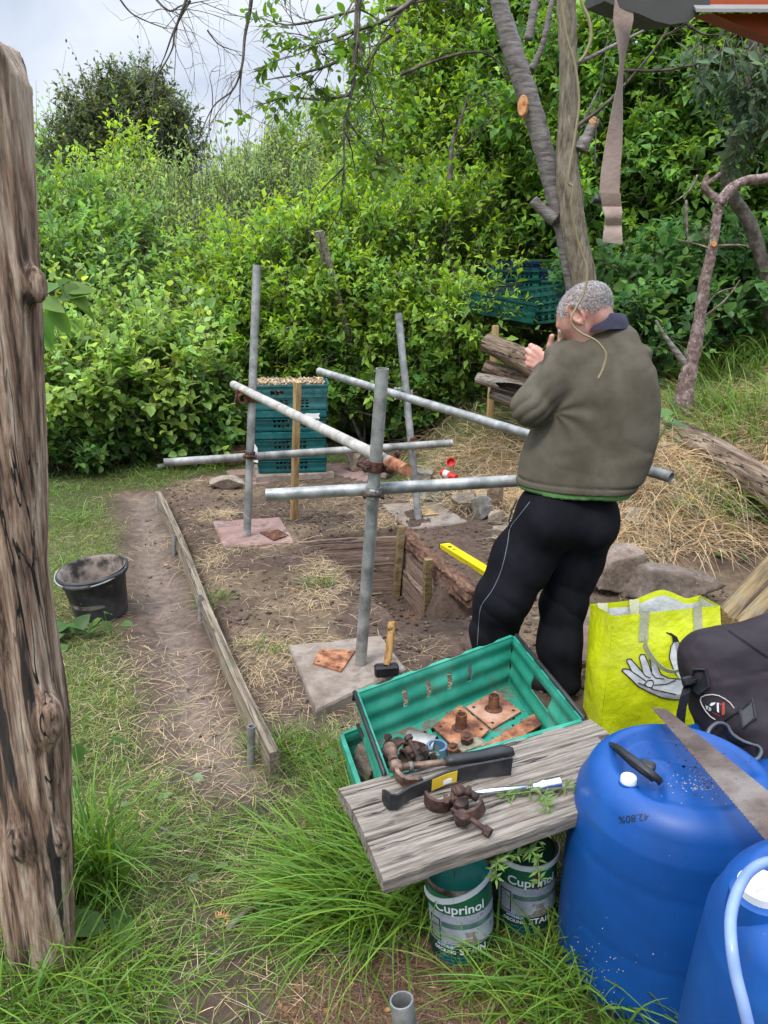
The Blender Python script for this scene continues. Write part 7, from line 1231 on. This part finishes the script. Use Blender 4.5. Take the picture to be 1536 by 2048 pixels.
# ---------------------------------------------------------------- tufts, weeds
def tuft(px, py, n, h, wd, label, c=(.11, .20, .03), spread=.06, tilt=.45, lean=(0, 0, 0), bend=.6, name='grass_tuft', cat='grass tuft', grp='grass tufts', q=None):
    q = gpt(px, py) if q is None else Vector(q); o = thing(name, label, cat, tuple(q), group=grp); a = rng.uniform(0, 6.28, n); rr = spread * np.sqrt(rng.uniform(0, 1, n)); x, y = q.x + rr * np.cos(a) * 1.4, q.y + rr * np.sin(a); D = nrm(dirs(n, tilt) + np.array(lean) + .6 * np.stack([np.cos(a) * rr / spread * tilt, np.sin(a) * rr / spread * tilt, 0 * a], -1))
    z = hgt(x, y) - .005 if q.z < 1 else np.full(n, q.z); blades('blades', np.stack([x, y, z], -1), D, h * rng.uniform(.45, 1.15, n), np.full(n, wd) * rng.uniform(.6, 1.3, n), vcol(n, c, .25, .12), rng.uniform(bend * .5, bend * 1.3, n), M_grass, o, 6, True); return o
T1 = [(770, 1790, 560, .34, .0078, 'big arching tuft of long grass left of the paint tins', .15, .5, (-.45, .0, .15)), (690, 1830, 240, .26, .0072, 'lower spreading long grass on the left of the big tuft', .13, .6, (-.4, 0, 0)), (745, 1640, 240, .22, .005, 'long grass under the left end of the bench', .12, .45, (-.2, 0, 0)),
      (1100, 1960, 240, .17, .007, 'long grass tuft in front of the farther paint tin', .14, .5, (0, -.1, 0)), (1180, 2000, 260, .24, .007, 'grass tuft leaning against the base of the big blue drum', .11, .5, (-.1, -.1, 0)), (1020, 2010, 160, .16, .0045, 'short grass tuft in front of the wood chips', .10, .6, (0, 0, 0)),
      (40, 2000, 560, .20, .007, 'dense grass in front of the weathered post', .20, .55, (.1, -.1, 0)), (200, 1960, 260, .13, .005, 'grass tuft at the bottom left beside the post', .18, .6, (.1, 0, 0)), (190, 1790, 200, .48, .010, 'tall broad upright blades right beside the post', .05, .16, (.03, 0, .6)), (205, 1790, 60, .32, .010, 'broad grass blades standing a little right of the post', .06, .22, (.05, 0, .5)),
      (640, 1172, 60, .15, .0045, 'small bright grass clump on the left edge of the pit', .05, .45, (0, 0, .2)), (530, 1300, 60, .10, .004, 'small grass clump on the soil halfway along the board', .05, .6, (0, 0, 0)), (428, 1205, 90, .11, .004, 'grass clump inside the edging board', .06, .5, (0, 0, .1)), (560, 1500, 160, .13, .0045, 'grass clump round the near end of the edging board', .10, .55, (0, 0, 0)), (640, 1530, 260, .17, .0045, 'grass beside the lower green crate', .14, .55, (-.1, 0, 0)),
      (130, 1150, 200, .16, .005, 'grass growing along the post side of the path', .2, .5, (0, 0, 0)), (120, 1050, 160, .18, .006, 'dark grass beside the nettles', .2, .5, (0, 0, 0)), (150, 1420, 160, .10, .0045, 'sparse grass left of the path', .25, .6, (0, 0, 0)), (480, 2010, 200, .10, .0045, 'low grass along the bottom edge', .2, .7, (0, 0, 0)),
      (1440, 1010, 260, .36, .010, 'green grass clump hanging over the straw bank', .14, .5, (-.1, -.2, 0)), (1480, 850, 520, .5, .012, 'tall green grass under the bare red tree', .35, .35, (-.1, 0, .3)), (1500, 760, 700, .65, .013, 'tallest green grass at the right edge below the brambles', .4, .3, (-.05, 0, .4)), (1390, 830, 320, .36, .011, 'grass round the foot of the bare red tree', .25, .4, (0, 0, .2)),
      (430, 920, 300, .22, .008, 'grass in front of the nettles', .4, .5, (0, 0, 0)), (560, 880, 200, .25, .008, 'grass left behind the crates', .3, .4, (0, 0, .2)), (700, 860, 240, .22, .008, 'grass right of the gravel crates', .3, .4, (0, 0, .2)), (940, 780, 120, .24, .007, 'grass below the log pile', .35, .4, (0, 0, .2)), (1030, 1010, 60, .2, .005, 'dry grass clump hidden behind the trousers', .1, .5, (0, 0, 0)), (350, 940, 200, .12, .006, 'short grass at the far end of the path', .3, .5, (0, 0, 0))]
for a in T1:
    dry = 'dry' in a[5]; tuft(a[0], a[1], a[2], a[3], a[4], a[5], (.36, .29, .15) if dry else ((.135, .245, .032) if a[1] > 1500 else (.15, .245, .045)), a[6], a[7], a[8])
for px, py, n, h, lab in ((1150, 950, 260, .30, 'straw clump behind the man'), (1330, 960, 480, .36, 'large drooping straw clump above the rocks'), (1270, 900, 340, .34, 'straw clump near the dark tube end'), (1390, 1040, 360, .30, 'straw clump above the slab of wood'), (950, 880, 300, .24, 'straw heap right of the red cup'), (880, 850, 260, .24, 'straw heap at the left end of the bank'), (1000, 850, 260, .27, 'straw heap below the log pile'), (1240, 1000, 420, .32, 'matted straw hanging above the white topped stone'), (1300, 1060, 300, .24, 'thin straw lying over the soil edge above the rocks'), (1450, 930, 380, .36, 'straw spilling over the fallen trunk'), (1020, 920, 300, .26, 'straw clump left of the fleece hem')): tuft(px, py, n, h, .0065, lab, (.56, .43, .26), .28, .8, (-.1, -.35, 0), .9, 'straw_clump', 'straw', 'straw clumps on the bank')
def weed(px, py, n, ll, lw, label, c, h=.10, sp=.1, name='weed', grp='weeds', q=None, wide=True):
    q = gpt(px, py) if q is None else Vector(q); r = np.random.default_rng(int(px * 7 + py)); o = thing(name, label, name.replace('_', ' '), tuple(q), group=grp); O = np.array(q) + r.normal(0, 1, (n, 3)) * [sp, sp, 0] + np.array([0, 0, 1]) * r.uniform(.2, 1, (n, 1)) * h; D = nrm(r.normal(0, 1, (n, 3)) * [1, 1, .35]); leaves('foliage', O, D, nrm(np.tile([0, -.25, 1.], (n, 1)) + r.normal(0, .25, (n, 3))), ll * r.uniform(.7, 1.2, n), lw * r.uniform(.7, 1.2, n), vcol(n, c, .2, .1, r), M_leaf, o, .2, .25, True)
    V, F = prisms(np.tile(np.array(q) - [0, 0, .01], (n, 1)), O, .0022, .0015); npmesh('stalks', V, F, M_grassst, o, world=True); return o
M_grassst = mat('green stalk', (.09, .14, .03), (.14, .2, .05), rough=.6, bump=0)
weed(200, 1795, 3, .13, .085, 'pair of big dock leaves beside the weathered post', (.10, .20, .045), .10, .03); weed(215, 1900, 3, .12, .075, 'dock leaves in the grass right of the post base', (.095, .19, .04), .05, .05); weed(160, 1560, 4, .07, .045, 'dock plant half hidden behind the tall blades', (.10, .20, .05), .16, .05)
weed(130, 980, 3, .10, .06, 'flat pale leaf on the grass near the nettles', (.16, .26, .10), .05, .1); weed(290, 1580, 3, .06, .03, 'grey green leaf lying on the trampled straw', (.17, .24, .13), .01, .09); weed(410, 1760, 2, .045, .03, 'withered leaf lying on the path near the middle', (.22, .27, .12), .008, .02); weed(450, 1510, 1, .05, .018, 'long leaf lying at the end of the path', (.17, .26, .10), .008, .01); weed(640, 1490, 5, .06, .05, 'dandelion like weed next to the lower crate', (.13, .21, .06), .03, .05)
weed(1370, 745, 14, .12, .09, 'heart shaped bindweed leaves at the foot of the bare tree', (.10, .19, .05), .35, .12); weed(1330, 790, 10, .11, .08, 'pale bindweed leaves right of the man', (.12, .22, .055), .25, .09); weed(1300, 700, 12, .12, .09, 'bindweed climbing beside the shoulder of the man', (.11, .21, .055), .4, .1); weed(1330, 850, 7, .10, .07, 'bindweed leaves on the straw bank', (.12, .21, .05), .12, .12); weed(1445, 920, 8, .10, .06, 'weeds on the fallen trunk', (.10, .19, .04), .10, .15); weed(1480, 1120, 4, .07, .05, 'small weed at the right edge above the timbers', (.09, .17, .04), .05, .05); weed(1240, 1110, 10, .035, .022, 'tiny weeds in straw above the rocks', (.10, .2, .03), .04, .12)
weed(690, 800, 14, .13, .12, 'round leaved plant right of the gravel crates', (.12, .22, .05), .35, .16); weed(770, 830, 9, .14, .08, 'docks under the fruit bush', (.08, .17, .04), .22, .14)
q = G(150, 1272, .02); weed(150, 1265, 11, .11, .085, 'uprooted nettle with big toothed leaves lying against the bucket', (.075, .15, .035), .07, .07, 'nettle', q=(q.x - .02, q.y, .01)); q = G(225, 1262, .03); weed(230, 1255, 5, .08, .045, 'drooping nettle tip on the right of the bucket', (.09, .17, .04), .12, .03, 'nettle', q=(q.x, q.y - .02, .02))
# goosegrass over the bench edge
o = thing('goosegrass', 'goosegrass straggling over the bench edge above the paint tins', 'weed', tuple(G(1075, 1640, .43))); st_ = [[P(1010, 1712, 1.42), P(1060, 1700, 1.45), P(1085, 1660, 1.47), P(1095, 1610, 1.50), P(1085, 1590, 1.52)], [bz(1010, 1590, .01), bz(1060, 1583, .012), bz(1130, 1575, .012), bz(1175, 1565, .02)], [P(1060, 1700, 1.45), P(1075, 1720, 1.44), P(1078, 1760, 1.42)], [P(1010, 1712, 1.42), P(995, 1725, 1.40), P(992, 1755, 1.39)]]
m = MB(); O, D = [], []; r = np.random.default_rng(5)
for s_ in st_:
    sp = smooth_pts(s_, 4); m.tube(sp, .0014, 5)
    for i in range(0, len(sp), 2):
        for k in range(6): a = k * 1.05 + r.random(); O.append(sp[i]); D.append((math.cos(a), math.sin(a) * .6, .5 * math.sin(a + 1) + .1))
ob('stalk', m, M_grassst, o, False, True); O = np.array(O); D = nrm(np.array(D)); n = len(O); leaves('foliage', O, D, nrm(r.normal(0, .4, (n, 3)) + [0, -.4, 1]), np.full(n, .026) * r.uniform(.6, 1.3, n), np.full(n, .0065), vcol(n, (.14, .24, .05), .15, .08, r), M_leaf, o, .2, .1)
# ---------------------------------------------------------------- twigs and feather-like husk lying on the ground
o = thing('fallen_stick', 'grey brown stick lying across the near path', 'stick', tuple(G(440, 1850, .01))); limb(o, 'wood', [G(455, 1860, .012), G(490, 1825, .02), G(530, 1800, .012)], [.009, .008, .005], M_twig, 8, 51)
o = thing('fallen_stick', 'thin dark stick lying left of the near path', 'stick', tuple(G(330, 1660, .01))); limb(o, 'wood', [G(290, 1640, .010), G(330, 1660, .012), G(365, 1680, .008)], [.004, .005, .003], M_twig, 6, 52)
o = thing('dried_leaf', 'curled brown serrated dead leaf on the near path', 'leaf', tuple(G(430, 1845, .01))); m = MB()
for k in range(12):
    a = R(-60 + k * 17); c = G(440, 1845, .012); b = c + Vector((.016 * math.cos(a), .016 * math.sin(a), 0)); e = c + Vector((.030 * math.cos(a), .030 * math.sin(a), .012)); sd = Vector((-math.sin(a), math.cos(a), 0)) * .0035; m.add([b - sd, b + sd, e], [(0, 1, 2)])
ob('fronds', m, M_cut, o, False, True)
# ---------------------------------------------------------------- canopy corner, strap, dry stem at the top right
M_org = mat('orange canopy fabric', (.30, .045, .012), (.42, .075, .02), (.46, .10, .03), scale=5, rough=.7, bump=.2, spot=(5, .62, (.08, .02, .012), .1)); M_cgrey = mat('grey canopy webbing', (.055, .052, .048), (.085, .080, .074), scale=8, rough=.8, bump=.3); M_strap = mat('faded pink strap', (.24, .165, .135), (.34, .245, .20), (.42, .335, .28), scale=9, rough=.85, bump=.6, bscale=160, bdist=.002)
CYc = 1.12; o = thing('canopy', 'corner of an orange and grey canopy overhead at the top right', 'canopy', tuple(P(1420, -20, CYc)))
def sheet(pts, y0, y1, part, mt):
    a = [P(x, y, y0) for x, y in pts]; n = len(a); m = MB().add(a + [q + Vector((0, y1 - y0, .02)) for q in a], [tuple(range(n - 1, -1, -1)), tuple(range(n, 2 * n))] + [(i, (i + 1) % n, n + (i + 1) % n, n + i) for i in range(n)]); ob(part, m, mt, o, False, True)
sheet([(1210, 2), (1235, 14), (1280, 28), (1310, 42), (1340, 49), (1378, 44), (1398, 28), (1420, 12), (1430, -420), (1180, -420)], CYc, CYc + .10, 'corner_patch', M_cgrey); sheet([(1392, 17), (2300, 19), (2300, 26), (1392, 24)], CYc - .01, CYc + .02, 'seam_tape', mat('grey tape', (.24, .23, .22), (.3, .29, .28), rough=.6, bump=.1)); sheet([(1405, -420), (2300, -420), (2300, 18), (1405, 16)], CYc + .002, CYc + .05, 'valance', M_org); sheet([(1425, 27), (2300, 27), (2300, 200), (1600, 95), (1520, 66), (1480, 50)], CYc + .02, CYc + .10, 'underside', M_org)
o = thing('strap', 'frayed pink webbing strap hanging from the canopy corner', 'strap', tuple(P(1245, 20, CYc))); m = MB(); k = 0; V = []
sp = [(1248, -10, 36, 0), (1247, 40, 40, .1), (1246, 80, 24, .8), (1245, 120, 9, 1.4), (1240, 170, 11, 1.3), (1234, 230, 24, .6), (1228, 290, 34, .25), (1222, 340, 38, .1), (1219, 388, 40, 0)]
for x, y, w_, a in sp:
    for s_ in (-1, 1):
        for e in (0, .0025): q = P(x + s_ * w_ / 2, y, CYc + s_ * .014 * math.sin(a)); V.append(q + Vector((0, e, 0)))
n = len(sp); m.add(V, [f for i in range(n - 1) for f in ((i * 4, i * 4 + 2, i * 4 + 6, i * 4 + 4), (i * 4 + 1, i * 4 + 5, i * 4 + 7, i * 4 + 3), (i * 4, i * 4 + 4, i * 4 + 5, i * 4 + 1), (i * 4 + 2, i * 4 + 3, i * 4 + 7, i * 4 + 6))]); ob('webbing', m, M_strap, o, True, True, 50)
m = MB(); V = []; sp = [(1221, 386, 41, 0), (1222, 400, 40, .001), (1224, 413, 39, .0045), (1226, 425, 37, -.002), (1228, 437, 32, -.002), (1227, 450, 33, .0045), (1226, 464, 36, -.001), (1226, 476, 38, -.001), (1226, 484, 38, 0)]
for i, (x, y, w_, dy) in enumerate(sp):
    for s_ in (-1, 1):
        for e in (0, .004): V.append(P(x + s_ * w_ / 2, y + (5 if s_ > 0 and i == len(sp) - 1 else 0), CYc - .006 + dy) + Vector((0, e, 0)))
n = len(sp); m.add(V, [f for i in range(n - 1) for f in ((i * 4, i * 4 + 2, i * 4 + 6, i * 4 + 4), (i * 4 + 1, i * 4 + 5, i * 4 + 7, i * 4 + 3), (i * 4, i * 4 + 4, i * 4 + 5, i * 4 + 1), (i * 4 + 2, i * 4 + 3, i * 4 + 7, i * 4 + 6))] + [(n * 4 - 4, n * 4 - 3, n * 4 - 1, n * 4 - 2)]); ob('sewn_end', m, M_strap, o, True, True, 50); ob('screw', MB().tube([P(1188, 398, CYc), P(1204, 402, CYc)], [.006, .004], 8), M_blk, o, True, True)
M_vine = mat('dry stem', (.22, .17, .09), (.32, .26, .15), rough=.8, bump=.2); o = thing('dry_stem', 'thin dry tan stem dangling in front of the tree and the man', 'stem', tuple(P(1130, -20, 1.0))); pts = [P(x, y, .98) for x, y in ((1122, -30), (1125, 20), (1135, 80), (1150, 130), (1158, 200), (1152, 260), (1140, 330), (1136, 365), (1145, 375), (1143, 420), (1158, 490), (1172, 530), (1174, 558), (1166, 590), (1150, 620), (1142, 645), (1160, 665), (1190, 680), (1208, 700), (1212, 715), (1205, 740), (1196, 758))]; m = MB().tube(smooth_pts(pts, 4), [.0015] * (len(pts) * 4 - 3), 6); ob('stalk', m, M_vine, o, True, True); m = MB().tube(smooth_pts([P(x, y, .98) for x, y in ((1156, -30), (1165, 10), (1178, 40), (1182, 75), (1172, 105), (1158, 125))], 4), .0018, 6); ob('side_stalk', m, M_vine, o, True, True)
# shed roof beyond the shrubs
M_felt = mat('weathered roof boards', (.10, .095, .09), (.18, .17, .16), scale=4, rough=.9, bump=.3); M_shw = mat('brown shed boards', (.07, .035, .022), (.13, .07, .045), scale=3, stretch=(1, 1, 9), rough=.85, bump=.3); q = P(150, 420, 10.3); o = thing('shed', 'brown shed with a low grey roof half buried in the shrubs', 'shed', (q.x, q.y + 1, gz(q.x, q.y + 1))); zt_ = q.z - o.location.z
ob('wall', MB().box((0, .05, zt_ / 2 - .06), (1.5, 1.3, zt_ - .1)), M_shw, o); ob('roof', MB().box((0, 0, zt_), (1.75, 1.7, .05), Matrix.Rotation(R(4), 3, 'X'), bev=.01), M_felt, o)
